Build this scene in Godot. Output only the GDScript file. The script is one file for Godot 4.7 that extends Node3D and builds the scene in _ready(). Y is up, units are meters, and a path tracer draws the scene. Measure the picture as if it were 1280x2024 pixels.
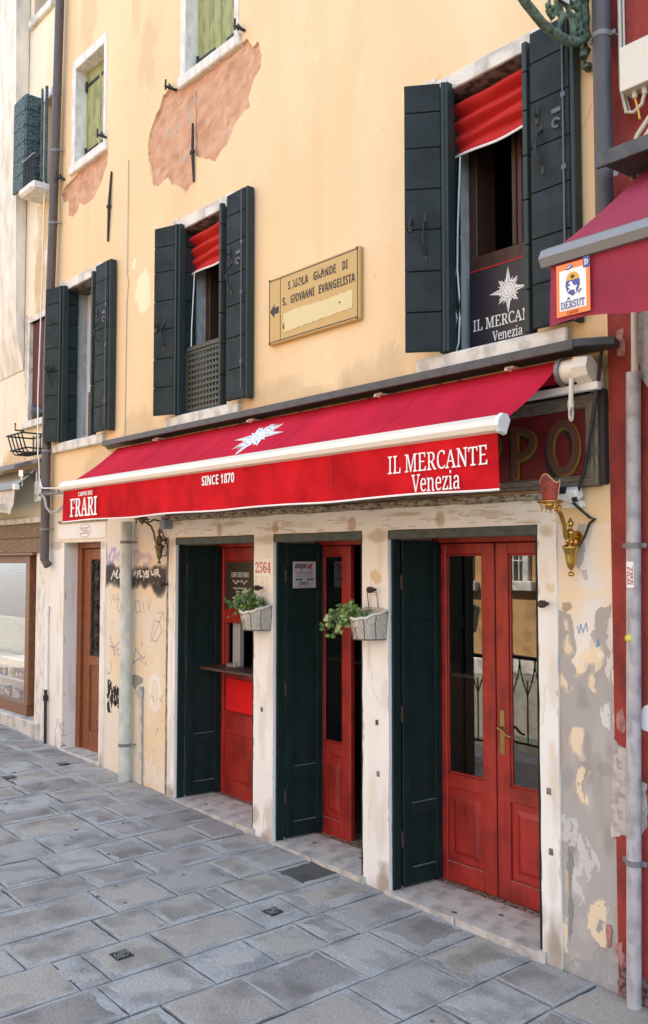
extends Node3D
# A canal-side street in Venice: the ochre house with the red cafe awning, its neighbours to the left and right,
# the paved quay in front, and across the canal the sunlit house that the door panes mirror.
# X runs along the facade (to the right), Y is up (0 = threshold of the double door), Z points from the facade to the canal.

var rng := RandomNumberGenerator.new()
var tex := {}
var mats := {}
var taken := {}


# ---------------------------------------------------------------- mesh builder
class MB:
	var st := SurfaceTool.new()
	var n := 0

	func _init() -> void:
		st.begin(Mesh.PRIMITIVE_TRIANGLES)
		st.set_smooth_group(-1)

	func smooth(on: bool) -> void:
		st.set_smooth_group(1 if on else -1)

	func tri(a: Vector3, b: Vector3, c: Vector3, out: Vector3) -> void:
		var p: Array[Vector3] = [a, b, c]
		if (c - a).cross(b - a).dot(out) < 0.0:
			p = [a, c, b]
		for v in p:
			st.set_uv(Vector2(v.x, -v.y))
			st.add_vertex(v)
		n += 1

	func quad(a: Vector3, b: Vector3, c: Vector3, d: Vector3, out: Vector3) -> void:
		tri(a, b, c, out)
		tri(a, c, d, out)

	# a box with chamfered edges
	func box(c: Vector3, s: Vector3, bev := 0.0, bs := Basis()) -> void:
		var h := s * 0.5
		var e := minf(bev, minf(h.x, minf(h.y, h.z)) * 0.9)
		var t := Transform3D(bs, c)
		for ax in 3:
			var u := (ax + 1) % 3
			var v := (ax + 2) % 3
			for sg in [-1.0, 1.0]:
				var q: Array[Vector3] = []
				for k in [[-1, -1], [1, -1], [1, 1], [-1, 1]]:
					var p := Vector3.ZERO
					p[ax] = sg * h[ax]
					p[u] = k[0] * (h[u] - e)
					p[v] = k[1] * (h[v] - e)
					q.append(t * p)
				var nn := Vector3.ZERO
				nn[ax] = sg
				quad(q[0], q[1], q[2], q[3], bs * nn)
		if e <= 0.0:
			return
		for ax in 3:
			var u := (ax + 1) % 3
			var v := (ax + 2) % 3
			for k in [[-1, -1], [1, -1], [1, 1], [-1, 1]]:
				var q: Array[Vector3] = []
				for w in [[-1, 0], [1, 0], [1, 1], [-1, 1]]:
					var p := Vector3.ZERO
					p[ax] = w[0] * (h[ax] - e)
					p[u] = k[0] * (h[u] - (e if w[1] == 0 else 0.0))
					p[v] = k[1] * (h[v] - (0.0 if w[1] == 0 else e))
					q.append(t * p)
				var nn := Vector3.ZERO
				nn[u] = k[0]
				nn[v] = k[1]
				quad(q[0], q[1], q[2], q[3], bs * nn)
		for k in 8:
			var g := Vector3(1 if k & 1 else -1, 1 if k & 2 else -1, 1 if k & 4 else -1)
			tri(t * (g * (h - Vector3(0, e, e))), t * (g * (h - Vector3(e, 0, e))), t * (g * (h - Vector3(e, e, 0))), bs * g)

	# the box between two corners
	func span(a: Vector3, b: Vector3, bev := 0.0) -> void:
		box((a + b) * 0.5, (b - a).abs(), bev)

	# a tube through points, with one radius or a radius per point; flat squashes it along its side
	func tube(pts: Array, r: Variant, sides := 8, caps := true, flat := 1.0, up := Vector3.UP) -> void:
		smooth(true)
		var rings: Array = []
		for i in pts.size():
			var p: Vector3 = pts[i]
			var a: Vector3 = pts[maxi(i - 1, 0)]
			var b: Vector3 = pts[mini(i + 1, pts.size() - 1)]
			var d := (b - a).normalized()
			var s := d.cross(up)
			if s.length() < 0.05:
				s = d.cross(Vector3.RIGHT if absf(d.x) < 0.9 else Vector3.BACK)
			s = s.normalized()
			var t := s.cross(d).normalized()
			var rad: float = r[i] if r is Array else r
			var ring: Array[Vector3] = []
			for k in sides:
				var an := TAU * k / sides
				ring.append(p + s * cos(an) * rad * flat + t * sin(an) * rad)
			rings.append(ring)
		for i in pts.size() - 1:
			for k in sides:
				var j := (k + 1) % sides
				var mid: Vector3 = (rings[i][k] + rings[i][j] + rings[i + 1][k] + rings[i + 1][j]) / 4.0
				quad(rings[i][k], rings[i][j], rings[i + 1][j], rings[i + 1][k], mid - (pts[i] + pts[i + 1]) * 0.5)
		smooth(false)
		if caps:
			for e in [0, pts.size() - 1]:
				var o: Vector3 = (pts[0] - pts[1]) if e == 0 else (pts[e] - pts[e - 1])
				for k in sides:
					tri(pts[e], rings[e][k], rings[e][(k + 1) % sides], o)

	# a turned shape: profile of (radius, height) along t's Y axis, over an arc
	func lathe(prof: Array, t: Transform3D, sides := 16, arc := TAU, start := 0.0) -> void:
		smooth(true)
		for i in prof.size() - 1:
			for k in sides:
				var a0 := start + arc * k / sides
				var a1 := start + arc * (k + 1) / sides
				var p: Array[Vector3] = []
				for w in [[i, a0], [i, a1], [i + 1, a1], [i + 1, a0]]:
					var q: Vector2 = prof[w[0]]
					p.append(Vector3(cos(w[1]) * q.x, q.y, sin(w[1]) * q.x))
				var dy: float = prof[i + 1].y - prof[i].y
				var dr: float = prof[i + 1].x - prof[i].x
				var am := (a0 + a1) * 0.5
				var o := Vector3(cos(am) * dy, -dr, sin(am) * dy)
				quad(t * p[0], t * p[1], t * p[2], t * p[3], t.basis * o)
		smooth(false)

	# an extruded outline in t's XY plane, from z0 to z1
	func prism(poly: PackedVector2Array, z0: float, z1: float, t := Transform3D(), back := true, bev := 0.0) -> void:
		var ix := Geometry2D.triangulate_polygon(poly)
		var top := poly
		if bev > 0.0:
			var ins := Geometry2D.offset_polygon(poly, -bev)
			if ins.size() == 1 and ins[0].size() == poly.size():
				var best := 0
				for i in ins[0].size():
					if ins[0][i].distance_to(poly[0]) < ins[0][best].distance_to(poly[0]):
						best = i
				top = PackedVector2Array()
				var dirn := 1 if Geometry2D.is_polygon_clockwise(ins[0]) == Geometry2D.is_polygon_clockwise(poly) else -1
				for i in poly.size():
					top.append(ins[0][posmod(best + dirn * i, poly.size())])
		for i in range(0, ix.size(), 3):
			var a := top[ix[i]]
			var b := top[ix[i + 1]]
			var c := top[ix[i + 2]]
			tri(t * Vector3(a.x, a.y, z1), t * Vector3(b.x, b.y, z1), t * Vector3(c.x, c.y, z1), t.basis.z * signf(z1 - z0))
			if back:
				a = poly[ix[i]]
				b = poly[ix[i + 1]]
				c = poly[ix[i + 2]]
				tri(t * Vector3(a.x, a.y, z0), t * Vector3(b.x, b.y, z0), t * Vector3(c.x, c.y, z0), t.basis.z * signf(z0 - z1))
		var cw := 1.0 if Geometry2D.is_polygon_clockwise(poly) else -1.0
		for i in poly.size():
			var j := (i + 1) % poly.size()
			var d := (poly[j] - poly[i]).normalized()
			var o := Vector3(d.y, -d.x, 0) * -cw
			quad(t * Vector3(poly[i].x, poly[i].y, z0), t * Vector3(poly[j].x, poly[j].y, z0), t * Vector3(top[j].x, top[j].y, z1), t * Vector3(top[i].x, top[i].y, z1), t.basis * o)

	# a sheet of nu x nv cells from a function (u, v) -> Vector3
	func sheet(f: Callable, nu: int, nv: int, out: Vector3, uvs := Vector2.ONE) -> void:
		smooth(true)
		for i in nu:
			for j in nv:
				var p: Array[Vector3] = []
				for w in [[0, 0], [1, 0], [1, 1], [0, 1]]:
					p.append(f.call(float(i + w[0]) / nu, float(j + w[1]) / nv))
				quad(p[0], p[1], p[2], p[3], out)
		smooth(false)

	func mesh() -> ArrayMesh:
		st.generate_normals()
		return st.commit()


# ---------------------------------------------------------------- paint that sits on plaster (stains, sprayed tags, flaked coats)
class Canvas:
	var img: Image
	var x0: float
	var y1: float
	var ppm: float
	var wob := FastNoiseLite.new()

	func _init(a: float, b: float, bottom: float, top: float, res: float, sd: int) -> void:
		x0 = a
		y1 = top
		ppm = res
		img = Image.create(int((b - a) * res), int((top - bottom) * res), false, Image.FORMAT_RGB8)
		wob.seed = sd
		wob.frequency = 0.02
		wob.fractal_octaves = 4

	# base coat mixed from two colours by noise, painted coarse and enlarged
	func coat(c1: Color, c2: Color, freq: float, stretch := 1.0, share := 0.5) -> void:
		var w := maxi(int(img.get_width() / 3.0), 8)
		var h := maxi(int(img.get_height() / 3.0), 8)
		var small := Image.create(w, h, false, Image.FORMAT_RGB8)
		var nz := FastNoiseLite.new()
		nz.seed = wob.seed + 7
		nz.frequency = freq
		nz.fractal_octaves = 5
		for y in h:
			for x in w:
				var k := clampf(share + 0.9 * nz.get_noise_2d(x * 3.0 / ppm * 100.0, y * 3.0 / ppm * 100.0 / stretch) + 0.12 * nz.get_noise_2d(x * 31.0, y * 29.0 / stretch), 0.0, 1.0)
				small.set_pixel(x, y, c1.lerp(c2, k))
		small.resize(img.get_width(), img.get_height(), Image.INTERPOLATE_CUBIC)
		img = small

	func at(p: Vector2) -> Vector2:
		return Vector2((p.x - x0) * ppm, (y1 - p.y) * ppm)

	func dab(x: int, y: int, c: Color, a: float) -> void:
		img.set_pixel(x, y, img.get_pixel(x, y).lerp(c, a))

	# an area with ragged edges; thin lets the coat below show through in specks
	func area(pts: Array, c: Color, a := 1.0, rag := 0.012, thin := 0.0) -> void:
		var poly := PackedVector2Array()
		for p in pts:
			poly.append(at(p))
		var box := Rect2(poly[0], Vector2.ZERO)
		for p in poly:
			box = box.expand(p)
		box = box.grow(rag * ppm)
		var k := rag * ppm
		for y in range(maxi(int(box.position.y), 0), mini(int(box.end.y) + 1, img.get_height())):
			for x in range(maxi(int(box.position.x), 0), mini(int(box.end.x) + 1, img.get_width())):
				var q := Vector2(x + k * 2.0 * wob.get_noise_2d(x * 300.0 / ppm, y * 300.0 / ppm), y + k * 2.0 * wob.get_noise_2d(y * 300.0 / ppm + 900.0, x * 300.0 / ppm))
				if Geometry2D.is_point_in_polygon(q, poly):
					if thin > 0.0 and wob.get_noise_2d(x * 900.0 / ppm, y * 420.0 / ppm) + 0.35 < thin:
						continue
					dab(x, y, c, a)

	# a flaked coat: a faded fringe round a solid core
	func flake(pts: Array, c: Color, a := 0.9) -> void:
		for grown in Geometry2D.offset_polygon(PackedVector2Array(pts), 0.010):
			area(Array(grown), c, a * 0.38, 0.018, 0.12)
		area(pts, c, a * 0.85, 0.010, 0.06)

	# a hairline crack that wanders from p
	func crack(p: Vector2, heading: float, steps: int, r: RandomNumberGenerator, c: Color, a: float) -> void:
		var q := p
		for k in steps:
			heading += r.randf_range(-0.5, 0.5)
			var n := q + Vector2(cos(heading), sin(heading)) * r.randf_range(0.02, 0.06)
			line([q, n], 0.0030, c, a, 1.0)
			q = n

	func line(pts: Array, r: float, c: Color, a := 1.0, soft := 0.3) -> void:
		for i in pts.size() - 1:
			var p := at(pts[i])
			var q := at(pts[i + 1])
			var rr := maxf(r * ppm, 0.6)
			for y in range(maxi(int(minf(p.y, q.y) - rr - 1), 0), mini(int(maxf(p.y, q.y) + rr + 2), img.get_height())):
				for x in range(maxi(int(minf(p.x, q.x) - rr - 1), 0), mini(int(maxf(p.x, q.x) + rr + 2), img.get_width())):
					var d := Vector2(x, y).distance_to(Geometry2D.get_closest_point_to_segment(Vector2(x, y), p, q)) / rr
					if d < 1.0:
						dab(x, y, c, a * clampf((1.0 - d) / soft, 0.0, 1.0))

	# sprayed or soaked-in stain
	func stain(p: Vector2, rx: float, ry: float, c: Color, a: float) -> void:
		var o := at(p)
		for y in range(maxi(int(o.y - ry * ppm), 0), mini(int(o.y + ry * ppm), img.get_height())):
			for x in range(maxi(int(o.x - rx * ppm), 0), mini(int(o.x + rx * ppm), img.get_width())):
				var d := Vector2((x - o.x) / (rx * ppm), (y - o.y) / (ry * ppm)).length() + 0.5 * wob.get_noise_2d(x * 200.0 / ppm, y * 120.0 / ppm)
				if d < 1.0:
					dab(x, y, c, a * clampf((1.0 - d) * 2.0, 0.0, 1.0))


# ---------------------------------------------------------------- textures and materials
func noise_tex(called: String, freq: float, ramp: Array, kind := FastNoiseLite.TYPE_SIMPLEX_SMOOTH, oct := 5, size := 512, sd := 3) -> void:
	var nz := FastNoiseLite.new()
	nz.noise_type = kind
	nz.frequency = freq
	nz.fractal_octaves = oct
	nz.seed = sd
	if kind == FastNoiseLite.TYPE_CELLULAR:
		nz.cellular_return_type = FastNoiseLite.RETURN_CELL_VALUE
		nz.fractal_type = FastNoiseLite.FRACTAL_NONE
	var t := NoiseTexture2D.new()
	t.width = size
	t.height = size
	t.seamless = true
	t.noise = nz
	var g := Gradient.new()
	g.offsets = PackedFloat32Array(ramp.map(func(r): return r[0]))
	g.colors = PackedColorArray(ramp.map(func(r): return Color(r[1], r[1], r[1]) if r[1] is float else r[1]))
	t.color_ramp = g
	tex[called] = t


func relief_tex(called: String, freq: float, kind := FastNoiseLite.TYPE_SIMPLEX_SMOOTH, oct := 4, strength := 4.0) -> void:
	var nz := FastNoiseLite.new()
	nz.noise_type = kind
	nz.frequency = freq
	nz.fractal_octaves = oct
	nz.seed = 11
	var t := NoiseTexture2D.new()
	t.width = 512
	t.height = 512
	t.seamless = true
	t.as_normal_map = true
	t.bump_strength = strength
	t.noise = nz
	tex[called] = t


# a material from its linear base colour; pattern multiplies the colour, relief bends the surface
func M(called: String, lin: Color, rough := 0.8, pattern := "", per_metre := Vector3.ONE, relief := "", depth := 0.5, metal := 0.0) -> StandardMaterial3D:
	if mats.has(called):
		return mats[called]
	var m := StandardMaterial3D.new()
	m.resource_name = called
	m.albedo_color = lin.linear_to_srgb()
	m.roughness = rough
	m.metallic = metal
	m.uv1_triplanar = true
	m.uv1_world_triplanar = true
	m.uv1_scale = per_metre
	if pattern:
		m.albedo_texture = tex[pattern]
	if relief:
		m.normal_enabled = true
		m.normal_texture = tex[relief]
		m.normal_scale = depth
	mats[called] = m
	return m


# broad stains multiplied over a material's fine pattern
func weathered(called: String, pattern: String, per_metre: float) -> void:
	var m: StandardMaterial3D = mats[called]
	m.detail_enabled = true
	m.detail_albedo = tex[pattern]
	m.detail_blend_mode = BaseMaterial3D.BLEND_MODE_MUL
	m.detail_uv_layer = BaseMaterial3D.DETAIL_UV_2
	m.uv2_triplanar = true
	m.uv2_world_triplanar = true
	m.uv2_scale = Vector3.ONE * per_metre


func canvas_mat(called: String, c: Canvas, depth := 0.0) -> StandardMaterial3D:
	var m := StandardMaterial3D.new()
	m.resource_name = called
	m.albedo_texture = ImageTexture.create_from_image(c.img)
	m.roughness = 0.9
	m.uv1_triplanar = true
	m.uv1_world_triplanar = true
	var w := c.img.get_width() / c.ppm
	var h := c.img.get_height() / c.ppm
	m.uv1_scale = Vector3(1.0 / w, 1.0 / h, 1.0 / w)
	m.uv1_offset = Vector3(-c.x0 / w, -c.y1 / h, 0)
	if depth > 0.0:
		m.heightmap_enabled = true
		m.heightmap_texture = m.albedo_texture
		m.heightmap_scale = depth
	mats[called] = m
	return m


# ---------------------------------------------------------------- scene tree
func numbered(called: String) -> String:
	var k: int = taken.get(called, 0)
	taken[called] = k + 1
	return called if k == 0 else "%s_%03d" % [called, k]


func thing(called: String, label: String, category: String, at: Vector3, group := "") -> Node3D:
	var o := Node3D.new()
	o.name = numbered(called)
	add_child(o, true)
	o.position = at
	tag(o, label, category, group)
	return o


func tag(o: Node3D, label: String, category: String, group := "") -> void:
	o.set_meta("label", label)
	if category:
		o.set_meta("category", category)
	if group:
		o.set_meta("group", group)


# commits a mesh built in world coordinates as a part of a thing (or as a sub-part of a part)
func part(parent: Node3D, called: String, b: Variant, m: Material, label := "") -> MeshInstance3D:
	var o := MeshInstance3D.new()
	o.name = called
	if b is MB:
		if b.n == 0:
			b.tri(Vector3.ZERO, Vector3.ZERO, Vector3.ZERO, Vector3.UP)
		o.mesh = b.mesh()
	else:
		o.mesh = b
	o.material_override = m
	var seen_count := 0
	for c in parent.get_children():
		if c.name == called or c.name.begins_with(called + "_0"):
			seen_count += 1
	if seen_count:
		o.name = "%s_%03d" % [called, seen_count]
	parent.add_child(o, true)
	if parent.get_parent() == self and not parent is MeshInstance3D:
		o.position = -parent.position
	if label:
		o.set_meta("label", label)
	return o


func structure(called: String, b: Variant, m: Material) -> MeshInstance3D:
	var o := MeshInstance3D.new()
	o.name = numbered(called)
	o.mesh = b.mesh() if b is MB else b
	o.material_override = m
	add_child(o, true)
	o.set_meta("kind", "structure")
	o.set_meta("label", called.replace("_", " "))
	return o


# lettering that fills a rectangle of w x h metres round the origin of at
func lettering(parent: Node3D, words: String, serif: bool, at: Transform3D, w: float, h: float, m: Material, called := "lettering", bold := false) -> MeshInstance3D:
	var f := SystemFont.new()
	f.font_names = PackedStringArray(["Droid Serif" if serif else "Droid Sans"])
	f.font_weight = 700 if bold else 400
	var t := TextMesh.new()
	t.text = words
	t.font = f
	t.font_size = 48
	t.pixel_size = 0.01
	t.depth = 0.2
	t.curve_step = 1.5
	var o := part(parent, called, t, m)
	var box := t.get_aabb()
	var s := Vector3(w / maxf(box.size.x, 0.001), h / maxf(box.size.y, 0.001), 0.01)
	var local := Transform3D(Basis.from_scale(s), -box.get_center() * s)
	o.transform = Transform3D(Basis(), o.position) * at * local
	return o


func ground_y(x: float) -> float:
	return -0.158 - 0.0325 * x


func V(x: float, y: float, z: float) -> Vector3:
	return Vector3(x, y, z)


# a ragged copy of an outline: extra points along each side, pushed in and out
func ragged(pts: Array, step: float, push: float, sd: int) -> PackedVector2Array:
	var r := RandomNumberGenerator.new()
	r.seed = sd
	var out := PackedVector2Array()
	for i in pts.size():
		var a: Vector2 = pts[i]
		var b: Vector2 = pts[(i + 1) % pts.size()]
		var n := maxi(int(a.distance_to(b) / step), 1)
		var nrm := (b - a).normalized().orthogonal()
		for k in n:
			out.append(a.lerp(b, float(k) / n) + nrm * r.randf_range(-push, push))
	return out


func _ready() -> void:
	rng.seed = 20
	# ------------------------------------------------------------ camera, sky, sun, exposure
	var cam := Camera3D.new()
	cam.name = "camera"
	cam.fov = 58.637
	cam.near = 0.05
	cam.far = 400.0
	add_child(cam)
	cam.transform = Transform3D(Basis.looking_at(V(-0.75956, 0.05430, -0.64817)), V(0, 2.10, 4.188))
	cam.current = true
	var env := Environment.new()
	env.background_mode = Environment.BG_SKY
	var sky_m := ProceduralSkyMaterial.new()
	sky_m.sky_top_color = Color(0.54, 0.645, 0.755)
	sky_m.sky_horizon_color = Color(0.84, 0.885, 0.905)
	sky_m.sky_curve = 0.18
	sky_m.ground_bottom_color = Color(0.35, 0.34, 0.32)
	sky_m.ground_horizon_color = Color(0.70, 0.72, 0.74)
	sky_m.sun_angle_max = 3.0
	env.sky = Sky.new()
	env.sky.sky_material = sky_m
	env.background_energy_multiplier = 0.9
	env.tonemap_mode = Environment.TONE_MAPPER_LINEAR
	env.tonemap_exposure = 4.9
	env.sdfgi_enabled = true
	env.ssao_enabled = true
	env.ssil_enabled = true
	var we := WorldEnvironment.new()
	we.name = "environment"
	we.environment = env
	add_child(we)
	# the sun stands behind the ochre house: the quay lies in its shade and the house across the canal is lit
	var sun := DirectionalLight3D.new()
	sun.name = "sun"
	sun.light_color = Color(1.0, 0.96, 0.89)
	sun.light_energy = 1.5
	sun.light_angular_distance = 0.5
	sun.shadow_enabled = true
	add_child(sun)
	sun.transform = Transform3D(Basis.looking_at(V(0.22, -0.76, 0.60)), V(0, 20, 0))

	make_textures()
	make_materials()
	pavement()
	across_the_canal()
	ochre_house()
	left_house()
	red_house()
	red_awning()
	burgundy_awning()
	fascia_sign()
	pipes()
	signs()
	sconces()
	planters()
	shop_goods()
	small_things()


func make_textures() -> void:
	noise_tex("soft", 0.008, [[0.0, 0.80], [0.5, 0.93], [1.0, 1.0]])
	noise_tex("blotch", 0.006, [[0.0, 0.74], [0.36, 0.88], [0.55, 0.97], [1.0, 1.0]], FastNoiseLite.TYPE_SIMPLEX_SMOOTH, 6)
	noise_tex("grime", 0.012, [[0.0, 0.30], [0.38, 0.62], [0.52, 0.90], [1.0, 1.0]], FastNoiseLite.TYPE_SIMPLEX_SMOOTH, 6)
	noise_tex("speck", 0.11, [[0.0, 0.62], [0.45, 0.86], [0.62, 0.93], [0.74, 1.0], [1.0, 1.0]], FastNoiseLite.TYPE_SIMPLEX_SMOOTH, 3)
	noise_tex("trachyte", 0.045, [[0.0, 0.76], [0.36, 0.88], [0.58, 0.92], [0.72, 0.94], [0.79, 1.0], [1.0, 1.0]], FastNoiseLite.TYPE_SIMPLEX_SMOOTH, 6, 512, 9)
	noise_tex("wood", 0.02, [[0.0, 0.55], [0.4, 0.82], [0.6, 0.95], [1.0, 1.0]], FastNoiseLite.TYPE_SIMPLEX_SMOOTH, 5, 512, 21)
	noise_tex("terrazzo", 0.09, [[0.0, Color(0.10, 0.09, 0.08)], [0.25, Color(0.75, 0.70, 0.62)], [0.45, Color(0.45, 0.24, 0.16)], [0.62, Color(0.82, 0.78, 0.70)], [0.8, Color(0.30, 0.28, 0.26)], [1.0, Color(0.85, 0.80, 0.72)]], FastNoiseLite.TYPE_CELLULAR, 1)
	noise_tex("worn", 0.007, [[0.0, 0.76], [0.34, 0.88], [0.5, 0.96], [0.62, 1.0], [1.0, 1.0]], FastNoiseLite.TYPE_SIMPLEX_SMOOTH, 5, 512, 17)
	relief_tex("fine", 0.05)
	relief_tex("lumpy", 0.012, FastNoiseLite.TYPE_SIMPLEX_SMOOTH, 5, 6.0)
	relief_tex("weave", 0.25, FastNoiseLite.TYPE_VALUE, 1, 2.0)


func make_materials() -> void:
	M("white_stone", Color(0.74, 0.70, 0.64), 0.75, "blotch", Vector3(0.9, 0.5, 0.9), "fine", 0.35)
	M("pale_stone", Color(0.84, 0.795, 0.735), 0.75, "soft", Vector3(2, 1, 2), "fine", 0.4)
	M("sill_stone", Color(0.74, 0.69, 0.62), 0.75, "blotch", Vector3(1.3, 1.3, 1.3), "fine", 0.4)
	M("step_stone", Color(0.58, 0.535, 0.48), 0.6, "blotch", Vector3(1.6, 1.6, 1.6), "fine", 0.4)
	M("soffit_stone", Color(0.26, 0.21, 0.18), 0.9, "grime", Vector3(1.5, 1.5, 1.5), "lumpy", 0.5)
	M("slate_paint", Color(0.031, 0.042, 0.046), 0.72, "soft", Vector3(1, 1, 1), "fine", 0.10)
	mats.slate_paint.metallic_specular = 0.32
	weathered("slate_paint", "blotch", 1.2)
	M("green_paint", Color(0.008, 0.022, 0.021), 0.6, "blotch", Vector3(1.5, 0.8, 1.5), "fine", 0.15)
	mats.green_paint.metallic_specular = 0.3
	M("green_trim", Color(0.070, 0.082, 0.070), 0.7, "blotch", Vector3(3, 3, 3), "fine", 0.3)
	M("red_paint", Color(0.42, 0.028, 0.021), 0.45, "soft", Vector3(3, 0.5, 3), "fine", 0.10)
	weathered("red_paint", "worn", 0.8)
	M("hatch_red", Color(0.72, 0.020, 0.025), 0.12)
	M("olive_paint", Color(0.34, 0.35, 0.145), 0.75, "blotch", Vector3(2.2, 0.8, 2.2), "fine", 0.25)
	M("iron", Color(0.035, 0.032, 0.032), 0.65, "grime", Vector3(6, 6, 6))
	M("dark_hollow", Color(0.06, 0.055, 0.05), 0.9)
	M("brown_wood", Color(0.085, 0.038, 0.024), 0.5, "wood", Vector3(9, 0.8, 9), "fine", 0.2)
	M("chestnut", Color(0.30, 0.090, 0.030), 0.45, "wood", Vector3(8, 0.7, 8), "fine", 0.15)
	M("oak", Color(0.28, 0.125, 0.055), 0.5, "wood", Vector3(8, 0.7, 8), "fine", 0.2)
	M("grey_wood", Color(0.27, 0.19, 0.13), 0.85, "wood", Vector3(0.7, 7, 7), "lumpy", 0.5)
	M("sign_wood", Color(0.20, 0.165, 0.125), 0.8, "wood", Vector3(1.0, 9, 9), "lumpy", 0.4)
	M("sign_wood_upright", Color(0.22, 0.18, 0.135), 0.8, "wood", Vector3(9, 1.0, 9), "lumpy", 0.4)
	M("black_wood", Color(0.050, 0.041, 0.034), 0.8, "wood", Vector3(1.0, 9, 9), "lumpy", 0.5)
	M("blind_red", Color(0.50, 0.012, 0.010), 0.8, "", Vector3(20, 20, 20), "weave", 0.2)
	M("awning_red", Color(0.62, 0.019, 0.047), 0.9, "soft", Vector3(0.35, 0.35, 0.35), "weave", 0.15)
	mats.awning_red.metallic_specular = 0.2
	mats.awning_red.backlight_enabled = true
	mats.awning_red.backlight = Color(0.12, 0.06, 0.06)
	M("valance_red", Color(0.72, 0.014, 0.022), 0.9, "soft", Vector3(0.35, 0.35, 0.35), "weave", 0.15)
	weathered("valance_red", "soft", 0.8)
	mats.valance_red.metallic_specular = 0.2
	M("burgundy", Color(0.36, 0.020, 0.055), 0.75, "soft", Vector3(0.5, 0.5, 0.5), "weave", 0.15)
	M("cream_metal", Color(0.76, 0.70, 0.60), 0.35)
	M("white_paint", Color(0.80, 0.79, 0.77), 0.6)
	M("print_white", Color(0.82, 0.81, 0.80), 0.7)
	M("print_grey", Color(0.30, 0.31, 0.36), 0.7)
	M("grey_metal", Color(0.17, 0.17, 0.18), 0.4)
	M("lead", Color(0.075, 0.075, 0.082), 0.55, "blotch", Vector3(2, 2, 2), "lumpy", 0.2)
	M("pipe_grey", Color(0.090, 0.092, 0.105), 0.5, "soft", Vector3(3, 1, 3))
	M("pipe_brown", Color(0.100, 0.075, 0.070), 0.5, "soft", Vector3(3, 1, 3))
	M("pipe_pale", Color(0.64, 0.67, 0.61), 0.4, "soft", Vector3(2, 1, 2))
	M("pipe_lilac", Color(0.46, 0.43, 0.44), 0.5, "blotch", Vector3(3, 2, 3))
	M("cable", Color(0.52, 0.48, 0.40), 0.6)
	M("black_rubber", Color(0.012, 0.012, 0.013), 0.5)
	M("brass", Color(0.68, 0.42, 0.11), 0.24, "soft", Vector3(9, 9, 9), "", 0.0, 1.0)
	M("bronze", Color(0.24, 0.17, 0.09), 0.4, "soft", Vector3(9, 9, 9), "", 0.0, 0.8)
	M("verdigris", Color(0.165, 0.245, 0.165), 0.8, "grime", Vector3(3, 3, 3), "lumpy", 0.3)
	M("terracotta", Color(0.56, 0.285, 0.165), 0.95, "soft", Vector3(1.1, 1.1, 1.1), "lumpy", 0.7)
	M("red_wall", Color(0.31, 0.040, 0.030), 0.85, "blotch", Vector3(0.8, 0.6, 0.8), "fine", 0.4)
	M("bare_plaster", Color(0.54, 0.49, 0.45), 0.95, "blotch", Vector3(4, 4, 4), "lumpy", 0.8)
	M("cement", Color(0.485, 0.474, 0.455), 0.9, "trachyte", Vector3(1.7, 1.7, 1.7), "fine", 0.35)
	M("joint", Color(0.085, 0.083, 0.085), 0.95, "speck", Vector3(3, 3, 3))
	M("kerb_stone", Color(0.62, 0.59, 0.55), 0.8, "blotch", Vector3(1, 1, 1), "fine", 0.4)
	M("terrazzo_floor", Color(0.8, 0.8, 0.8), 0.4, "terrazzo", Vector3(1.5, 1.5, 1.5))
	var tones := [Color(0.235, 0.215, 0.200), Color(0.205, 0.192, 0.190), Color(0.265, 0.240, 0.215), Color(0.225, 0.215, 0.215), Color(0.170, 0.158, 0.158), Color(0.245, 0.228, 0.210), Color(0.28, 0.27, 0.265), Color(0.085, 0.080, 0.070)]
	for k in tones.size():
		M("trachyte_%d" % k, (tones[k] * 1.35 + Color(0.125, 0.105, 0.078) * (0.0 if k == 7 else 1.0)), 0.8, "trachyte", Vector3(2.1, 2.1, 2.1), "fine", 0.22)
		weathered("trachyte_%d" % k, "worn", 0.55 + 0.06 * k)
	weathered("cement", "blotch", 0.7)
	var glass := StandardMaterial3D.new()
	glass.resource_name = "window_glass"
	glass.albedo_color = Color(1, 1, 1, 0.0)
	glass.roughness = 0.0
	glass.refraction_enabled = true
	glass.refraction_scale = 0.075
	glass.transparency = BaseMaterial3D.TRANSPARENCY_ALPHA
	mats.glass = glass
	var thin := StandardMaterial3D.new()
	thin.resource_name = "thin_glass"
	thin.albedo_color = Color(1, 1, 1, 0.06)
	thin.roughness = 0.02
	thin.transparency = BaseMaterial3D.TRANSPARENCY_ALPHA
	mats.thin_glass = thin


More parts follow.
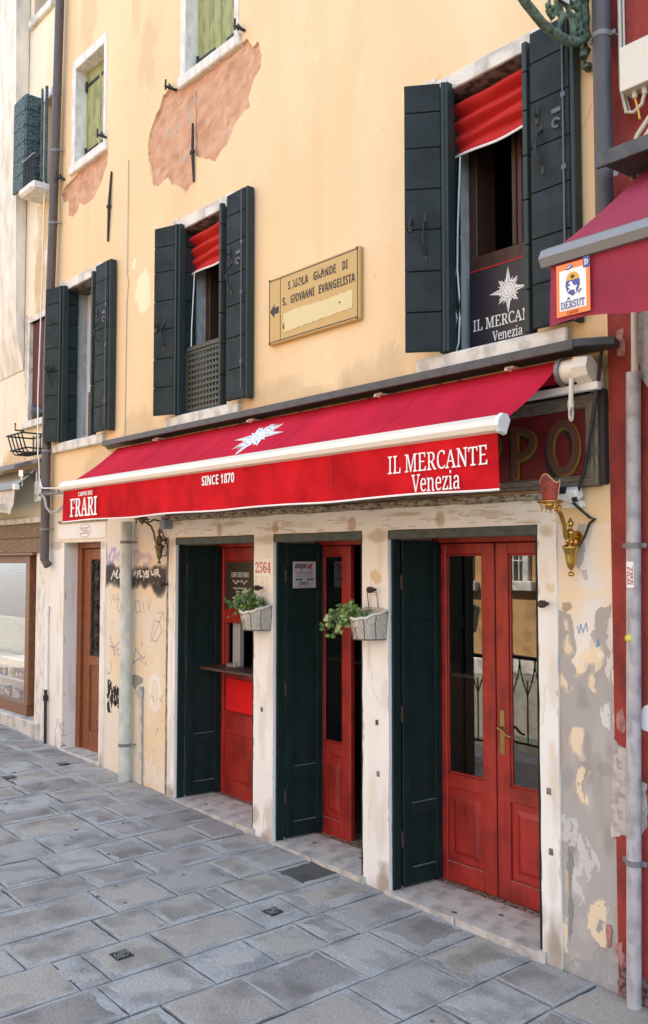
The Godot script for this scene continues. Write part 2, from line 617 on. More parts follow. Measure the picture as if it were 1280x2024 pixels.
# ---------------------------------------------------------------- the quay: paving stones, kerb, gas covers
func pavement() -> void:
	var b := MB.new()
	for k in 24:
		var xa := -16.5 + k * 0.8
		var xb := xa + 0.8
		b.quad(V(xa, ground_y(xa) - 0.012, 0.0), V(xb, ground_y(xb) - 0.012, 0.0), V(xb, ground_y(xb) - 0.012, 2.62), V(xa, ground_y(xa) - 0.012, 2.62), Vector3.UP)
	var pave := structure("pavement", b, mats.joint)
	# courses run from the wall to the kerb; each number is where a joint between two courses meets the ground
	var rows := [2.6, 2.15, 1.7, 1.2, 0.75, 0.3, -0.15, -0.6, -1.05, -1.5, -1.92, -2.34, -2.745, -3.125, -3.52, -3.945, -4.30, -4.68, -5.04, -5.45, -5.80, -6.22, -6.61, -7.05, -7.32, -7.71, -8.08, -8.50, -8.88, -9.28, -9.70, -10.1, -10.5, -10.95, -11.4, -11.85, -12.3, -12.8, -13.3, -13.8, -14.4, -15.0, -15.7, -16.5]
	# where the stones of the courses in view end, counted from the wall
	var cuts := {
		11: [0.40, 0.95, 1.60, 2.15], 12: [0.37, 0.81, 1.45, 2.05], 13: [0.52, 1.03, 1.62, 2.2], 14: [0.49, 0.87, 1.41, 1.86], 15: [0.54, 0.77, 1.14, 1.53, 2.02], 16: [0.60, 0.94, 1.50, 1.93, 2.09], 17: [0.39, 0.80, 0.97, 1.35, 1.68, 2.22],
		18: [0.41, 0.62, 1.09, 1.50], 19: [0.43, 1.00, 1.43, 1.92], 20: [0.32, 0.75, 1.11, 1.52, 1.88], 21: [0.53, 0.88, 1.37, 1.95], 22: [0.30, 0.60, 0.87, 1.45, 2.0], 23: [0.44, 0.94, 1.5, 2.1], 24: [0.35, 0.8, 1.3, 1.75],
	}
	# tone and worn margin of single stones that stand out: course -> stone -> [tone, margin]
	var odd := {
		"12,0": [3, 0.012], "13,0": [2, 0.055], "14,0": [4, 0.05], "14,1": [6, 0.03], "15,0": [3, 0.04], "15,1": [1, 0.045], "16,0": [2, 0.055], "16,1": [6, 0.12], "16,2": [0, 0.02], "15,3": [6, 0.10], "15,2": [5, 0.03], "16,3": [2, 0.03], "16,4": [6, 0.10], "17,0": [7, 0.03], "17,1": [2, 0.03], "17,2": [4, 0.03], "17,3": [0, 0.03], "17,4": [5, 0.02], "18,0": [3, 0.04], "18,1": [2, 0.02], "18,2": [3, 0.01], "18,3": [2, 0.02],
		"19,0": [1, 0.04], "19,1": [1, 0.04], "20,0": [4, 0.035], "20,1": [0, 0.03], "21,0": [4, 0.03], "22,0": [1, 0.02],
	}
	rng.seed = 77
	for i in rows.size() - 1:
		var xr: float = rows[i]
		var xl: float = rows[i + 1]
		var zs: Array = [0.0]
		if cuts.has(i):
			zs.append_array(cuts[i])
		else:
			var z := rng.randf_range(0.3, 0.6)
			while z < 2.3:
				zs.append(z)
				z += rng.randf_range(0.35, 0.65)
		zs.append(2.60)
		for k in zs.size() - 1:
			var key := "%d,%d" % [i, k]
			var tone: int = rng.randi_range(0, 6)
			var margin := rng.randf_range(0.012, 0.050)
			if odd.has(key):
				tone = odd[key][0]
				margin = odd[key][1]
			paving_stone(pave, xl, xr, zs[k], zs[k + 1], tone, margin)
	# the sill of white Istrian stone along the water
	var kerb := MB.new()
	for k in 14:
		var xa := -16.5 + k * 1.5
		kerb.box(V(xa + 0.75, ground_y(xa + 0.75) - 0.10, 2.82), V(1.492, 0.22, 0.40), 0.02, Basis(Vector3.BACK, -0.0325))
	structure("kerb", kerb, mats.kerb_stone)
	# trodden gum and drips
	for k in 22:
		var gx := rng.randf_range(-9.5, -3.0)
		var gz := rng.randf_range(0.15, 2.2)
		var spot := MB.new()
		var rim := PackedVector2Array()
		for q in 9:
			rim.append(Vector2(gx + cos(q * TAU / 9) * rng.randf_range(0.008, 0.017), gz + sin(q * TAU / 9) * rng.randf_range(0.008, 0.017)))
		spot.prism(rim, ground_y(gx) - 0.002, ground_y(gx) + 0.0055, Transform3D(Basis(Vector3.RIGHT, Vector3.BACK, Vector3.UP), Vector3.ZERO), false)
		part(pave, "gum_spot", spot, M("gum", Color(0.14, 0.135, 0.13), 0.8))
	for c in [[-4.52, 1.76, 0.050, "small square iron gas cover nearest the canal in the left foreground"], [-4.48, 0.77, 0.048, "small square iron gas cover in front of the middle door"], [-8.54, 0.26, 0.05, "small iron cover in the paving before the brown door"], [-8.36, 0.86, 0.05, "small iron cover at the far left edge of the paving"]]:
		gas_cover(c[0], c[1], c[2], c[3])


# one stone: worn grey top inside a smeared cement margin, all edges irregular
func paving_stone(pave: Node3D, xl: float, xr: float, z0: float, z1: float, tone: int, margin: float) -> void:
	var g := 0.0035
	var r := func(k: float) -> float: return rng.randf_range(-k, k)
	var c: Array[Vector2] = [Vector2(xl + g + r.call(0.004), z0 + g + r.call(0.005)), Vector2(xr - g + r.call(0.004), z0 + g + r.call(0.005)), Vector2(xr - g + r.call(0.004), z1 - g + r.call(0.005)), Vector2(xl + g + r.call(0.004), z1 - g + r.call(0.005))]
	var outer: Array[Vector2] = []
	var inner: Array[Vector2] = []
	var mid := (c[0] + c[2]) * 0.5
	for e in 4:
		var a := c[e]
		var d := c[(e + 1) % 4]
		var inw := (mid - (a + d) * 0.5).normalized()
		var side := margin * rng.randf_range(0.3, 1.5)
		for k in 7:
			var f := k / 7.0
			var p := a.lerp(d, f)
			outer.append(p + inw * (0.0 if k == 0 else rng.randf_range(0.0, 0.007)))
			var q := p + inw * (side + rng.randf_range(0.0, 0.65 * margin + 0.003))
			if k == 0:
				q = p + (mid - p).normalized() * (side * 1.3 + 0.012)
			elif k == 1 or k == 6:
				q += ((a + d) * 0.5 - p).normalized() * (margin * 0.5)
			inner.append(q)
	var lift := rng.randf_range(-0.002, 0.002)
	var ty := rng.randf_range(-0.006, 0.006)
	var up := func(p: Vector2, h: float) -> Vector3: return V(p.x, ground_y(p.x) + lift + ty * (p.y - mid.y) + h, p.y)
	var ring := MB.new()
	var top := MB.new()
	var n := outer.size()
	for k in n:
		var j := (k + 1) % n
		var o0 := outer[k].lerp(inner[k], 0.12)
		var o1 := outer[j].lerp(inner[j], 0.12)
		ring.quad(up.call(outer[k], -0.014), up.call(outer[j], -0.014), up.call(outer[j], -0.004), up.call(outer[k], -0.004), V(outer[k].x - mid.x, 0, outer[k].y - mid.y))
		ring.quad(up.call(outer[k], -0.004), up.call(outer[j], -0.004), up.call(o1, -0.001), up.call(o0, -0.001), Vector3.UP)
		ring.quad(up.call(o0, -0.001), up.call(o1, -0.001), up.call(inner[j], 0.0), up.call(inner[k], 0.0), Vector3.UP)
		top.quad(up.call(inner[k], 0.0), up.call(inner[j], 0.0), up.call(inner[j].lerp(mid, 0.06), 0.002), up.call(inner[k].lerp(mid, 0.06), 0.002), Vector3.UP)
		top.tri(up.call(inner[k].lerp(mid, 0.06), 0.002), up.call(inner[j].lerp(mid, 0.06), 0.002), up.call(mid, 0.0025), Vector3.UP)
	var m: ArrayMesh = ring.mesh()
	top.st.generate_normals()
	top.st.commit(m)
	m.surface_set_material(0, mats.cement)
	m.surface_set_material(1, mats["trachyte_%d" % tone])
	var o := MeshInstance3D.new()
	o.name = "paving_stone" if pave.get_child_count() == 0 else "paving_stone_%03d" % pave.get_child_count()
	o.mesh = m
	pave.add_child(o, true)


func gas_cover(x: float, z: float, r: float, label: String) -> void:
	var y := ground_y(x) + 0.004
	var t := thing("gas_cover", label, "gas cover", V(x, y, z), "gas covers in the paving")
	var b := MB.new()
	b.box(V(x, y, z), V(r * 2, 0.008, r * 2), 0.002)
	part(t, "plate", b, mats.iron)
	b = MB.new()
	var tr := Transform3D(Basis(), V(x, y + 0.004, z))
	b.lathe([Vector2(r * 0.82, 0.0), Vector2(r * 0.80, 0.004), Vector2(r * 0.68, 0.004), Vector2(r * 0.66, 0.0)], tr, 24)
	b.lathe([Vector2(r * 0.44, 0.0), Vector2(r * 0.42, 0.004), Vector2(r * 0.30, 0.004), Vector2(r * 0.28, 0.0)], tr, 24)
	b.lathe([Vector2(r * 0.14, 0.0), Vector2(r * 0.12, 0.004), Vector2(0.0, 0.005)], tr, 12)
	for k in 4:
		var an := PI / 4 + k * PI / 2
		b.box(V(x + cos(an) * r * 1.18, y + 0.005, z + sin(an) * r * 1.18), V(r * 0.2, 0.004, r * 0.2), 0.001)
	part(t, "ring", b, M("worn_iron", Color(0.15, 0.145, 0.14), 0.6))


# ---------------------------------------------------------------- what the door panes mirror: railing, canal, sunlit house
func across_the_canal() -> void:
	var b := MB.new()
	b.quad(V(-40, -1.3, 3.0), V(20, -1.3, 3.0), V(20, -1.3, 9.6), V(-40, -1.3, 9.6), Vector3.UP)
	structure("canal_water", b, M("canal", Color(0.05, 0.085, 0.06), 0.08, "", Vector3(0.6, 0.6, 0.6), "lumpy", 0.25))
	b = MB.new()
	b.span(V(-40, -2.0, 2.70), V(20, -0.32, 3.0))
	structure("quay_wall", b, M("quay_stone", Color(0.30, 0.29, 0.25), 0.9, "blotch", Vector3(0.8, 0.8, 0.8)))
	b = MB.new()
	b.span(V(-40, -2.0, 9.5), V(20, -0.1, 9.9))
	structure("quay_wall", b, mats.quay_stone)
	var h := thing("canal_house", "sunlit orange house across the canal, seen mirrored in the door panes", "house", V(-10, 0, 9.7))
	b = MB.new()
	b.span(V(-26, -0.1, 9.6), V(0, 8.5, 16))
	part(h, "wall", b, M("orange_wall", Color(0.50, 0.29, 0.13), 0.9, "blotch", Vector3(0.5, 0.5, 0.5), "fine", 0.4))
	b = MB.new()
	b.span(V(-26, -0.1, 9.52), V(0, 0.22, 9.6), 0.02)
	part(h, "plinth", b, mats.kerb_stone)
	for xc in [-24.2, -21.0, -17.5, -14.6, -11.6, -8.0, -4.4]:
		for yc in [1.72, 5.2]:
			b = MB.new()
			b.span(V(xc - 0.75, yc - 0.20, 9.45), V(xc + 0.75, yc, 9.6), 0.02)
			b.span(V(xc - 0.62, yc + 1.6, 9.5), V(xc + 0.62, yc + 1.78, 9.6), 0.02)
			for s in [-1, 1]:
				b.span(V(xc + s * 0.56 - 0.07, yc, 9.51), V(xc + s * 0.56 + 0.07, yc + 1.6, 9.6), 0.01)
			var w := part(h, "window", b, mats.kerb_stone)
			b = MB.new()
			b.span(V(xc - 0.5, yc, 9.585), V(xc + 0.5, yc + 1.6, 9.6))
			part(w, "pane", b, mats.dark_hollow)
			b = MB.new()
			for k in 7:
				b.tube([V(xc - 0.42 + k * 0.14, yc, 9.5), V(xc - 0.42 + k * 0.14 + 0.02, yc + 1.6, 9.5)], 0.018, 6)
			b.tube([V(xc - 0.5, yc + 0.4, 9.5), V(xc + 0.5, yc + 0.4, 9.5)], 0.014, 6)
			b.tube([V(xc - 0.5, yc + 1.1, 9.5), V(xc + 0.5, yc + 1.1, 9.5)], 0.014, 6)
			part(w, "window_bars", b, M("pale_bars", Color(0.6, 0.58, 0.54), 0.6))
	var rl := thing("canal_railing", "black wrought iron railing with pointed arches along the canal, seen mirrored in the door panes", "railing", V(-8, 0.1, 3.0))
	b = MB.new()
	b.span(V(-15, ground_y(-15) + 0.86, 2.97), V(-3.4, ground_y(-3.4) + 1.04, 3.03), 0.008)
	part(rl, "handrail", MB_rail(-15.0, -3.4, 1.02, 0.022), mats.black_rubber)
	part(rl, "bottom_rail", MB_rail(-15.0, -3.4, 0.10, 0.014), mats.black_rubber)
	for k in 8:
		var x := -14.8 + k * 1.6
		b = MB.new()
		b.tube([V(x, ground_y(x) - 0.02, 3.0), V(x, ground_y(x) + 1.06, 3.0)], 0.022, 8)
		part(rl, "post", b, mats.black_rubber)
	for k in 58:
		var x := -14.9 + k * 0.2
		var y := ground_y(x)
		b = MB.new()
		b.tube([V(x, y + 0.1, 3.0), V(x, y + 0.78, 3.0)], 0.009, 5)
		for s in [-1.0, 1.0]:
			var arch: Array = []
			for q in 7:
				var f := q / 6.0
				arch.append(V(x + s * 0.1 * sin(f * PI * 0.5), y + 0.62 + 0.38 * f, 3.0))
			b.tube(arch, 0.008, 5)
		part(rl, "baluster", b, mats.black_rubber)


func MB_rail(xa: float, xb: float, h: float, r: float) -> MB:
	var b := MB.new()
	b.tube([V(xa, ground_y(xa) + h, 3.0), V(xb, ground_y(xb) + h, 3.0)], r, 8)
	return b


# ---------------------------------------------------------------- the ochre house
func ochre_house() -> void:
	var h := thing("ochre_house", "tall ochre plastered house in the middle with red cafe doors and dark shutters", "house", V(-6.1, 0, 0))
	# upper storeys: plaster with openings, and recesses where the coat has fallen off
	var w := CSGCombiner3D.new()
	w.name = "wall"
	h.add_child(w)
	w.position = -h.position
	var box := CSGBox3D.new()
	box.size = V(7.0, 7.1, 0.45)
	box.position = V(-6.12, 5.85, -0.225)
	w.add_child(box)
	for o in [[-9.23, -8.45, 3.36, 5.03], [-6.86, -6.13, 3.36, 5.03], [-3.78, -3.06, 3.36, 5.04], [-9.04, -8.37, 6.36, 7.42], [-6.81, -6.04, 6.42, 7.75]]:
		var hole := CSGBox3D.new()
		hole.operation = CSGShape3D.OPERATION_SUBTRACTION
		hole.size = V(o[1] - o[0], o[3] - o[2], 0.8)
		hole.position = V((o[0] + o[1]) * 0.5, (o[2] + o[3]) * 0.5, -0.2)
		w.add_child(hole)
	var fallen := [
		[Vector2(-6.929, 6.358), Vector2(-7.079, 6.409), Vector2(-7.195, 6.398), Vector2(-7.230, 6.331), Vector2(-7.348, 6.231), Vector2(-7.449, 6.098), Vector2(-7.474, 5.936), Vector2(-7.404, 5.742), Vector2(-7.373, 5.606), Vector2(-7.270, 5.564), Vector2(-7.109, 5.588), Vector2(-7.019, 5.493), Vector2(-6.889, 5.451), Vector2(-6.794, 5.348), Vector2(-6.711, 5.385), Vector2(-6.630, 5.409), Vector2(-6.647, 5.491), Vector2(-6.658, 5.653), Vector2(-6.560, 5.587), Vector2(-6.440, 5.542), Vector2(-6.331, 5.474), Vector2(-6.241, 5.530), Vector2(-6.151, 5.563), Vector2(-6.021, 5.708), Vector2(-5.922, 5.746), Vector2(-5.824, 5.751), Vector2(-5.852, 5.833), Vector2(-5.784, 5.952), Vector2(-5.689, 6.016), Vector2(-5.669, 6.111), Vector2(-5.717, 6.248), Vector2(-5.786, 6.237), Vector2(-5.877, 6.345), Vector2(-6.372, 6.327)],
		[Vector2(-9.127, 6.219), Vector2(-9.278, 6.194), Vector2(-9.379, 6.141), Vector2(-9.337, 6.031), Vector2(-9.196, 6.016), Vector2(-9.168, 5.935), Vector2(-9.177, 5.854), Vector2(-9.063, 5.804), Vector2(-8.954, 5.826), Vector2(-8.920, 5.904), Vector2(-8.775, 5.838), Vector2(-8.589, 5.857), Vector2(-8.444, 5.939), Vector2(-8.304, 6.093), Vector2(-8.264, 6.221), Vector2(-8.367, 6.352)],
	]
	for f in fallen:
		var cut := CSGPolygon3D.new()
		cut.operation = CSGShape3D.OPERATION_SUBTRACTION
		cut.polygon = ragged(f, 0.03, 0.008, 5)
		cut.depth = 0.075
		cut.position = V(0, 0, 0.03 - 0.0)
		w.add_child(cut)
		cut.position.z = 0.03
	w.material_override = canvas_mat("ochre_plaster", paint_upper_wall(), 0.5)
	# the rough backing coat behind the fallen plaster
	for rect in [[-7.6, -5.6, 5.28, 6.44], [-9.45, -8.2, 5.75, 6.36]]:
		var nz := FastNoiseLite.new()
		nz.seed = 4
		nz.frequency = 3.2
		nz.fractal_octaves = 5
		nz.fractal_type = FastNoiseLite.FRACTAL_RIDGED
		var b := MB.new()
		b.sheet(func(u: float, v: float) -> Vector3:
			var x: float = lerpf(rect[0], rect[1], u)
			var y: float = lerpf(rect[2], rect[3], v)
			return V(x, y, -0.024 + 0.013 * nz.get_noise_2d(x, y * 1.3)), 110, 66, Vector3.BACK)
		part(h, "backing_coat", b, canvas_mat("backing_coat_%d" % int(rect[0] * -10.0), paint_backing(rect), 1.2))
	# shell of the house: back, sides, roof and floors
	var b := MB.new()
	b.span(V(-9.6, -0.3, -6.2), V(-2.64, 9.4, -6.0))
	b.span(V(-9.6, -0.3, -6.0), V(-9.4, 9.4, -0.46))
	b.span(V(-2.84, -0.3, -6.0), V(-2.64, 9.4, -0.46))
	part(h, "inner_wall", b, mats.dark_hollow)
	b = MB.new()
	b.span(V(-9.62, 9.4, -6.2), V(-2.62, 9.6, 0.25), 0.02)
	part(h, "roof", b, mats.terracotta)
	b = MB.new()
	b.span(V(-9.4, 2.75, -6.0), V(-2.84, 2.95, -0.46))
	b.span(V(-9.4, 5.6, -6.0), V(-2.84, 5.8, -0.46))
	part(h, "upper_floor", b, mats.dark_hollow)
	b = MB.new()
	b.span(V(-9.4, -0.2, -6.0), V(-2.84, -0.008, -0.46))
	part(h, "floor", b, mats.terrazzo_floor)
	ground_storey(h)
	shuttered_window(h, -9.23, -8.45, -9.20, 0.26, -8.33, -8.06, 0)
	shuttered_window(h, -6.86, -6.13, -6.845, 0.35, -6.02, -5.77, 1)
	shuttered_window(h, -3.78, -3.06, -3.73, 0.70, -3.03, -2.78, 2)
	olive_window(h, -9.04, -8.37, 6.36, 7.42)
	olive_window(h, -6.81, -6.04, 6.42, 7.75)
	# iron on the wall: tie bars, shutter stays
	for p in [[Vector2(-8.172, 5.997), Vector2(-8.228, 5.300)], [Vector2(-6.662, 5.926), Vector2(-6.638, 5.398)]]:
		b = MB.new()
		var a: Vector2 = p[0]
		var e: Vector2 = p[1]
		b.tube([V(a.x, a.y, 0.012), V((a.x + e.x) * 0.5, (a.y + e.y) * 0.5, 0.02), V(e.x, e.y, 0.012)], [0.010, 0.016, 0.010], 6)
		b.box(V((a.x + e.x) * 0.5, (a.y + e.y) * 0.5, 0.022), V(0.05, 0.04, 0.035), 0.008)
		part(h, "tie_bar", b, mats.iron)
	for p in [[-6.98, 6.36], [-5.90, 6.42], [-8.31, 6.40], [-9.28, 6.28], [-7.60, 8.02]]:
		b = MB.new()
		b.tube([V(p[0], p[1], -0.01), V(p[0], p[1], 0.11)], 0.012, 6)
		b.tube([V(p[0], p[1] + 0.06, 0.10), V(p[0], p[1] - 0.03, 0.10)], 0.010, 6)
		b.tube([V(p[0] - 0.06, p[1] + 0.02, 0.03), V(p[0] - 0.06, p[1] + 0.07, 0.03), V(p[0], p[1], 0.02)], 0.009, 6)
		part(h, "shutter_stay", b, mats.iron)
	# a crack of loose mortar under the middle window
	b = MB.new()
	b.prism(ragged([Vector2(-7.13, 3.27), Vector2(-6.72, 3.29), Vector2(-6.72, 3.22), Vector2(-7.2, 3.21)], 0.03, 0.012, 8), -0.02, 0.03)
	part(h, "mortar_lump", b, mats.bare_plaster)


func paint_upper_wall() -> Canvas:
	var c := Canvas.new(-9.62, -2.60, 2.30, 9.40, 190.0, 3)
	var ochre := Color(0.877, 0.756, 0.583)
	c.coat(ochre, Color(0.910, 0.795, 0.635), 0.006, 2.5)
	var pale := Color(0.93, 0.86, 0.74)
	var grey := Color(0.62, 0.53, 0.40)
	# bleached runs and dirty runs down the wall
	var r := RandomNumberGenerator.new()
	r.seed = 5
	for k in 26:
		var x := r.randf_range(-9.6, -2.7)
		c.stain(Vector2(x, r.randf_range(3.5, 8.8)), r.randf_range(0.05, 0.25), r.randf_range(0.3, 1.2), pale if k % 2 else Color(0.82, 0.685, 0.50), 0.20)
	for s in [[-7.6, 3.35, 0.35, 0.22], [-5.4, 3.30, 0.8, 0.20], [-4.4, 3.3, 0.45, 0.25], [-2.85, 3.25, 0.22, 0.22], [-7.3, 3.2, 0.3, 0.12], [-8.3, 3.1, 0.5, 0.2]]:
		c.stain(Vector2(s[0], s[1]), s[2], s[3], grey, 0.26)
	for s in [[-8.75, 7.9, 0.25, 0.6], [-7.7, 7.7, 0.12, 0.7], [-7.5, 6.9, 0.2, 0.4], [-6.4, 7.0, 0.4, 0.5]]:
		c.stain(Vector2(s[0], s[1]), s[2], s[3], Color(0.72, 0.60, 0.45), 0.32)
	# a fresher patch of paint, scrapes and the ghost of an older sign
	c.area([Vector2(-7.489, 4.849), Vector2(-7.631, 4.777), Vector2(-7.686, 4.604), Vector2(-7.625, 4.483), Vector2(-7.509, 4.439), Vector2(-7.396, 4.468), Vector2(-7.381, 4.607), Vector2(-7.421, 4.760)], Color(0.955, 0.885, 0.74), 0.85, 0.02)
	c.area([Vector2(-7.734, 4.988), Vector2(-7.675, 4.983), Vector2(-7.693, 4.899), Vector2(-7.743, 4.921)], Color(0.95, 0.9, 0.84), 0.9)
	c.area([Vector2(-5.14, 3.70), Vector2(-4.80, 3.72), Vector2(-4.80, 3.36), Vector2(-5.14, 3.38)], Color(0.94, 0.82, 0.66), 0.55, 0.004)
	c.line([Vector2(-4.146, 3.599), Vector2(-4.202, 3.492)], 0.004, pale, 0.8)
	c.line([Vector2(-2.698, 4.556), Vector2(-2.724, 4.482), Vector2(-2.756, 4.438)], 0.003, Color(0.74, 0.60, 0.42), 0.8)
	c.line([Vector2(-5.634, 3.629), Vector2(-5.606, 3.309)], 0.004, Color(0.75, 0.63, 0.46), 0.5)
	for k in 16:
		c.crack(Vector2(r.randf_range(-9.3, -2.8), r.randf_range(3.5, 8.2)), r.randf_range(-2.6, -0.6), r.randi_range(5, 14), r, Color(0.70, 0.575, 0.42), 0.38)
	for k in 160:
		var q := Vector2(r.randf_range(-9.5, -2.7), r.randf_range(3.3, 8.2))
		c.stain(q, r.randf_range(0.01, 0.03), r.randf_range(0.01, 0.05), Color(0.80, 0.67, 0.49) if k % 2 else pale, 0.35)
	# whitewashed zone over the lintels, and bare masonry behind the sign
	c.area([Vector2(-9.7, 2.62), Vector2(-8.9, 2.66), Vector2(-8.2, 2.60), Vector2(-7.0, 2.62), Vector2(-7.0, 2.2), Vector2(-9.7, 2.2)], Color(0.86, 0.83, 0.78), 0.9, 0.05, 0.05)
	c.area([Vector2(-7.9, 3.19), Vector2(-2.5, 3.19), Vector2(-2.5, 2.90), Vector2(-7.9, 2.90)], Color(0.50, 0.40, 0.29), 0.95, 0.02, 0.08)
	c.area([Vector2(-2.74, 3.2), Vector2(-2.55, 3.2), Vector2(-2.55, 2.94), Vector2(-2.70, 2.94)], Color(0.70, 0.62, 0.50), 0.9, 0.02, 0.15)
	return c


func paint_backing(rect: Array) -> Canvas:
	var c := Canvas.new(rect[0], rect[1], rect[2], rect[3], 170.0, 51)
	c.coat(Color(0.735, 0.545, 0.43), Color(0.81, 0.64, 0.52), 0.05, 1.0, 0.5)
	var r := RandomNumberGenerator.new()
	r.seed = 9
	# trowel ridges, grey mortar that still sticks, pits
	for k in 60:
		var q := Vector2(r.randf_range(rect[0], rect[1]), r.randf_range(rect[2], rect[3]))
		c.stain(q, r.randf_range(0.03, 0.12), r.randf_range(0.02, 0.07), [Color(0.84, 0.70, 0.58), Color(0.66, 0.46, 0.345), Color(0.78, 0.58, 0.45)][k % 3], 0.5)
	for k in 70:
		var q := Vector2(r.randf_range(rect[0], rect[1]), r.randf_range(rect[2], rect[3]))
		c.line([q, q + Vector2(r.randf_range(0.02, 0.08), r.randf_range(0.01, 0.05))], 0.006, Color(0.55, 0.37, 0.28) if k % 2 else Color(0.86, 0.73, 0.61), 0.5)
	for s in [[Vector2(-6.649, 6.171), 0.07, 0.12], [Vector2(-6.755, 6.052), 0.06, 0.10], [Vector2(-6.984, 6.023), 0.10, 0.06], [Vector2(-7.116, 6.015), 0.08, 0.05], [Vector2(-6.833, 5.691), 0.09, 0.05], [Vector2(-6.682, 5.593), 0.05, 0.10]]:
		c.stain(s[0], s[1], s[2], Color(0.69, 0.62, 0.56), 0.65)
	c.line([Vector2(-6.666, 6.224), Vector2(-6.654, 5.923), Vector2(-6.650, 5.673), Vector2(-6.630, 5.418)], 0.008, Color(0.45, 0.35, 0.30), 0.8)
	return c


func paint_tagged_pier() -> Canvas:
	var c := Canvas.new(-8.22, -7.02, 0.0, 2.50, 300.0, 13)
	c.coat(Color(0.875, 0.775, 0.625), Color(0.885, 0.835, 0.755), 0.014, 1.6, 0.5)
	var white := Color(0.87, 0.835, 0.79)
	c.area([Vector2(-8.3, 2.6), Vector2(-6.9, 2.6), Vector2(-6.9, 2.2), Vector2(-7.3, 2.12), Vector2(-7.7, 2.05), Vector2(-8.3, 2.02)], white, 0.85, 0.05, 0.06)
	c.area([Vector2(-8.25, 0.62), Vector2(-8.0, 0.70), Vector2(-7.72, 0.45), Vector2(-7.55, 0.5), Vector2(-7.4, 0.42), Vector2(-7.2, 0.28), Vector2(-7.0, 0.2), Vector2(-7.0, -0.1), Vector2(-8.3, -0.1)], white, 0.85, 0.06, 0.22)
	for k in 5:
		c.stain(Vector2(-8.1 + k * 0.25, 1.5 + 0.1 * (k % 3)), 0.2, 0.35, white, 0.35)
	c.stain(Vector2(-7.35, 1.55), 0.28, 0.35, white, 0.5)
	c.area([Vector2(-8.25, 2.5), Vector2(-8.11, 2.5), Vector2(-8.12, 0.0), Vector2(-8.25, 0.0)], Color(0.86, 0.83, 0.79), 0.9, 0.01)
	# sprayed black band with scratched capitals
	var soot := Color(0.25, 0.235, 0.23)
	for s in [Vector2(-8.187, 1.954), Vector2(-8.107, 1.989), Vector2(-8.018, 1.949), Vector2(-7.890, 1.958), Vector2(-7.750, 1.959), Vector2(-7.587, 1.961), Vector2(-7.455, 1.963), Vector2(-7.351, 1.958), Vector2(-7.249, 1.946), Vector2(-7.150, 1.986), Vector2(-7.174, 1.935), Vector2(-7.198, 1.896)]:
		c.stain(s, 0.16, 0.125, soot, 0.92)
	var ink := Color(0.86, 0.84, 0.82)
	for p in [[Vector2(-8.098, 1.931), Vector2(-8.042, 2.011), Vector2(-8.026, 1.963), Vector2(-7.970, 2.018), Vector2(-7.990, 1.956)], [Vector2(-7.983, 1.991), Vector2(-7.989, 1.946), Vector2(-7.954, 1.949)], [Vector2(-7.930, 1.961), Vector2(-7.883, 1.978), Vector2(-7.891, 1.992), Vector2(-7.926, 1.981), Vector2(-7.918, 1.947), Vector2(-7.876, 1.954)],
			[Vector2(-7.642, 2.014), Vector2(-7.655, 1.967)], [Vector2(-7.615, 2.017), Vector2(-7.625, 1.974)], [Vector2(-7.662, 1.987), Vector2(-7.604, 2.001)], [Vector2(-7.587, 1.955), Vector2(-7.575, 2.008), Vector2(-7.532, 2.018)], [Vector2(-7.581, 1.981), Vector2(-7.541, 1.992)], [Vector2(-7.522, 2.015), Vector2(-7.534, 1.962), Vector2(-7.492, 1.968)], [Vector2(-7.479, 2.015), Vector2(-7.449, 1.986), Vector2(-7.410, 2.019)], [Vector2(-7.449, 1.986), Vector2(-7.461, 1.956)],
			[Vector2(-7.371, 2.013), Vector2(-7.410, 2.003), Vector2(-7.422, 1.960), Vector2(-7.377, 1.964), Vector2(-7.375, 1.987), Vector2(-7.397, 1.985)], [Vector2(-7.333, 2.016), Vector2(-7.313, 1.981), Vector2(-7.275, 1.988), Vector2(-7.273, 2.026)], [Vector2(-7.249, 1.972), Vector2(-7.244, 2.026), Vector2(-7.207, 2.029), Vector2(-7.202, 2.008), Vector2(-7.240, 2.001), Vector2(-7.172, 1.970)]]:
		c.line(p, 0.011, ink, 0.95)
	# lilac and grey tags
	var lilac := Color(0.62, 0.57, 0.78)
	c.line([Vector2(-8.203, 2.260), Vector2(-8.197, 2.156), Vector2(-8.154, 2.086), Vector2(-8.133, 2.155), Vector2(-8.084, 2.217), Vector2(-8.026, 2.224), Vector2(-8.031, 2.155), Vector2(-8.095, 2.086)], 0.03, lilac, 0.55, 0.6)
	c.line([Vector2(-8.001, 2.127), Vector2(-7.967, 2.168), Vector2(-7.945, 2.182), Vector2(-7.958, 2.100)], 0.03, lilac, 0.35, 0.6)
	c.line([Vector2(-7.646, 2.186), Vector2(-7.579, 2.199), Vector2(-7.538, 2.166), Vector2(-7.577, 2.126), Vector2(-7.577, 2.100)], 0.035, Color(0.74, 0.66, 0.75), 0.6, 0.6)
	c.line([Vector2(-7.577, 2.126), Vector2(-7.485, 2.152), Vector2(-7.381, 2.155), Vector2(-7.342, 2.126), Vector2(-7.366, 2.087), Vector2(-7.457, 2.067)], 0.04, Color(0.76, 0.68, 0.75), 0.6, 0.6)
	var pencil := Color(0.45, 0.42, 0.42)
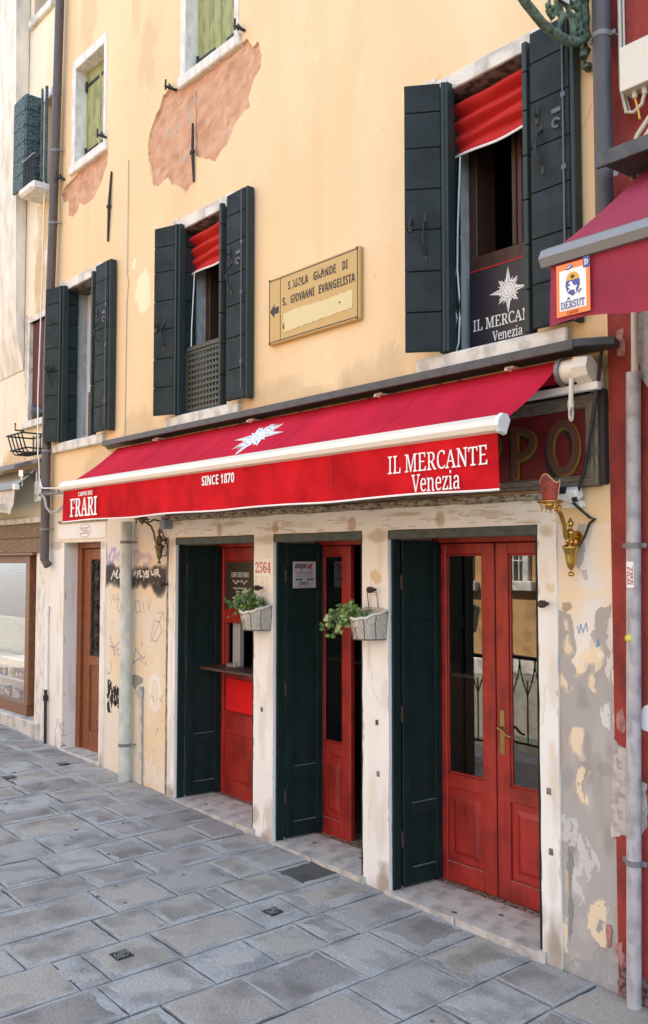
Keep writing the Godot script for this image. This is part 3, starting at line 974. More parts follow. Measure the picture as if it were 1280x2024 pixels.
	for p in [[Vector2(-8.096, 1.686), Vector2(-8.048, 1.783), Vector2(-8.012, 1.721), Vector2(-7.964, 1.794), Vector2(-7.938, 1.707)], [Vector2(-7.963, 1.738), Vector2(-7.897, 1.756), Vector2(-7.862, 1.678), Vector2(-7.926, 1.629), Vector2(-7.971, 1.690), Vector2(-7.953, 1.742)], [Vector2(-7.604, 1.642), Vector2(-7.616, 1.734), Vector2(-7.544, 1.736), Vector2(-7.511, 1.646), Vector2(-7.589, 1.627)], [Vector2(-7.467, 1.739), Vector2(-7.450, 1.641)], [Vector2(-7.392, 1.741), Vector2(-7.360, 1.667), Vector2(-7.332, 1.758)],
			[Vector2(-7.325, 1.404), Vector2(-7.269, 1.571), Vector2(-7.167, 1.562), Vector2(-7.136, 1.475), Vector2(-7.221, 1.389), Vector2(-7.310, 1.390), Vector2(-7.111, 1.652), Vector2(-7.212, 1.641)], [Vector2(-7.111, 1.652), Vector2(-7.095, 1.580)], [Vector2(-8.165, 1.062), Vector2(-8.147, 1.016), Vector2(-8.096, 1.028), Vector2(-8.064, 1.119)], [Vector2(-7.343, 0.860), Vector2(-7.314, 0.900), Vector2(-7.270, 0.890), Vector2(-7.263, 0.854)], [Vector2(-7.196, 0.847), Vector2(-7.168, 0.887), Vector2(-7.125, 0.877), Vector2(-7.119, 0.849)], [Vector2(-7.219, 0.559), Vector2(-7.192, 0.622), Vector2(-7.162, 0.596)]]:
		c.line(p, 0.008, pencil, 0.34)
	var violet := Color(0.45, 0.40, 0.62)
	for p in [[Vector2(-8.105, 1.387), Vector2(-7.999, 1.203), Vector2(-8.018, 1.281), Vector2(-8.102, 1.283)], [Vector2(-7.967, 1.261), Vector2(-7.852, 1.277), Vector2(-7.899, 1.195), Vector2(-7.949, 1.231)], [Vector2(-8.001, 1.282), Vector2(-7.854, 1.386)], [Vector2(-7.640, 1.154), Vector2(-7.597, 1.295), Vector2(-7.487, 1.228), Vector2(-7.641, 1.162)], [Vector2(-7.490, 1.364), Vector2(-7.474, 1.327)], [Vector2(-7.501, 1.196), Vector2(-7.426, 1.240)], [Vector2(-7.449, 1.186), Vector2(-7.437, 1.164)], [Vector2(-7.413, 1.189), Vector2(-7.401, 1.167)]]:
		c.line(p, 0.010, violet, 0.42)
	# painted-over stretches: white scribble, grey cement, flaked black
	for k in 9:
		var o := Vector2(-7.24 + 0.02 * sin(k * 2.1), 0.93)
		c.line([o + Vector2(0.10 * cos(k * 0.9), 0.16 * sin(k * 0.9)), o + Vector2(0.09 * cos(k * 0.9 + 1.3), 0.15 * sin(k * 0.9 + 1.3)), o + Vector2(0.1 * cos(k * 0.9 + 2.2), 0.17 * sin(k * 0.9 + 2.2))], 0.012, Color(0.90, 0.88, 0.86), 0.7)
	c.area([Vector2(-7.654, 1.046), Vector2(-7.545, 1.064), Vector2(-7.458, 1.042), Vector2(-7.466, 0.988), Vector2(-7.558, 0.949), Vector2(-7.588, 0.915), Vector2(-7.651, 0.955)], Color(0.56, 0.54, 0.53), 0.95, 0.01)
	c.area([Vector2(-8.162, 0.950), Vector2(-8.067, 0.968), Vector2(-8.024, 0.901), Vector2(-7.958, 0.923), Vector2(-7.842, 0.904), Vector2(-7.838, 0.734), Vector2(-7.886, 0.705), Vector2(-7.986, 0.716), Vector2(-8.047, 0.748), Vector2(-8.058, 0.644), Vector2(-8.102, 0.631), Vector2(-8.155, 0.696), Vector2(-8.122, 0.763), Vector2(-8.164, 0.790), Vector2(-8.125, 0.858)], Color(0.075, 0.07, 0.07), 0.95, 0.02, 0.12)
	for k in 90:
		var q := Vector2(rng.randf_range(-8.1, -7.05), rng.randf_range(0.2, 2.3))
		c.line([q, q + Vector2(rng.randf_range(-0.008, 0.008), rng.randf_range(-0.03, 0.01))], 0.006, Color(0.6, 0.55, 0.5) if k % 3 == 0 else white, 0.6)
	return c


func paint_stone() -> Canvas:
	var c := Canvas.new(-9.64, -2.60, -0.32, 2.52, 140.0, 63)
	c.coat(Color(0.885, 0.862, 0.832), Color(0.915, 0.895, 0.868), 0.02, 2.0, 0.5)
	var r := RandomNumberGenerator.new()
	r.seed = 15
	var grime := Color(0.60, 0.545, 0.48)
	for s in [[-9.62, -9.15], [-8.31, -8.20], [-7.0, -6.88], [-5.73, -5.48], [-4.50, -4.25], [-3.075, -2.95]]:
		var w: float = s[1] - s[0]
		# splashed foot, smears at hand height, rust under the irons, chips along the arrises
		for k in 9:
			c.stain(Vector2(r.randf_range(s[0], s[1]), r.randf_range(-0.1, 0.22)), r.randf_range(0.04, 0.10), r.randf_range(0.04, 0.15), grime, 0.34)
		for k in 10:
			c.stain(Vector2(r.randf_range(s[0], s[1]), r.randf_range(0.2, 2.2)), r.randf_range(0.02, 0.07), r.randf_range(0.08, 0.35), [Color(0.80, 0.76, 0.71), Color(0.84, 0.78, 0.69), Color(0.93, 0.92, 0.91)][k % 3], 0.45)
		for k in 14:
			var e: float = s[0] if k % 2 else s[1]
			c.stain(Vector2(e, r.randf_range(0.0, 2.28)), r.randf_range(0.008, 0.022), r.randf_range(0.02, 0.06), Color(0.62, 0.58, 0.53), 0.55)
		c.stain(Vector2((s[0] + s[1]) * 0.5, 2.27), w * 0.6, 0.05, Color(0.66, 0.58, 0.47), 0.5)
		for k in 3:
			c.crack(Vector2(r.randf_range(s[0], s[1]), r.randf_range(0.3, 2.2)), -1.5, 6, r, Color(0.62, 0.58, 0.54), 0.5)
	# old ochre drips and scratches on the lintel
	for k in 40:
		c.stain(Vector2(r.randf_range(-7.0, -2.95), r.randf_range(2.31, 2.46)), r.randf_range(0.03, 0.2), r.randf_range(0.01, 0.035), [Color(0.80, 0.74, 0.64), Color(0.70, 0.62, 0.52), Color(0.90, 0.88, 0.85)][k % 3], 0.45)
	for k in 60:
		var q := Vector2(r.randf_range(-7.0, -2.95), r.randf_range(2.32, 2.45))
		c.line([q, q + Vector2(r.randf_range(0.03, 0.10), r.randf_range(-0.006, 0.006))], 0.004, Color(0.60, 0.55, 0.49), 0.45)
	for x in [-6.2, -5.45, -4.6, -3.8]:
		c.stain(Vector2(x, 2.36), 0.05, 0.06, Color(0.55, 0.36, 0.22), 0.4)
	c.flake([Vector2(-4.425, 2.037), Vector2(-4.371, 2.055), Vector2(-4.350, 2.030), Vector2(-4.319, 2.001), Vector2(-4.323, 1.972), Vector2(-4.372, 1.964), Vector2(-4.414, 1.986)], Color(0.80, 0.70, 0.54), 0.8)
	c.flake([Vector2(-3.026, 1.985), Vector2(-2.957, 1.991), Vector2(-2.950, 1.959), Vector2(-2.986, 1.946), Vector2(-3.022, 1.951)], Color(0.82, 0.74, 0.60), 0.7)
	return c


func paint_right_pier() -> Canvas:
	var c := Canvas.new(-2.96, -2.60, -0.18, 2.48, 330.0, 29)
	c.coat(Color(0.86, 0.845, 0.825), Color(0.90, 0.865, 0.82), 0.02, 1.5, 0.5)
	var peach := Color(0.905, 0.81, 0.68)
	var cement := Color(0.645, 0.62, 0.60)
	for s in [[Vector2(-2.838, 2.381), 0.05, 0.3, 0.5], [Vector2(-2.652, 2.304), 0.04, 0.25, 0.7], [Vector2(-2.915, 1.953), 0.05, 0.25, 0.75], [Vector2(-2.843, 2.097), 0.04, 0.4, 0.55], [Vector2(-2.644, 2.005), 0.03, 0.3, 0.5], [Vector2(-2.778, 1.933), 0.14, 0.05, 0.5], [Vector2(-2.720, 2.155), 0.04, 0.2, 0.35]]:
		c.stain(s[0], s[1] * 1.6, s[2], peach, s[3])
	c.area([Vector2(-2.848, 2.215), Vector2(-2.805, 2.309), Vector2(-2.771, 2.284), Vector2(-2.787, 2.190), Vector2(-2.809, 2.061), Vector2(-2.843, 2.097)], cement, 0.75, 0.012)
	c.area([Vector2(-2.809, 2.061), Vector2(-2.768, 2.073), Vector2(-2.769, 2.015), Vector2(-2.797, 2.009)], cement, 0.6, 0.01)
	# grey cement that shows where the lower coat is gone
	c.area([Vector2(-2.959, 1.851), Vector2(-2.910, 1.829), Vector2(-2.869, 1.813), Vector2(-2.852, 1.743), Vector2(-2.853, 1.649), Vector2(-2.880, 1.565), Vector2(-2.828, 1.511), Vector2(-2.785, 1.515), Vector2(-2.771, 1.574), Vector2(-2.704, 1.585), Vector2(-2.684, 1.615), Vector2(-2.729, 1.646), Vector2(-2.742, 1.703), Vector2(-2.721, 1.750), Vector2(-2.740, 1.819), Vector2(-2.712, 1.854), Vector2(-2.634, 1.886), Vector2(-2.621, 1.194), Vector2(-2.561, -0.169), Vector2(-3.023, -0.340), Vector2(-2.978, 1.142)], cement, 0.96, 0.012)
	for k in 46:
		var q := Vector2(rng.randf_range(-2.95, -2.62), rng.randf_range(-0.15, 1.7))
		c.stain(q, rng.randf_range(0.02, 0.07), rng.randf_range(0.04, 0.16), [Color(0.56, 0.53, 0.51), Color(0.72, 0.70, 0.68), Color(0.64, 0.585, 0.53)][k % 3], 0.45)
	c.flake([Vector2(-2.880, 1.577), Vector2(-2.838, 1.604), Vector2(-2.783, 1.643), Vector2(-2.703, 1.648), Vector2(-2.691, 1.569), Vector2(-2.719, 1.521), Vector2(-2.731, 1.577), Vector2(-2.771, 1.580), Vector2(-2.799, 1.508), Vector2(-2.833, 1.511)], peach, 0.9)
	c.flake([Vector2(-2.918, 1.775), Vector2(-2.893, 1.776), Vector2(-2.898, 1.693), Vector2(-2.881, 1.635), Vector2(-2.914, 1.598), Vector2(-2.927, 1.632), Vector2(-2.912, 1.692)], peach, 0.9)
	c.area([Vector2(-2.923, 1.882), Vector2(-2.874, 1.889), Vector2(-2.864, 1.860), Vector2(-2.903, 1.825), Vector2(-2.934, 1.846)], Color(0.62, 0.56, 0.47), 0.8, 0.008)
	for a in [[Vector2(-2.944, 1.465), Vector2(-2.930, 1.490), Vector2(-2.902, 1.463), Vector2(-2.885, 1.430), Vector2(-2.899, 1.411), Vector2(-2.938, 1.436)], [Vector2(-2.759, 1.494), Vector2(-2.739, 1.510), Vector2(-2.726, 1.486), Vector2(-2.736, 1.451), Vector2(-2.727, 1.429), Vector2(-2.753, 1.420), Vector2(-2.769, 1.447)],
			[Vector2(-2.886, 1.207), Vector2(-2.858, 1.223), Vector2(-2.811, 1.224), Vector2(-2.805, 1.178), Vector2(-2.819, 1.130), Vector2(-2.823, 1.078), Vector2(-2.860, 1.089), Vector2(-2.887, 1.155)], [Vector2(-2.855, 0.997), Vector2(-2.821, 1.029), Vector2(-2.794, 1.014), Vector2(-2.802, 0.949), Vector2(-2.790, 0.895), Vector2(-2.781, 0.845), Vector2(-2.817, 0.838), Vector2(-2.850, 0.889)],
			[Vector2(-2.767, 0.329), Vector2(-2.727, 0.359), Vector2(-2.691, 0.356), Vector2(-2.693, 0.134), Vector2(-2.732, 0.122), Vector2(-2.776, 0.164), Vector2(-2.802, 0.206), Vector2(-2.794, 0.271)], [Vector2(-2.980, 0.183), Vector2(-2.958, 0.223), Vector2(-2.933, 0.219), Vector2(-2.925, 0.153), Vector2(-2.919, 0.086), Vector2(-2.913, 0.042), Vector2(-2.931, 0.036), Vector2(-2.939, 0.114), Vector2(-2.974, 0.092)]]:
		c.flake(a, peach, 0.92)
	c.area([Vector2(-2.963, 0.756), Vector2(-2.935, 0.772), Vector2(-2.901, 0.746), Vector2(-2.853, 0.733), Vector2(-2.820, 0.683), Vector2(-2.781, 0.646), Vector2(-2.742, 0.599), Vector2(-2.726, 0.536), Vector2(-2.744, 0.498), Vector2(-2.763, 0.549), Vector2(-2.784, 0.465), Vector2(-2.825, 0.386), Vector2(-2.813, 0.310), Vector2(-2.847, 0.284), Vector2(-2.881, 0.291), Vector2(-2.886, 0.393), Vector2(-2.877, 0.510), Vector2(-2.924, 0.602), Vector2(-2.965, 0.628)], Color(0.80, 0.79, 0.79), 0.66, 0.016, 0.26)
	c.area([Vector2(-2.917, 0.592), Vector2(-2.883, 0.594), Vector2(-2.877, 0.510), Vector2(-2.900, 0.355), Vector2(-2.881, 0.280), Vector2(-2.905, 0.090), Vector2(-2.925, 0.153), Vector2(-2.908, 0.330), Vector2(-2.926, 0.474)], Color(0.44, 0.43, 0.43), 0.6, 0.01)
	c.area([Vector2(-2.947, 0.458), Vector2(-2.919, 0.459), Vector2(-2.917, 0.350), Vector2(-2.936, 0.310), Vector2(-2.948, 0.376)], Color(0.80, 0.70, 0.55), 0.5, 0.01)
	c.line([Vector2(-2.835, 1.756), Vector2(-2.825, 1.721), Vector2(-2.814, 1.768), Vector2(-2.802, 1.728), Vector2(-2.780, 1.776), Vector2(-2.774, 1.736)], 0.005, Color(0.45, 0.55, 0.70), 0.7)
	c.line([Vector2(-2.715, 1.693), Vector2(-2.705, 1.671), Vector2(-2.719, 1.659)], 0.007, Color(0.30, 0.55, 0.75), 0.7)
	c.line([Vector2(-2.897, 1.340), Vector2(-2.876, 1.355), Vector2(-2.863, 1.339), Vector2(-2.835, 1.365)], 0.004, Color(0.68, 0.64, 0.62), 0.6)
	c.area([Vector2(-2.758, 0.080), Vector2(-2.581, 0.061), Vector2(-2.586, -0.178), Vector2(-3.023, -0.340), Vector2(-3.005, -0.068), Vector2(-2.907, -0.013)], Color(0.58, 0.57, 0.57), 0.6, 0.02, 0.1)
	c.area([Vector2(-2.709, 1.340), Vector2(-2.656, 1.369), Vector2(-2.642, 1.303), Vector2(-2.649, 1.235), Vector2(-2.684, 1.252)], Color(0.84, 0.82, 0.81), 0.85, 0.012, 0.1)
	c.area([Vector2(-2.655, 1.800), Vector2(-2.624, 1.835), Vector2(-2.629, 1.574), Vector2(-2.655, 1.459), Vector2(-2.669, 1.526)], Color(0.84, 0.81, 0.79), 0.85, 0.012, 0.12)
	return c


func ground_storey(h: Node3D) -> void:
	var b := MB.new()
	b.span(V(-8.20, -0.3, -0.45), V(-7.05, 2.50, -0.002))
	part(h, "plaster_pier", b, canvas_mat("tagged_plaster", paint_tagged_pier(), 0.3), "ochre pier with sprayed black band and pencil tags")
	b = MB.new()
	b.span(V(-2.95, -0.3, -0.45), V(-2.62, 2.48, -0.002))
	part(h, "plaster_pier", b, canvas_mat("patched_plaster", paint_right_pier(), 0.6), "pier with grey cement and peach patches")
	b = MB.new()
	b.span(V(-9.62, 2.31, -0.45), V(-7.05, 2.50, -0.46))
	b.span(V(-7.05, 2.47, -0.45), V(-2.62, 2.52, -0.40))
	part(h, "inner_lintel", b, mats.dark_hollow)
	var stone := canvas_mat("old_stone", paint_stone(), 0.4)
	# stone uprights between the openings
	for p in [[-9.62, -9.15, 2.31, 0.0], [-8.31, -8.20, 2.31, 0.004], [-7.0, -6.88, 2.31, 0.012], [-5.73, -5.48, 2.31, 0.012], [-4.50, -4.25, 2.31, 0.012], [-3.075, -2.95, 2.31, 0.012]]:
		b = MB.new()
		var seed_k := int(p[0] * -100)
		var r := RandomNumberGenerator.new()
		r.seed = seed_k
		# the arrises are chipped: the outline wavers along its height
		var left := PackedVector2Array()
		var right := PackedVector2Array()
		for k in 25:
			var y := lerpf(-0.3, p[2], k / 24.0)
			left.append(Vector2(p[0] + maxf(0.0, r.randf_range(-0.006, 0.005)), y))
			right.append(Vector2(p[1] - maxf(0.0, r.randf_range(-0.006, 0.005)), y))
		right.reverse()
		left.append_array(right)
		b.prism(left, -0.45, p[3], Transform3D(), true, 0.004)
		part(h, "stone_upright", b, stone)
	b = MB.new()
	b.span(V(-7.05, -0.3, -0.2), V(-7.0, 2.44, 0.006), 0.006)
	part(h, "stone_upright", b, M("stained_stone", Color(0.42, 0.33, 0.24), 0.85, "grime", Vector3(5, 1.2, 5)))
	b = MB.new()
	b.prism(ragged([Vector2(-7.05, 2.312), Vector2(-2.95, 2.302), Vector2(-2.95, 2.44), Vector2(-7.02, 2.455)], 0.12, 0.004, 3), -0.45, 0.016, Transform3D(), true, 0.004)
	part(h, "stone_lintel", b, stone)
	b = MB.new()
	b.prism(ragged([Vector2(-7.08, 2.455), Vector2(-2.98, 2.44), Vector2(-2.98, 2.475), Vector2(-7.06, 2.50)], 0.10, 0.006, 4), -0.1, 0.05, Transform3D(), true, 0.006)
	part(h, "cornice", b, M("worn_cornice", Color(0.44, 0.37, 0.29), 0.9, "grime", Vector3(2, 6, 6), "lumpy", 0.6))
	b = MB.new()
	b.span(V(-9.30, 2.335, -0.45), V(-8.20, 2.50, 0.008), 0.004)
	part(h, "door_lintel", b, stone)
	b = MB.new()
	b.span(V(-9.27, 2.505, -0.1), V(-8.18, 2.53, 0.03), 0.005)
	part(h, "lintel_moulding", b, M("worn_cornice", Color.WHITE))
	# small iron hold-backs on the stone
	for p in [[-7.02, 1.90], [-5.62, 1.90], [-4.37, 1.915], [-3.01, 1.87]]:
		b = MB.new()
		b.tube([V(p[0], p[1], 0.0), V(p[0], p[1], 0.05)], 0.010, 8)
		b.tube([V(p[0], p[1], 0.045), V(p[0], p[1], 0.075), V(p[0], p[1], 0.085)], [0.020, 0.022, 0.012], 10)
		part(h, "hold_back", b, M("rust", Color(0.085, 0.045, 0.03), 0.8, "grime", Vector3(9, 9, 9)))
	for p in [[-5.62, 0.98], [-4.36, 1.05], [-4.35, 0.72], [-3.02, 0.86], [-3.01, 0.54]]:
		b = MB.new()
		b.span(V(p[0] - 0.014, p[1] - 0.018, 0.011), V(p[0] + 0.014, p[1] + 0.018, 0.016), 0.003)
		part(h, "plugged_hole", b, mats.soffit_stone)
	cafe_opening(h, -6.88, -5.73, 0.072)
	cafe_opening(h, -5.48, -4.50, 0.03)
	cafe_opening(h, -4.25, -3.075, 0.0)
	hatch(h)
	# the middle door: one leaf ajar to its right
	door_leaf(h, -5.52, -5.10, 0.02, 2.22, 0.72, 2.15, false)
	# the double door
	door_leaf(h, -4.245, -3.735, 0.0, 2.22, 0.70, 2.15, false)
	door_leaf(h, -3.725, -3.10, 0.0, 2.22, 0.70, 2.15, true)
	brown_door(h)


# green head board and jamb strips, the folded green shutter in the reveal, the threshold
func cafe_opening(h: Node3D, x0: float, x1: float, step: float) -> void:
	var b := MB.new()
	b.span(V(x0, 2.245, -0.05), V(x1, 2.305, 0.020), 0.005)
	part(h, "head_board", b, mats.green_trim)
	b = MB.new()
	b.span(V(x0 + 0.001, step, -0.08), V(x0 + 0.020, 2.244, -0.012), 0.004)
	part(h, "jamb_strip", b, mats.green_paint)
	b = MB.new()
	b.span(V(x1 - 0.018, step, -0.06), V(x1 - 0.001, 2.244, 0.010), 0.004)
	part(h, "jamb_strip", b, mats.green_paint)
	# threshold slabs, with a worn front edge
	var mid := lerpf(x0, x1, 0.48)
	for s in [[x0 - 0.03, mid - 0.002], [mid + 0.002, x1 + 0.03]]:
		var pts := PackedVector2Array()
		for k in 13:
			pts.append(Vector2(lerpf(s[0], s[1], k / 12.0), 0.035 + rng.randf_range(-0.007, 0.005)))
		pts.append(Vector2(s[1], -0.36))
		pts.append(Vector2(s[0], -0.36))
		b = MB.new()
		b.prism(pts, step - 0.4, step, Transform3D(Basis(Vector3.RIGHT, Vector3.BACK, Vector3.UP), Vector3.ZERO), true, 0.008)
		part(h, "threshold", b, mats.step_stone)
	b = MB.new()
	b.span(V(x0 - 0.02, -0.3, -0.60), V(x1 + 0.02, step - 0.004, -0.362))
	part(h, "terrazzo_strip", b, mats.terrazzo_floor)
	for k in 2:
		b = MB.new()
		var x := rng.randf_range(x0 + 0.2, x1 - 0.15)
		var z := rng.randf_range(-0.3, -0.03)
		var blot := PackedVector2Array()
		for q in 9:
			blot.append(Vector2(x + cos(q * TAU / 9) * rng.randf_range(0.012, 0.03), z + sin(q * TAU / 9) * rng.randf_range(0.008, 0.018)))
		b.prism(blot, step - 0.001, step + 0.0015, Transform3D(Basis(Vector3.RIGHT, Vector3.BACK, Vector3.UP), Vector3.ZERO))
		part(h, "stain", b, mats.joint)
	# shutter panel folded against the left reveal
	var bs := Basis(Vector3.UP, -0.10)
	var o := V(x0 + 0.006, 0, -0.088)
	var add := func(mb: MB, z0: float, z1: float, y0: float, y1: float, t: float) -> void:
		mb.box(o + bs * V(t * 0.5, (y0 + y1) * 0.5, (z0 + z1) * 0.5), V(t, y1 - y0, z1 - z0), 0.004, bs)
	b = MB.new()
	var yb := step + 0.012
	add.call(b, -0.335, 0.0, yb, 2.24, 0.018)
	var p := part(h, "door_shutter", b, mats.green_paint)
	b = MB.new()
	add.call(b, -0.07, 0.0, yb, 2.24, 0.030)
	add.call(b, -0.335, -0.28, yb, 2.24, 0.030)
	for r in [[yb, yb + 0.11], [yb + 0.43, yb + 0.52], [yb + 1.62, yb + 1.70], [2.15, 2.24]]:
		add.call(b, -0.278, -0.072, r[0], r[1], 0.0297)
	part(p, "shutter_frame", b, mats.green_paint)
	for y in [yb + 0.108, yb + 0.518]:
		b = MB.new()
		add.call(b, -0.276, -0.076, y, y + 0.004, 0.0303)
		part(p, "worn_edge", b, M("worn_green", Color(0.24, 0.27, 0.27), 0.9, "grime", Vector3(14, 14, 14)))
	for y in [yb + 0.3, yb + 1.1, yb + 1.95]:
		b = MB.new()
		b.tube([o + V(0.02, y - 0.05, 0.005), o + V(0.02, y + 0.05, 0.005)], 0.009, 6)
		part(p, "hinge", b, mats.rust)


# a glazed red leaf with a raised lower panel
func door_leaf(h: Node3D, x0: float, x1: float, y0: float, y1: float, g0: float, g1: float, handle: bool) -> void:
	var zf := -0.425
	var zb := -0.47
	var st := 0.10
	var b := MB.new()
	b.span(V(x0, y0, zb), V(x0 + st, y1, zf), 0.005)
	b.span(V(x1 - st, y0, zb), V(x1, y1, zf), 0.005)
	b.span(V(x0 + st, g1, zb), V(x1 - st, y1, zf - 0.0006), 0.004)
	b.span(V(x0 + st, g0 - 0.09, zb), V(x1 - st, g0, zf - 0.0006), 0.004)
	b.span(V(x0 + st, y0, zb), V(x1 - st, y0 + 0.13, zf - 0.0006), 0.004)
	b.span(V(x0 + st, y0 + 0.13, zb + 0.01), V(x1 - st, g0 - 0.09, zf - 0.018))
	# sloping bead round the glass
	for s in [[x0 + st, g0, x1 - st, g0 + 0.014], [x0 + st, g1 - 0.014, x1 - st, g1], [x0 + st, g0, x0 + st + 0.014, g1], [x1 - st - 0.014, g0, x1 - st, g1]]:
		b.span(V(s[0], s[1], zb + 0.006), V(s[2], s[3], zf - 0.012), 0.003)
	var d := part(h, "door", b, mats.red_paint)
	b = MB.new()
	var px0 := x0 + st + 0.045
	var px1 := x1 - st - 0.045
	var py0 := y0 + 0.18
	var py1 := g0 - 0.14
	b.prism(PackedVector2Array([Vector2(px0, py0), Vector2(px1, py0), Vector2(px1, py1), Vector2(px0, py1)]), zf - 0.018, zf - 0.004, Transform3D(), false, 0.028)
	part(d, "raised_panel", b, mats.red_paint)
	b = MB.new()
	b.span(V(x0 + st + 0.004, y0 + 0.127, zf - 0.006), V(x1 - st - 0.006, y0 + 0.1325, zf + 0.0004))
	part(d, "worn_edge", b, M("worn_red", Color(0.50, 0.20, 0.17), 0.9, "grime", Vector3(14, 14, 14)))
	b = MB.new()
	b.box(V((x0 + x1) * 0.5, (g0 + g1) * 0.5, -0.448), V(x1 - x0 - 2.0 * st - 0.004, g1 - g0 - 0.004, 0.006), 0.0, Basis(Vector3.UP, 0.0 if handle else 0.045))
	part(d, "pane", b, mats.glass)
	if handle:
		b = MB.new()
		b.span(V(x0 + 0.028, 0.89, zf), V(x0 + 0.066, 1.17, zf + 0.006), 0.004)
		b.tube([V(x0 + 0.047, 1.06, zf), V(x0 + 0.047, 1.06, zf + 0.045)], 0.009, 8)
		b.tube([V(x0 + 0.045, 1.062, zf + 0.045), V(x0 + 0.08, 1.052, zf + 0.05), V(x0 + 0.12, 1.022, zf + 0.048), V(x0 + 0.15, 1.018, zf + 0.045)], [0.010, 0.009, 0.008, 0.007], 8)
		b.tube([V(x0 + 0.047, 0.945, zf + 0.003), V(x0 + 0.047, 0.945, zf + 0.009)], 0.010, 10)
		part(d, "handle", b, M("old_brass", Color(0.38, 0.27, 0.12), 0.35, "soft", Vector3(9, 9, 9), "", 0.0, 0.9))


# red frame behind each opening, and the serving hatch of the left one
func hatch(h: Node3D) -> void:
	var b := MB.new()
	for o in [[-6.88, -5.73], [-5.48, -4.50], [-4.25, -3.075]]:
		b = MB.new()
		b.span(V(o[0], 2.225, -0.50), V(o[1], 2.31, -0.40), 0.005)
		b.span(V(o[0] - 0.02, 0.0, -0.50), V(o[0] + 0.001, 2.225, -0.42))
		b.span(V(o[1] - 0.02, 0.0, -0.50), V(o[1] + 0.03, 2.225, -0.42))
		part(h, "door_frame", b, mats.red_paint)
	var zf := -0.425
	b = MB.new()
	var x0 := -6.86
	var x1 := -5.75
	b.span(V(x0, 0.05, -0.48), V(x0 + 0.075, 2.222, zf), 0.005)
	b.span(V(x1 - 0.075, 0.05, -0.48), V(x1, 2.222, zf), 0.005)
	for r in [[2.11, 2.222], [1.56, 1.67], [1.08, 1.15], [0.60, 0.78], [0.05, 0.20]]:
		b.span(V(x0 + 0.075, r[0], -0.48), V(x1 - 0.075, r[1], zf - 0.001), 0.005)
	b.span(V(x0 + 0.075, 0.20, -0.47), V(x1 - 0.075, 0.60, zf - 0.022))
	b.span(V(x0 + 0.075, 0.78, -0.47), V(x1 - 0.075, 1.08, zf - 0.028))
	b.span(V(x0 + 0.075, 1.67, -0.47), V(x1 - 0.075, 2.11, zf - 0.022))
	b.span(V(x0 + 0.075, 1.15, -0.47), V(x0 + 0.115, 1.56, zf - 0.012), 0.004)
	var d := part(h, "hatch_front", b, mats.red_paint)
	b = MB.new()
	b.span(V(x0 + 0.085, 0.79, zf - 0.0275), V(x1 - 0.085, 1.07, zf - 0.022), 0.002)
	part(d, "glossy_panel", b, mats.hatch_red)
	b = MB.new()
	b.span(V(x0 + 0.13, 1.152, -0.53), V(x0 + 0.24, 1.558, -0.49))
	part(d, "curtain", b, M("curtain", Color(0.42, 0.44, 0.46), 0.9))
	b = MB.new()
	b.span(V(x0 + 0.08, 1.152, -0.80), V(x1 - 0.08, 1.165, -0.47))
	part(d, "inner_ledge", b, mats.brown_wood)
	b = MB.new()
	b.span(V(-6.80, 1.165, -0.425), V(-5.76, 1.190, -0.185), 0.006)
	b.span(V(-6.72, 1.135, -0.425), V(-5.78, 1.163, -0.40), 0.004)
	part(d, "counter", b, mats.brown_wood)
	# the black board in the upper panel
	b = MB.new()
	b.span(V(-6.765, 1.685, zf - 0.0215), V(-6.30, 2.095, zf - 0.012), 0.002)
	var menu := part(d, "menu_board", b, M("menu_brown", Color(0.040, 0.034, 0.030), 0.5))
	var z := zf - 0.0115
	for l in [["CAFFE DEI FRARI", 1.985, 0.26, 0.042], ["Venice historical cafe", 1.868, 0.20, 0.018], ["Licence n. 20", 1.838, 0.12, 0.018], ["From 1870", 1.808, 0.11, 0.018]]:
		lettering(menu, l[0], false, Transform3D(Basis(), V(-6.55, l[1], z)), l[2], l[3], mats.print_white)
	b = MB.new()
	for y in [1.92, 1.77]:
		for s in [-1.0, 1.0]:
			var curl: Array = []
			for k in 12:
				var f := k / 11.0
				curl.append(V(-6.55 + s * (0.01 + 0.10 * f), y + 0.016 * sin(f * 9.0), z))
			b.tube(curl, 0.004, 5)
	part(menu, "flourish", b, mats.print_white)


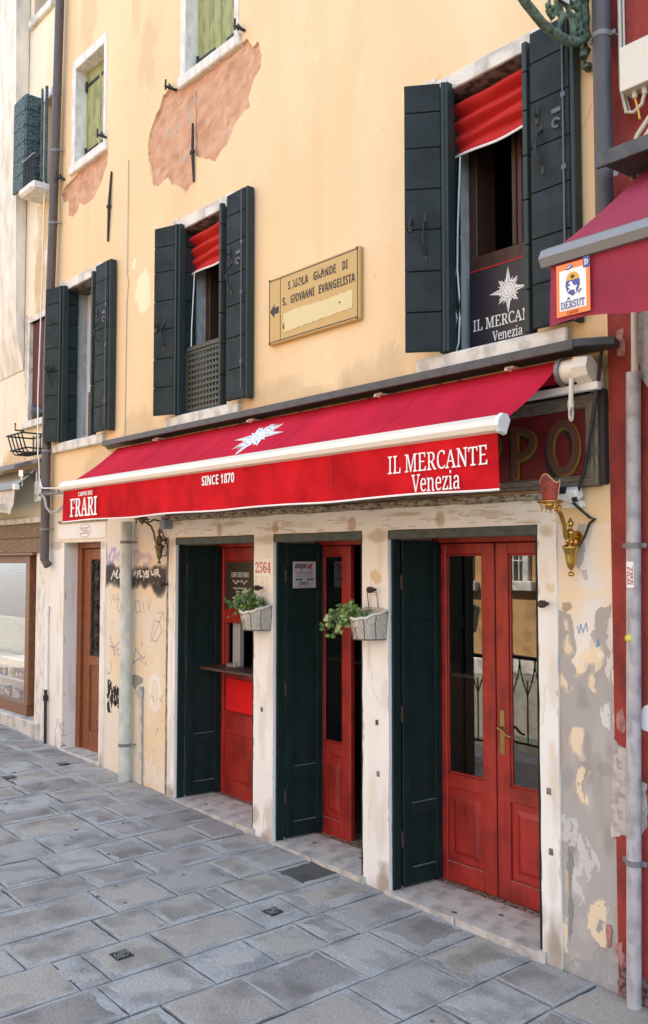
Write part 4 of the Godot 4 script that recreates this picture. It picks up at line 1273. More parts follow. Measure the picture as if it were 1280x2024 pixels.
func brown_door(h: Node3D) -> void:
	var z := -0.15
	var b := MB.new()
	b.span(V(-9.15, 0.10, -0.35), V(-9.06, 2.335, z), 0.006)
	b.span(V(-8.38, 0.10, -0.35), V(-8.31, 2.335, z), 0.006)
	b.span(V(-9.06, 2.24, -0.35), V(-8.38, 2.335, z), 0.006)
	part(h, "brown_door_frame", b, mats.chestnut)
	b = MB.new()
	b.span(V(-9.05, 0.10, -0.24), V(-8.90, 2.235, z - 0.03), 0.006)
	b.span(V(-8.52, 0.10, -0.24), V(-8.39, 2.235, z - 0.03), 0.006)
	for r in [[2.12, 2.235], [1.02, 1.12], [0.10, 0.34]]:
		b.span(V(-8.90, r[0], -0.24), V(-8.52, r[1], z - 0.031), 0.006)
	b.span(V(-8.90, 0.34, -0.23), V(-8.52, 1.02, z - 0.05))
	var d := part(h, "brown_door", b, mats.chestnut)
	b = MB.new()
	b.span(V(-8.90, 1.12, -0.235), V(-8.52, 2.12, -0.215))
	part(d, "pane", b, mats.dark_hollow)
	b = MB.new()
	# wrought scrolls in front of the glass
	for row in 5:
		for s in [-1.0, 1.0]:
			var cx: float = -8.71 + s * 0.09
			var cy := 1.23 + row * 0.195
			var curl: Array = []
			for k in 20:
				var an := k * 0.52
				var r := 0.082 - k * 0.0034
				curl.append(V(cx + s * cos(an) * r, cy + sin(an) * r * 1.05, -0.195))
			b.tube(curl, 0.009, 5)
			b.tube([V(cx - s * 0.07, cy - 0.10, -0.195), V(cx - s * 0.03, cy, -0.195), V(cx - s * 0.07, cy + 0.10, -0.195)], 0.008, 5)
	b.tube([V(-8.71, 1.12, -0.195), V(-8.71, 2.12, -0.195)], 0.010, 6)
	for x in [-8.885, -8.535]:
		b.tube([V(x, 1.12, -0.195), V(x, 2.12, -0.195)], 0.008, 6)
	part(d, "iron_scrolls", b, mats.iron)
	b = MB.new()
	b.tube([V(-8.48, 1.08, z - 0.03), V(-8.48, 1.08, z + 0.02), V(-8.56, 1.075, z + 0.03), V(-8.62, 1.08, z + 0.02)], 0.010, 6)
	part(d, "handle", b, mats.bronze)
	b = MB.new()
	b.span(V(-9.2, -0.1, -0.4), V(-8.25, 0.146, 0.03), 0.01)
	part(h, "threshold", b, mats.step_stone)
	# damp, soot-dark foot of the left jamb
	b = MB.new()
	b.prism(ragged([Vector2(-9.30, 0.0), Vector2(-9.16, 0.0), Vector2(-9.16, 0.42), Vector2(-9.20, 0.36), Vector2(-9.25, 0.44), Vector2(-9.30, 0.30)], 0.02, 0.012, 6), -0.05, 0.003)
	part(h, "damp_stain", b, M("damp", Color(0.16, 0.14, 0.12), 0.9, "grime", Vector3(6, 3, 6)))
	# oval house number over the door
	var oval := PackedVector2Array()
	var inner := PackedVector2Array()
	for k in 32:
		oval.append(Vector2(-8.66 + 0.145 * cos(TAU * k / 32), 2.415 + 0.068 * sin(TAU * k / 32)))
		inner.append(Vector2(-8.66 + 0.137 * cos(TAU * k / 32), 2.415 + 0.061 * sin(TAU * k / 32)))
	b = MB.new()
	b.prism(oval, 0.0, 0.0095)
	var pl := part(h, "number_oval", b, M("old_red", Color(0.42, 0.30, 0.26), 0.9))
	b = MB.new()
	b.prism(inner, 0.0, 0.0105)
	part(pl, "white_field", b, mats.white_paint)
	lettering(pl, "2565", true, Transform3D(Basis(), V(-8.66, 2.415, 0.0112)), 0.19, 0.075, M("faded_number", Color(0.40, 0.27, 0.23), 0.9), "number", true)


# a window with slate shutters: one pair of leaves flat on the wall, one pair folded in the reveal
func shuttered_window(h: Node3D, x0: float, x1: float, hinge: float, ajar: float, ra: float, rb: float, which: int) -> void:
	var y0 := 3.37
	var y1 := 5.03
	var b := MB.new()
	# wooden sash deep in the opening
	var z := -0.26
	var sash: Material = mats.brown_wood if which > 0 else mats.white_paint
	b.span(V(x0, y0, z - 0.19), V(x0 + 0.07, y1, z), 0.005)
	b.span(V(x1 - 0.07, y0, z - 0.05), V(x1, y1, z), 0.005)
	b.span(V(x0 + 0.07, y1 - 0.08, z - 0.05), V(x1 - 0.07, y1, z), 0.005)
	b.span(V(x0 + 0.07, y0, z - 0.05), V(x1 - 0.07, y0 + 0.06, z), 0.005)
	b.span(V(x0 + 0.07, y0 + 0.55, z - 0.05), V(x1 - 0.07, y0 + 0.66, z + 0.02), 0.006)
	var win := part(h, "window", b, sash)
	b = MB.new()
	var mid := lerpf(x0, x1, 0.54)
	b.span(V(mid - 0.035, y0 + 0.66, z - 0.045), V(mid - 0.002, y1 - 0.08, z + 0.012), 0.006)
	b.span(V(mid + 0.002, y0 + 0.66, z - 0.045), V(mid + 0.04, y1 - 0.08, z + 0.005), 0.006)
	part(win, "mullion", b, sash)
	if which != 1:
		b = MB.new()
		b.span(V(mid + 0.04, y0 + 0.66, z - 0.035), V(x1 - 0.07, y1 - 0.08, z - 0.028))
		part(win, "pane", b, mats.glass)
	# stone surround
	b = MB.new()
	b.span(V(x0 - 0.13, y1, -0.30), V(x1 + 0.12, y1 + 0.10, 0.010), 0.005)
	b.span(V(x0 - 0.13, y1 + 0.10, 0.0), V(x0 - 0.03, y1 + 0.13, 0.0098), 0.003)
	part(win, "lintel", b, mats.sill_stone)
	b = MB.new()
	b.span(V(x0 + 0.001, y1 - 0.006, -0.40), V(x1 - 0.001, y1 - 0.001, -0.002))
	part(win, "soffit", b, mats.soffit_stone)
	b = MB.new()
	b.span(V(x0 - 0.18, y0 - 0.10, -0.32), V(x1 + 0.22, y0, 0.05), 0.010)
	part(win, "sill", b, mats.sill_stone)
	b = MB.new()
	b.span(V(x0 + 0.001, y0, -0.28), V(x0 + 0.006, y1 - 0.006, -0.001))
	b.span(V(x1 - 0.006, y0, -0.28), V(x1 - 0.001, y1 - 0.006, -0.002))
	part(win, "jamb", b, M("jamb_grey", Color(0.50, 0.50, 0.50), 0.9, "blotch", Vector3(2, 1, 2)))
	# boards of the leaves
	var edges := [y0 + 0.01, y0 + 0.255, y0 + 0.51, y0 + 0.77, y0 + 1.025, y0 + 1.285, y0 + 1.51, y0 + 1.69]
	var lb := Basis(Vector3.UP, ajar)
	var lo := V(hinge, 0, 0.050)
	for k in 7:
		var ya: float = edges[k] + 0.003
		var yb: float = edges[k + 1] - 0.003
		b = MB.new()
		b.box(lo + lb * V(-0.115, (ya + yb) * 0.5, 0.018), V(0.222, yb - ya, 0.032), 0.003, lb)
		part(win, "shutter_board", b, mats.slate_paint)
		b = MB.new()
		b.span(V(ra, ya, 0.055), V(rb, yb, 0.088), 0.003)
		part(win, "shutter_board", b, mats.slate_paint)
		b = MB.new()
		b.span(V(x0 + 0.014, ya, -0.135), V(x0 + 0.045, yb, 0.040), 0.003)
		part(win, "shutter_board", b, M("reveal_paint", Color(0.015, 0.030, 0.030), 0.6, "soft", Vector3(1, 1, 1)))
		b = MB.new()
		b.span(V(x1 - 0.055, ya, -0.135), V(x1 - 0.022, yb, 0.05), 0.003)
		part(win, "shutter_board", b, M("reveal_paint", Color.WHITE))
	# battens behind the boards, meeting stiles
	var ye: float = edges[7] - 0.003
	var ym: float = (edges[0] + ye) * 0.5
	var yl: float = ye - edges[0]
	b = MB.new()
	b.box(lo + lb * V(-0.115, ym, -0.010), V(0.19, yl - 0.04, 0.022), 0.0, lb)
	b.box(lo + lb * V(0.012, ym, 0.010), V(0.024, yl + 0.012, 0.052), 0.004, lb)
	part(win, "shutter_stile", b, mats.reveal_paint)
	b = MB.new()
	b.span(V(ra + 0.02, edges[0] + 0.02, 0.030), V(rb - 0.02, ye - 0.02, 0.054))
	b.span(V(rb + 0.001, edges[0] - 0.006, 0.012), V(rb + 0.028, ye + 0.006, 0.080), 0.004)
	part(win, "shutter_stile", b, mats.reveal_paint)
	b = MB.new()
	b.span(V(hinge + 0.028, edges[0] - 0.004, -0.01), V(hinge + 0.060, ye + 0.004, 0.060), 0.004)
	part(win, "shutter_stile", b, mats.reveal_paint)
	# iron: bow handle and hook on each leaf, a long bolt on the right one
	for side in 2:
		var at := func(u: float, y: float, z: float) -> Vector3: return (lo + lb * V(u - 0.235, y, z + 0.034)) if side == 0 else V(ra + u, y, z + 0.088)
		var hb := lb if side == 0 else Basis()
		var hx: float = 0.135 if side == 0 else 0.075
		var hy := y0 + (0.66 if side == 0 else 0.95)
		b = MB.new()
		b.tube([at.call(hx, hy + 0.16, 0.0), at.call(hx - 0.008, hy + 0.13, 0.027), at.call(hx - 0.012, hy + 0.05, 0.042), at.call(hx, hy - 0.02, 0.027), at.call(hx + 0.004, hy - 0.05, 0.002)], [0.006, 0.011, 0.012, 0.010, 0.006], 6)
		b.box(at.call(hx, hy + 0.18, 0.002), V(0.018, 0.05, 0.006), 0.002, hb)
		b.box(at.call(hx + 0.005, hy - 0.07, 0.002), V(0.02, 0.05, 0.006), 0.002, hb)
		part(win, "latch", b, mats.iron)
		b = MB.new()
		var cx: float = 0.045 if side == 0 else 0.05
		var cy: float = hy + (0.14 if side == 0 else 0.24)
		b.box(at.call(cx, cy, 0.004), V(0.026, 0.09, 0.012), 0.003, hb)
		b.tube([at.call(cx, cy, 0.007), at.call(cx + 0.008, cy, 0.03), at.call(cx + 0.008, cy + 0.03, 0.035)], 0.008, 6)
		part(win, "catch", b, mats.iron)
	b = MB.new()
	b.tube([V(rb - 0.03, y0 + 0.08, 0.096), V(rb - 0.03, y1 + 0.02, 0.096)], 0.006, 6)
	for y in [0.3, 0.85, 1.25]:
		b.box(V(rb - 0.03, y0 + y, 0.094), V(0.03, 0.03, 0.014), 0.003)
	part(win, "bolt", b, M("bolt_grey", Color(0.09, 0.09, 0.11), 0.5))
	b = MB.new()
	b.box(V(rb - 0.075, y0 + 1.18, 0.092), V(0.06, 0.028, 0.012), 0.003)
	b.lathe([Vector2(0.030, 0), Vector2(0.030, 0.008), Vector2(0.016, 0.008), Vector2(0.016, 0)], Transform3D(Basis(Vector3.RIGHT, PI / 2), V(rb - 0.075, y0 + 1.11, 0.09)), 14, TAU * 0.8, PI * 0.3)
	part(win, "padlock_plate", b, mats.bolt_grey)
	if which > 0:
		roman_blind(win, x0, x1, y1, which)
	if which == 1:
		lattice(win, x0, x1, y0)
	if which == 2:
		poster(win, x0, x1, y0)
	if which == 0:
		b = MB.new()
		b.span(V(x0 + 0.30, y0 + 0.58, -0.20), V(x0 + 0.36, y1 - 0.05, -0.16), 0.004)
		b.span(V(x0 + 0.42, y0 + 0.58, -0.19), V(x0 + 0.455, y1 - 0.05, -0.15), 0.004)
		b.span(V(x0 + 0.30, y0 + 0.55, -0.20), V(x1 - 0.06, y0 + 0.60, -0.15), 0.004)
		part(win, "open_sash", b, mats.white_paint)
		b = MB.new()
		b.span(V(x0 + 0.34, y0 + 0.60, -0.185), V(x1 - 0.06, y1 - 0.06, -0.178))
		part(win, "curtain", b, M("lace", Color(0.62, 0.62, 0.64), 0.9))
		b = MB.new()
		b.tube([V(x0 + 0.33, y0, -0.15), V(x0 + 0.33, y0 + 0.52, -0.15)], 0.022, 6)
		part(win, "post", b, mats.brown_wood)


func roman_blind(win: Node3D, x0: float, x1: float, y1: float, which: int) -> void:
	var b := MB.new()
	var top := y1 - 0.02
	var deep := 0.33
	var f := func(u: float, v: float) -> Vector3:
		var x := lerpf(x0 + 0.03, x1 - 0.035, u)
		var sag := 0.030 * sin(PI * u) * v * (1.0 if which == 2 else 0.4) + 0.012 * sin(u * 7.0 + v * 3.0) * v
		var fold := 0.075 * absf(sin(v * PI * 3.5 + 0.5 * (u - 0.5) + 0.18 * sin(u * 5.0 + v * 6.0))) * (1.0 - 0.55 * v) + 0.006 * sin(u * 9.0 + v * 13.0)
		return V(x, top - deep * v - 0.02 * v * (1.0 - absf(cos(v * PI * 3.5))) - sag * 0.4 + (0.02 * (u - 0.5)), -0.13 + fold)
	b.sheet(f, 24, 60, V(0, 0.2, 1))
	part(win, "blind", b, mats.blind_red)
	b = MB.new()
	var hem: Array = []
	for k in 25:
		hem.append(f.call(k / 24.0, 1.0) + V(0, -0.006, 0.004))
	b.tube(hem, 0.009, 6, true, 0.5)
	part(win, "hem", b, mats.print_white)
	b = MB.new()
	var start: Vector3 = f.call(0.08, 1.0)
	b.tube([start, start + V(-0.01, -0.5, 0.02), start + V(-0.015, -0.72, 0.02)], 0.006, 6)
	if which == 2:
		for s in [-1.0, 1.0]:
			b.tube([start + V(-0.015, -0.72, 0.02), start + V(-0.015 + s * 0.03, -0.9, 0.04), start + V(0.0 + s * 0.012, -1.05, 0.03), start + V(s * 0.02 - 0.02, -1.2, 0.03), start + V(-0.06, -1.32, 0.02)], 0.006, 6)
	part(win, "cord", b, mats.print_white)


func lattice(win: Node3D, x0: float, x1: float, y0: float) -> void:
	var b := MB.new()
	var xa := x0 + 0.05
	var xb := x1 - 0.06
	var ya := y0 + 0.01
	var yb := y0 + 0.58
	b.span(V(xa, yb - 0.02, -0.06), V(xb, yb + 0.02, -0.025), 0.004)
	b.span(V(xa, ya - 0.005, -0.06), V(xb, ya + 0.022, -0.025), 0.004)
	b.span(V(xa - 0.02, ya, -0.06), V(xa + 0.012, yb + 0.02, -0.025), 0.004)
	b.span(V(xb - 0.012, ya, -0.06), V(xb + 0.02, yb + 0.02, -0.025), 0.004)
	for k in 13:
		var x := lerpf(xa + 0.025, xb - 0.025, k / 12.0)
		b.span(V(x - 0.011, ya, -0.048), V(x + 0.011, yb, -0.040))
	for k in 11:
		var y := lerpf(ya + 0.04, yb - 0.035, k / 10.0)
		b.span(V(xa, y - 0.011, -0.0397), V(xb, y + 0.011, -0.034))
	part(win, "lattice", b, M("lattice_green", Color(0.062, 0.070, 0.058), 0.6))


func poster(win: Node3D, x0: float, x1: float, y0: float) -> void:
	var b := MB.new()
	b.span(V(x0 + 0.055, y0 + 0.045, -0.215), V(x1 - 0.03, y0 + 0.555, -0.200), 0.003)
	var p := part(win, "banner_panel", b, M("banner_black", Color(0.022, 0.021, 0.030), 0.45))
	b = MB.new()
	b.span(V(x0 + 0.055, y0 + 0.548, -0.1995), V(x1 - 0.03, y0 + 0.555, -0.197))
	part(p, "red_edge", b, mats.blind_red)
	var t := Transform3D(Basis(), V(-3.42, y0 + 0.375, -0.199))
	compass_emblem(p, t, 0.145)
	lettering(p, "IL MERCANTE", true, Transform3D(Basis(), V(-3.430, y0 + 0.205, -0.1985)), 0.53, 0.070, mats.print_white)
	lettering(p, "Venezia", true, Transform3D(Basis(), V(-3.43, y0 + 0.115, -0.1985)), 0.225, 0.062, mats.print_white)


# compass star with a sun's face in its middle, drawn in t's XY plane
func compass_emblem(parent: Node3D, t: Transform3D, r: float) -> void:
	var b := MB.new()
	var star := PackedVector2Array()
	for k in 16:
		var an := TAU * k / 16
		var rad := r * (1.0 if k % 4 == 0 else (0.72 if k % 4 == 2 else 0.36))
		star.append(Vector2(sin(an), cos(an)) * rad)
	b.prism(star, 0.0, 0.0010, t)
	for k in 24:
		var an := TAU * (k + 0.5) / 24
		var d := Vector2(sin(an), cos(an))
		var s := d.orthogonal()
		var tip := d * r * (0.60 if k % 2 else 0.52) + s * r * 0.03
		b.prism(PackedVector2Array([d * r * 0.3 + s * r * 0.055, tip, d * r * 0.3 - s * r * 0.055]), 0.0, 0.0014, t)
	var e := part(parent, "emblem", b, mats.print_white)
	b = MB.new()
	var ring := func(ra: float, rb: float, z: float) -> void:
		for k in 28:
			var a0 := TAU * k / 28
			var a1 := TAU * (k + 1) / 28
			b.quad(t * V(sin(a0) * ra, cos(a0) * ra, z), t * V(sin(a1) * ra, cos(a1) * ra, z), t * V(sin(a1) * rb, cos(a1) * rb, z), t * V(sin(a0) * rb, cos(a0) * rb, z), t.basis.z)
	ring.call(r * 0.34, r * 0.365, 0.0019)
	ring.call(r * 0.22, r * 0.24, 0.0019)
	for k in 8:
		var an := TAU * k / 8
		var d := Vector2(sin(an), cos(an))
		var s := d.orthogonal()
		b.prism(PackedVector2Array([d * r * 0.36, d * r * (0.98 if k % 2 == 0 else 0.70), d * r * 0.36 + s * r * 0.05]), 0.0012, 0.0019, t)
	for s in [-1.0, 1.0]:
		b.prism(PackedVector2Array([Vector2(s * r * 0.05, r * 0.05), Vector2(s * r * 0.12, r * 0.07), Vector2(s * r * 0.11, r * 0.03)]), 0.0015, 0.0019, t)
	b.prism(PackedVector2Array([Vector2(-r * 0.02, r * 0.04), Vector2(r * 0.03, -r * 0.04), Vector2(-r * 0.02, -r * 0.04)]), 0.0015, 0.0019, t)
	b.prism(PackedVector2Array([Vector2(-r * 0.08, -r * 0.09), Vector2(r * 0.08, -r * 0.09), Vector2(0, -r * 0.13)]), 0.0015, 0.0019, t)
	part(e, "emblem_lines", b, mats.print_grey)


func olive_window(h: Node3D, x0: float, x1: float, y0: float, y1: float) -> void:
	var b := MB.new()
	b.span(V(x0 - 0.08, y1 - 0.006, -0.25), V(x1 + 0.05, y1 + 0.10, 0.012), 0.006)
	b.span(V(x0 - 0.08, y0, -0.16), V(x0 + 0.006, y1 - 0.001, 0.010), 0.005)
	b.span(V(x1 - 0.006, y0, -0.16), V(x1 + 0.055, y1 - 0.001, 0.010), 0.005)
	var win := part(h, "window", b, mats.pale_stone)
	b = MB.new()
	b.span(V(x0 - 0.09, y0 - 0.10, -0.25), V(x1 + 0.09, y0 + 0.004, 0.035), 0.01)
	part(win, "sill", b, mats.pale_stone)
	b = MB.new()
	b.span(V(x0, y0, -0.30), V(x1, y1, -0.16))
	part(win, "backing", b, mats.dark_hollow)
	var n := 4
	for k in n:
		var xa := lerpf(x0, x1, float(k) / n)
		var xb := lerpf(x0, x1, float(k + 1) / n)
		b = MB.new()
		b.span(V(xa + 0.003, y0 + 0.008, -0.155), V(xb - 0.003, y1 - 0.006, -0.125 + 0.002 * (k % 2)), 0.004)
		part(win, "shutter_board", b, mats.olive_paint)
	for s in [[x0, 1.0], [x1, -1.0]]:
		for y in [y0 + 0.16, y1 - 0.16]:
			b = MB.new()
			b.span(V(minf(s[0], s[0] + s[1] * 0.30), y - 0.016, -0.123), V(maxf(s[0], s[0] + s[1] * 0.30), y + 0.016, -0.112), 0.003)
			b.tube([V(s[0] + s[1] * 0.02, y - 0.06, -0.115), V(s[0] + s[1] * 0.02, y + 0.05, -0.115)], 0.014, 6)
			part(win, "hinge_strap", b, mats.iron)


# ---------------------------------------------------------------- the weathered cream house on the left, with its shop
func left_house() -> void:
	var h := thing("cream_house", "weathered cream house at the left edge with a wooden shop front", "house", V(-12.5, 0, 0))
	var c := Canvas.new(-11.7, -9.62, 2.5, 9.4, 150.0, 41)
	c.coat(Color(0.885, 0.815, 0.69), Color(0.92, 0.88, 0.80), 0.012, 2.2)
	var pale := Color(0.86, 0.82, 0.75)
	var tan := Color(0.72, 0.59, 0.40)
	for s in [[-10.3, 6.0, 0.35, 0.9, pale], [-9.9, 5.4, 0.2, 0.7, tan], [-10.3, 4.6, 0.2, 0.8, pale], [-10.6, 5.0, 0.2, 1.2, pale], [-10.5, 3.2, 0.5, 0.3, tan], [-9.8, 3.2, 0.3, 0.25, tan], [-10.9, 4.0, 0.4, 0.7, pale], [-9.75, 6.0, 0.1, 0.4, tan], [-10.2, 8.1, 0.3, 0.4, pale], [-10.45, 5.55, 0.12, 0.35, tan]]:
		c.stain(Vector2(s[0], s[1]), s[2], s[3], s[4], 0.6)
	c.area([Vector2(-10.30, 5.0), Vector2(-10.18, 4.9), Vector2(-10.16, 4.2), Vector2(-10.22, 3.9), Vector2(-10.34, 4.3), Vector2(-10.28, 4.6)], Color(0.72, 0.69, 0.66), 0.8, 0.03)
	c.area([Vector2(-10.0, 6.2), Vector2(-9.75, 6.25), Vector2(-9.78, 5.2), Vector2(-9.95, 5.5)], Color(0.76, 0.66, 0.50), 0.6, 0.04, 0.1)
	for k in 12:
		var x := rng.randf_range(-11.4, -9.7)
		c.line([Vector2(x, 7.5 - k * 0.4), Vector2(x + 0.02, 7.2 - k * 0.4), Vector2(x + 0.01, 6.9 - k * 0.4)], 0.008, tan, 0.35)
	var m := canvas_mat("cream_plaster", c)
	var w := CSGCombiner3D.new()
	w.name = "wall"
	h.add_child(w)
	w.position = -h.position
	var box := CSGBox3D.new()
	box.size = V(6.0, 9.8, 0.45)
	box.position = V(-12.624, 4.5, -0.225)
	w.add_child(box)
	for o in [[-9.86, -9.66, 6.30, 7.36], [-10.16, -9.66, 3.70, 4.86], [-10.2, -9.66, 8.50, 9.2], [-13.0, -9.86, 0.30, 2.19], [-14.6, -13.6, 3.7, 5.0]]:
		var hole := CSGBox3D.new()
		hole.operation = CSGShape3D.OPERATION_SUBTRACTION
		hole.size = V(o[1] - o[0], o[3] - o[2], 0.8)
		hole.position = V((o[0] + o[1]) * 0.5, (o[2] + o[3]) * 0.5, -0.15)
		w.add_child(hole)
	w.material_override = m
	var b := MB.new()
	b.span(V(-15.6, -0.2, -3.2), V(-9.64, 9.4, -3.0))
	b.span(V(-15.6, -0.2, -3.0), V(-15.4, 9.4, -0.46))
	b.span(V(-9.83, 0.3, -3.0), V(-9.63, 9.4, -0.46))
	b.span(V(-15.4, 2.5, -3.0), V(-9.83, 2.7, -0.46))
	b.span(V(-15.4, 5.4, -3.0), V(-9.83, 5.6, -0.46))
	part(h, "inner_wall", b, mats.dark_hollow)
	b = MB.new()
	b.span(V(-15.6, 9.4, -3.2), V(-9.63, 9.6, 0.25), 0.02)
	part(h, "roof", b, mats.terracotta)
	# chimney breast that leans out of the wall and tapers in below
	b = MB.new()
	var side := PackedVector2Array([Vector2(0.0, 9.4), Vector2(0.20, 9.4), Vector2(0.125, 5.1), Vector2(0.11, 4.75), Vector2(0.0, 4.25)])
	b.prism(side, -13.4, -10.31, Transform3D(Basis(V(0, 0, 1), V(0, 1, 0), V(1, 0, 0)), Vector3.ZERO), true, 0.01)
	part(h, "chimney_breast", b, M("bleached_plaster", Color(0.84, 0.76, 0.65), 0.95, "soft", Vector3(1.0, 0.4, 1.0), "lumpy", 0.3))
	# upper window with a peeling blue-green shutter and a little balcony rail
	b = MB.new()
	b.span(V(-9.98, 7.36, -0.3), V(-9.64, 7.48, 0.02), 0.008)
	var win := part(h, "window", b, mats.pale_stone)
	b = MB.new()
	b.span(V(-9.92, 6.19, -0.3), V(-9.52, 6.30, 0.27), 0.03)
	part(win, "sill", b, mats.pale_stone)
	b = MB.new()
	b.span(V(-9.86, 6.30, -0.40), V(-9.66, 7.36, -0.30))
	part(win, "backing", b, mats.dark_hollow)
	for k in 6:
		var ya := 6.34 + k * 0.18
		b = MB.new()
		b.span(V(-10.22, ya, 0.185), V(-9.90, ya + 0.174, 0.215), 0.004)
		part(win, "shutter_board", b, M("peeling_teal", Color(0.095, 0.155, 0.165), 0.8, "grime", Vector3(2.2, 5, 2.2), "lumpy", 0.5))
		b = MB.new()
		b.span(V(-9.893, ya, 0.02), V(-9.863, ya + 0.174, 0.21), 0.004)
		part(win, "shutter_board", b, M("peeling_teal", Color.WHITE))
	b = MB.new()
	b.box(V(-9.60, 6.86, 0.085), V(0.16, 1.08, 0.032), 0.005, Basis(Vector3.UP, -0.42))
	part(win, "shutter_leaf", b, M("peeling_teal", Color.WHITE))
	b = MB.new()
	b.box(V(-9.615, 6.84, 0.130), V(0.16, 1.04, 0.024), 0.005, Basis(Vector3.UP, -0.42))
	part(win, "shutter_leaf", b, M("peeling_teal", Color.WHITE))
	for k in 8:
		var x := -9.84 + k * 0.042
		b = MB.new()
		b.tube([V(x, 6.30, 0.24), V(x, 6.60, 0.24)], 0.006, 5)
		part(win, "baluster", b, mats.iron)
	b = MB.new()
	b.tube([V(-9.86, 6.60, 0.03), V(-9.86, 6.60, 0.24), V(-9.53, 6.60, 0.24)], 0.012, 6)
	part(win, "rail", b, mats.grey_metal)
	# boarded window with flaking dark red paint
	b = MB.new()
	b.span(V(-10.20, 4.86, -0.2), V(-9.63, 4.93, 0.012), 0.005)
	b.span(V(-10.20, 3.70, -0.2), V(-10.155, 4.86, 0.010), 0.004)
	b.span(V(-10.20, 3.62, -0.2), V(-9.63, 3.70, 0.07), 0.006)
	win = part(h, "window", b, mats.sill_stone)
	for k in 3:
		b = MB.new()
		b.span(V(-10.155 + k * 0.165, 3.70, -0.07), V(-10.155 + k * 0.165 + 0.16, 4.86, -0.035), 0.004)
		part(win, "window_board", b, M("flaking_red", Color(0.115, 0.028, 0.022), 0.85, "blotch", Vector3(5, 1.5, 5), "lumpy", 0.8))
	# top window with a brown frame
	b = MB.new()
	b.span(V(-10.26, 8.40, -0.3), V(-9.62, 8.50, 0.05), 0.01)
	win = part(h, "window", b, mats.sill_stone)
	b = MB.new()
	b.span(V(-10.2, 8.5, -0.3), V(-9.66, 9.2, -0.22))
	part(win, "backing", b, mats.dark_hollow)
	for k in 4:
		b = MB.new()
		b.span(V(-10.19 + k * 0.15, 8.5, -0.2), V(-10.15 + k * 0.15, 9.2, -0.16), 0.004)
		part(win, "glazing_bar", b, M("faded_mauve", Color(0.30, 0.17, 0.16), 0.8))
	# ground storey: stone jamb, fascia boards, shop window, door
	b = MB.new()
	b.span(V(-9.86, -0.1, -0.45), V(-9.622, 2.2, 0.004), 0.006)
	part(h, "stone_upright", b, mats.pale_stone)
	for k in 2:
		b = MB.new()
		b.span(V(-14.0, 2.20 + k * 0.165, -0.02), V(-9.60, 2.20 + k * 0.165 + 0.16, 0.045), 0.006)
		part(h, "fascia_board", b, mats.grey_wood)
	b = MB.new()
	b.span(V(-14.0, 2.53, -0.02), V(-9.60, 2.60, 0.075), 0.01)
	part(h, "fascia_ledge", b, mats.sill_stone)
	b = MB.new()
	b.span(V(-14.0, 2.17, -0.05), V(-9.86, 2.20, 0.055), 0.006)
	part(h, "fascia_moulding", b, mats.oak)
	b = MB.new()
	b.span(V(-14.0, -0.1, -0.45), V(-9.70, 0.33, 0.03), 0.012)
	part(h, "shop_sill", b, mats.kerb_stone)
	b = MB.new()
	b.span(V(-13.0, 0.33, -0.16), V(-10.22, 0.47, -0.06), 0.006)
	b.span(V(-13.0, 2.08, -0.16), V(-10.22, 2.17, -0.06), 0.006)
	b.span(V(-10.26, 0.47, -0.16), V(-10.15, 2.17, -0.04), 0.006)
	b.span(V(-13.0, 0.47, -0.16), V(-12.9, 2.08, -0.06), 0.006)
	var front := part(h, "shop_window", b, mats.oak)
	b = MB.new()
	b.span(V(-12.9, 0.47, -0.13), V(-10.26, 2.08, -0.124))
	part(front, "pane", b, mats.thin_glass)
	b = MB.new()
	b.span(V(-12.95, 0.40, -0.50), V(-10.2, 0.425, -0.16))
	b.span(V(-12.95, 0.655, -0.46), V(-10.2, 0.675, -0.22), 0.003)
	b.span(V(-12.95, 0.90, -0.50), V(-10.2, 0.92, -0.22), 0.003)
	b.span(V(-12.95, 0.38, -0.52), V(-10.2, 0.92, -0.50))
	b.span(V(-10.22, 0.38, -0.52), V(-10.2, 2.1, -0.16))
	part(front, "display_shelf", b, mats.white_paint)
	b = MB.new()
	for k in 33:
		b.box(V(-11.55, 0.96 + k * 0.0345, -0.42), V(2.7, 0.036, 0.003), 0.0, Basis(Vector3.RIGHT, 0.32))
	part(front, "blind_slats", b, M("blind_grey", Color(0.34, 0.37, 0.43), 0.6)).set_meta("kind", "stuff")
	b = MB.new()
	b.span(V(-10.15, 0.33, -0.30), V(-10.02, 2.17, -0.24), 0.005)
	b.span(V(-9.90, 0.33, -0.30), V(-9.86, 2.17, -0.24), 0.005)
	b.span(V(-10.02, 1.94, -0.30), V(-9.90, 2.17, -0.2405), 0.005)
	b.span(V(-10.02, 0.33, -0.30), V(-9.90, 0.55, -0.2405), 0.005)
	b.span(V(-10.02, 0.86, -0.30), V(-9.90, 1.0, -0.2405), 0.005)
	var d := part(h, "shop_door", b, mats.chestnut)
	b = MB.new()
	b.span(V(-10.02, 0.55, -0.29), V(-9.90, 1.94, -0.27))
	part(d, "pane", b, mats.dark_hollow)
	b = MB.new()
	b.tube([V(-10.07, 1.22, -0.24), V(-10.07, 1.22, -0.19), V(-10.07, 1.0, -0.19), V(-10.07, 1.0, -0.24)], 0.012, 6)
	part(d, "handle", b, mats.bronze)


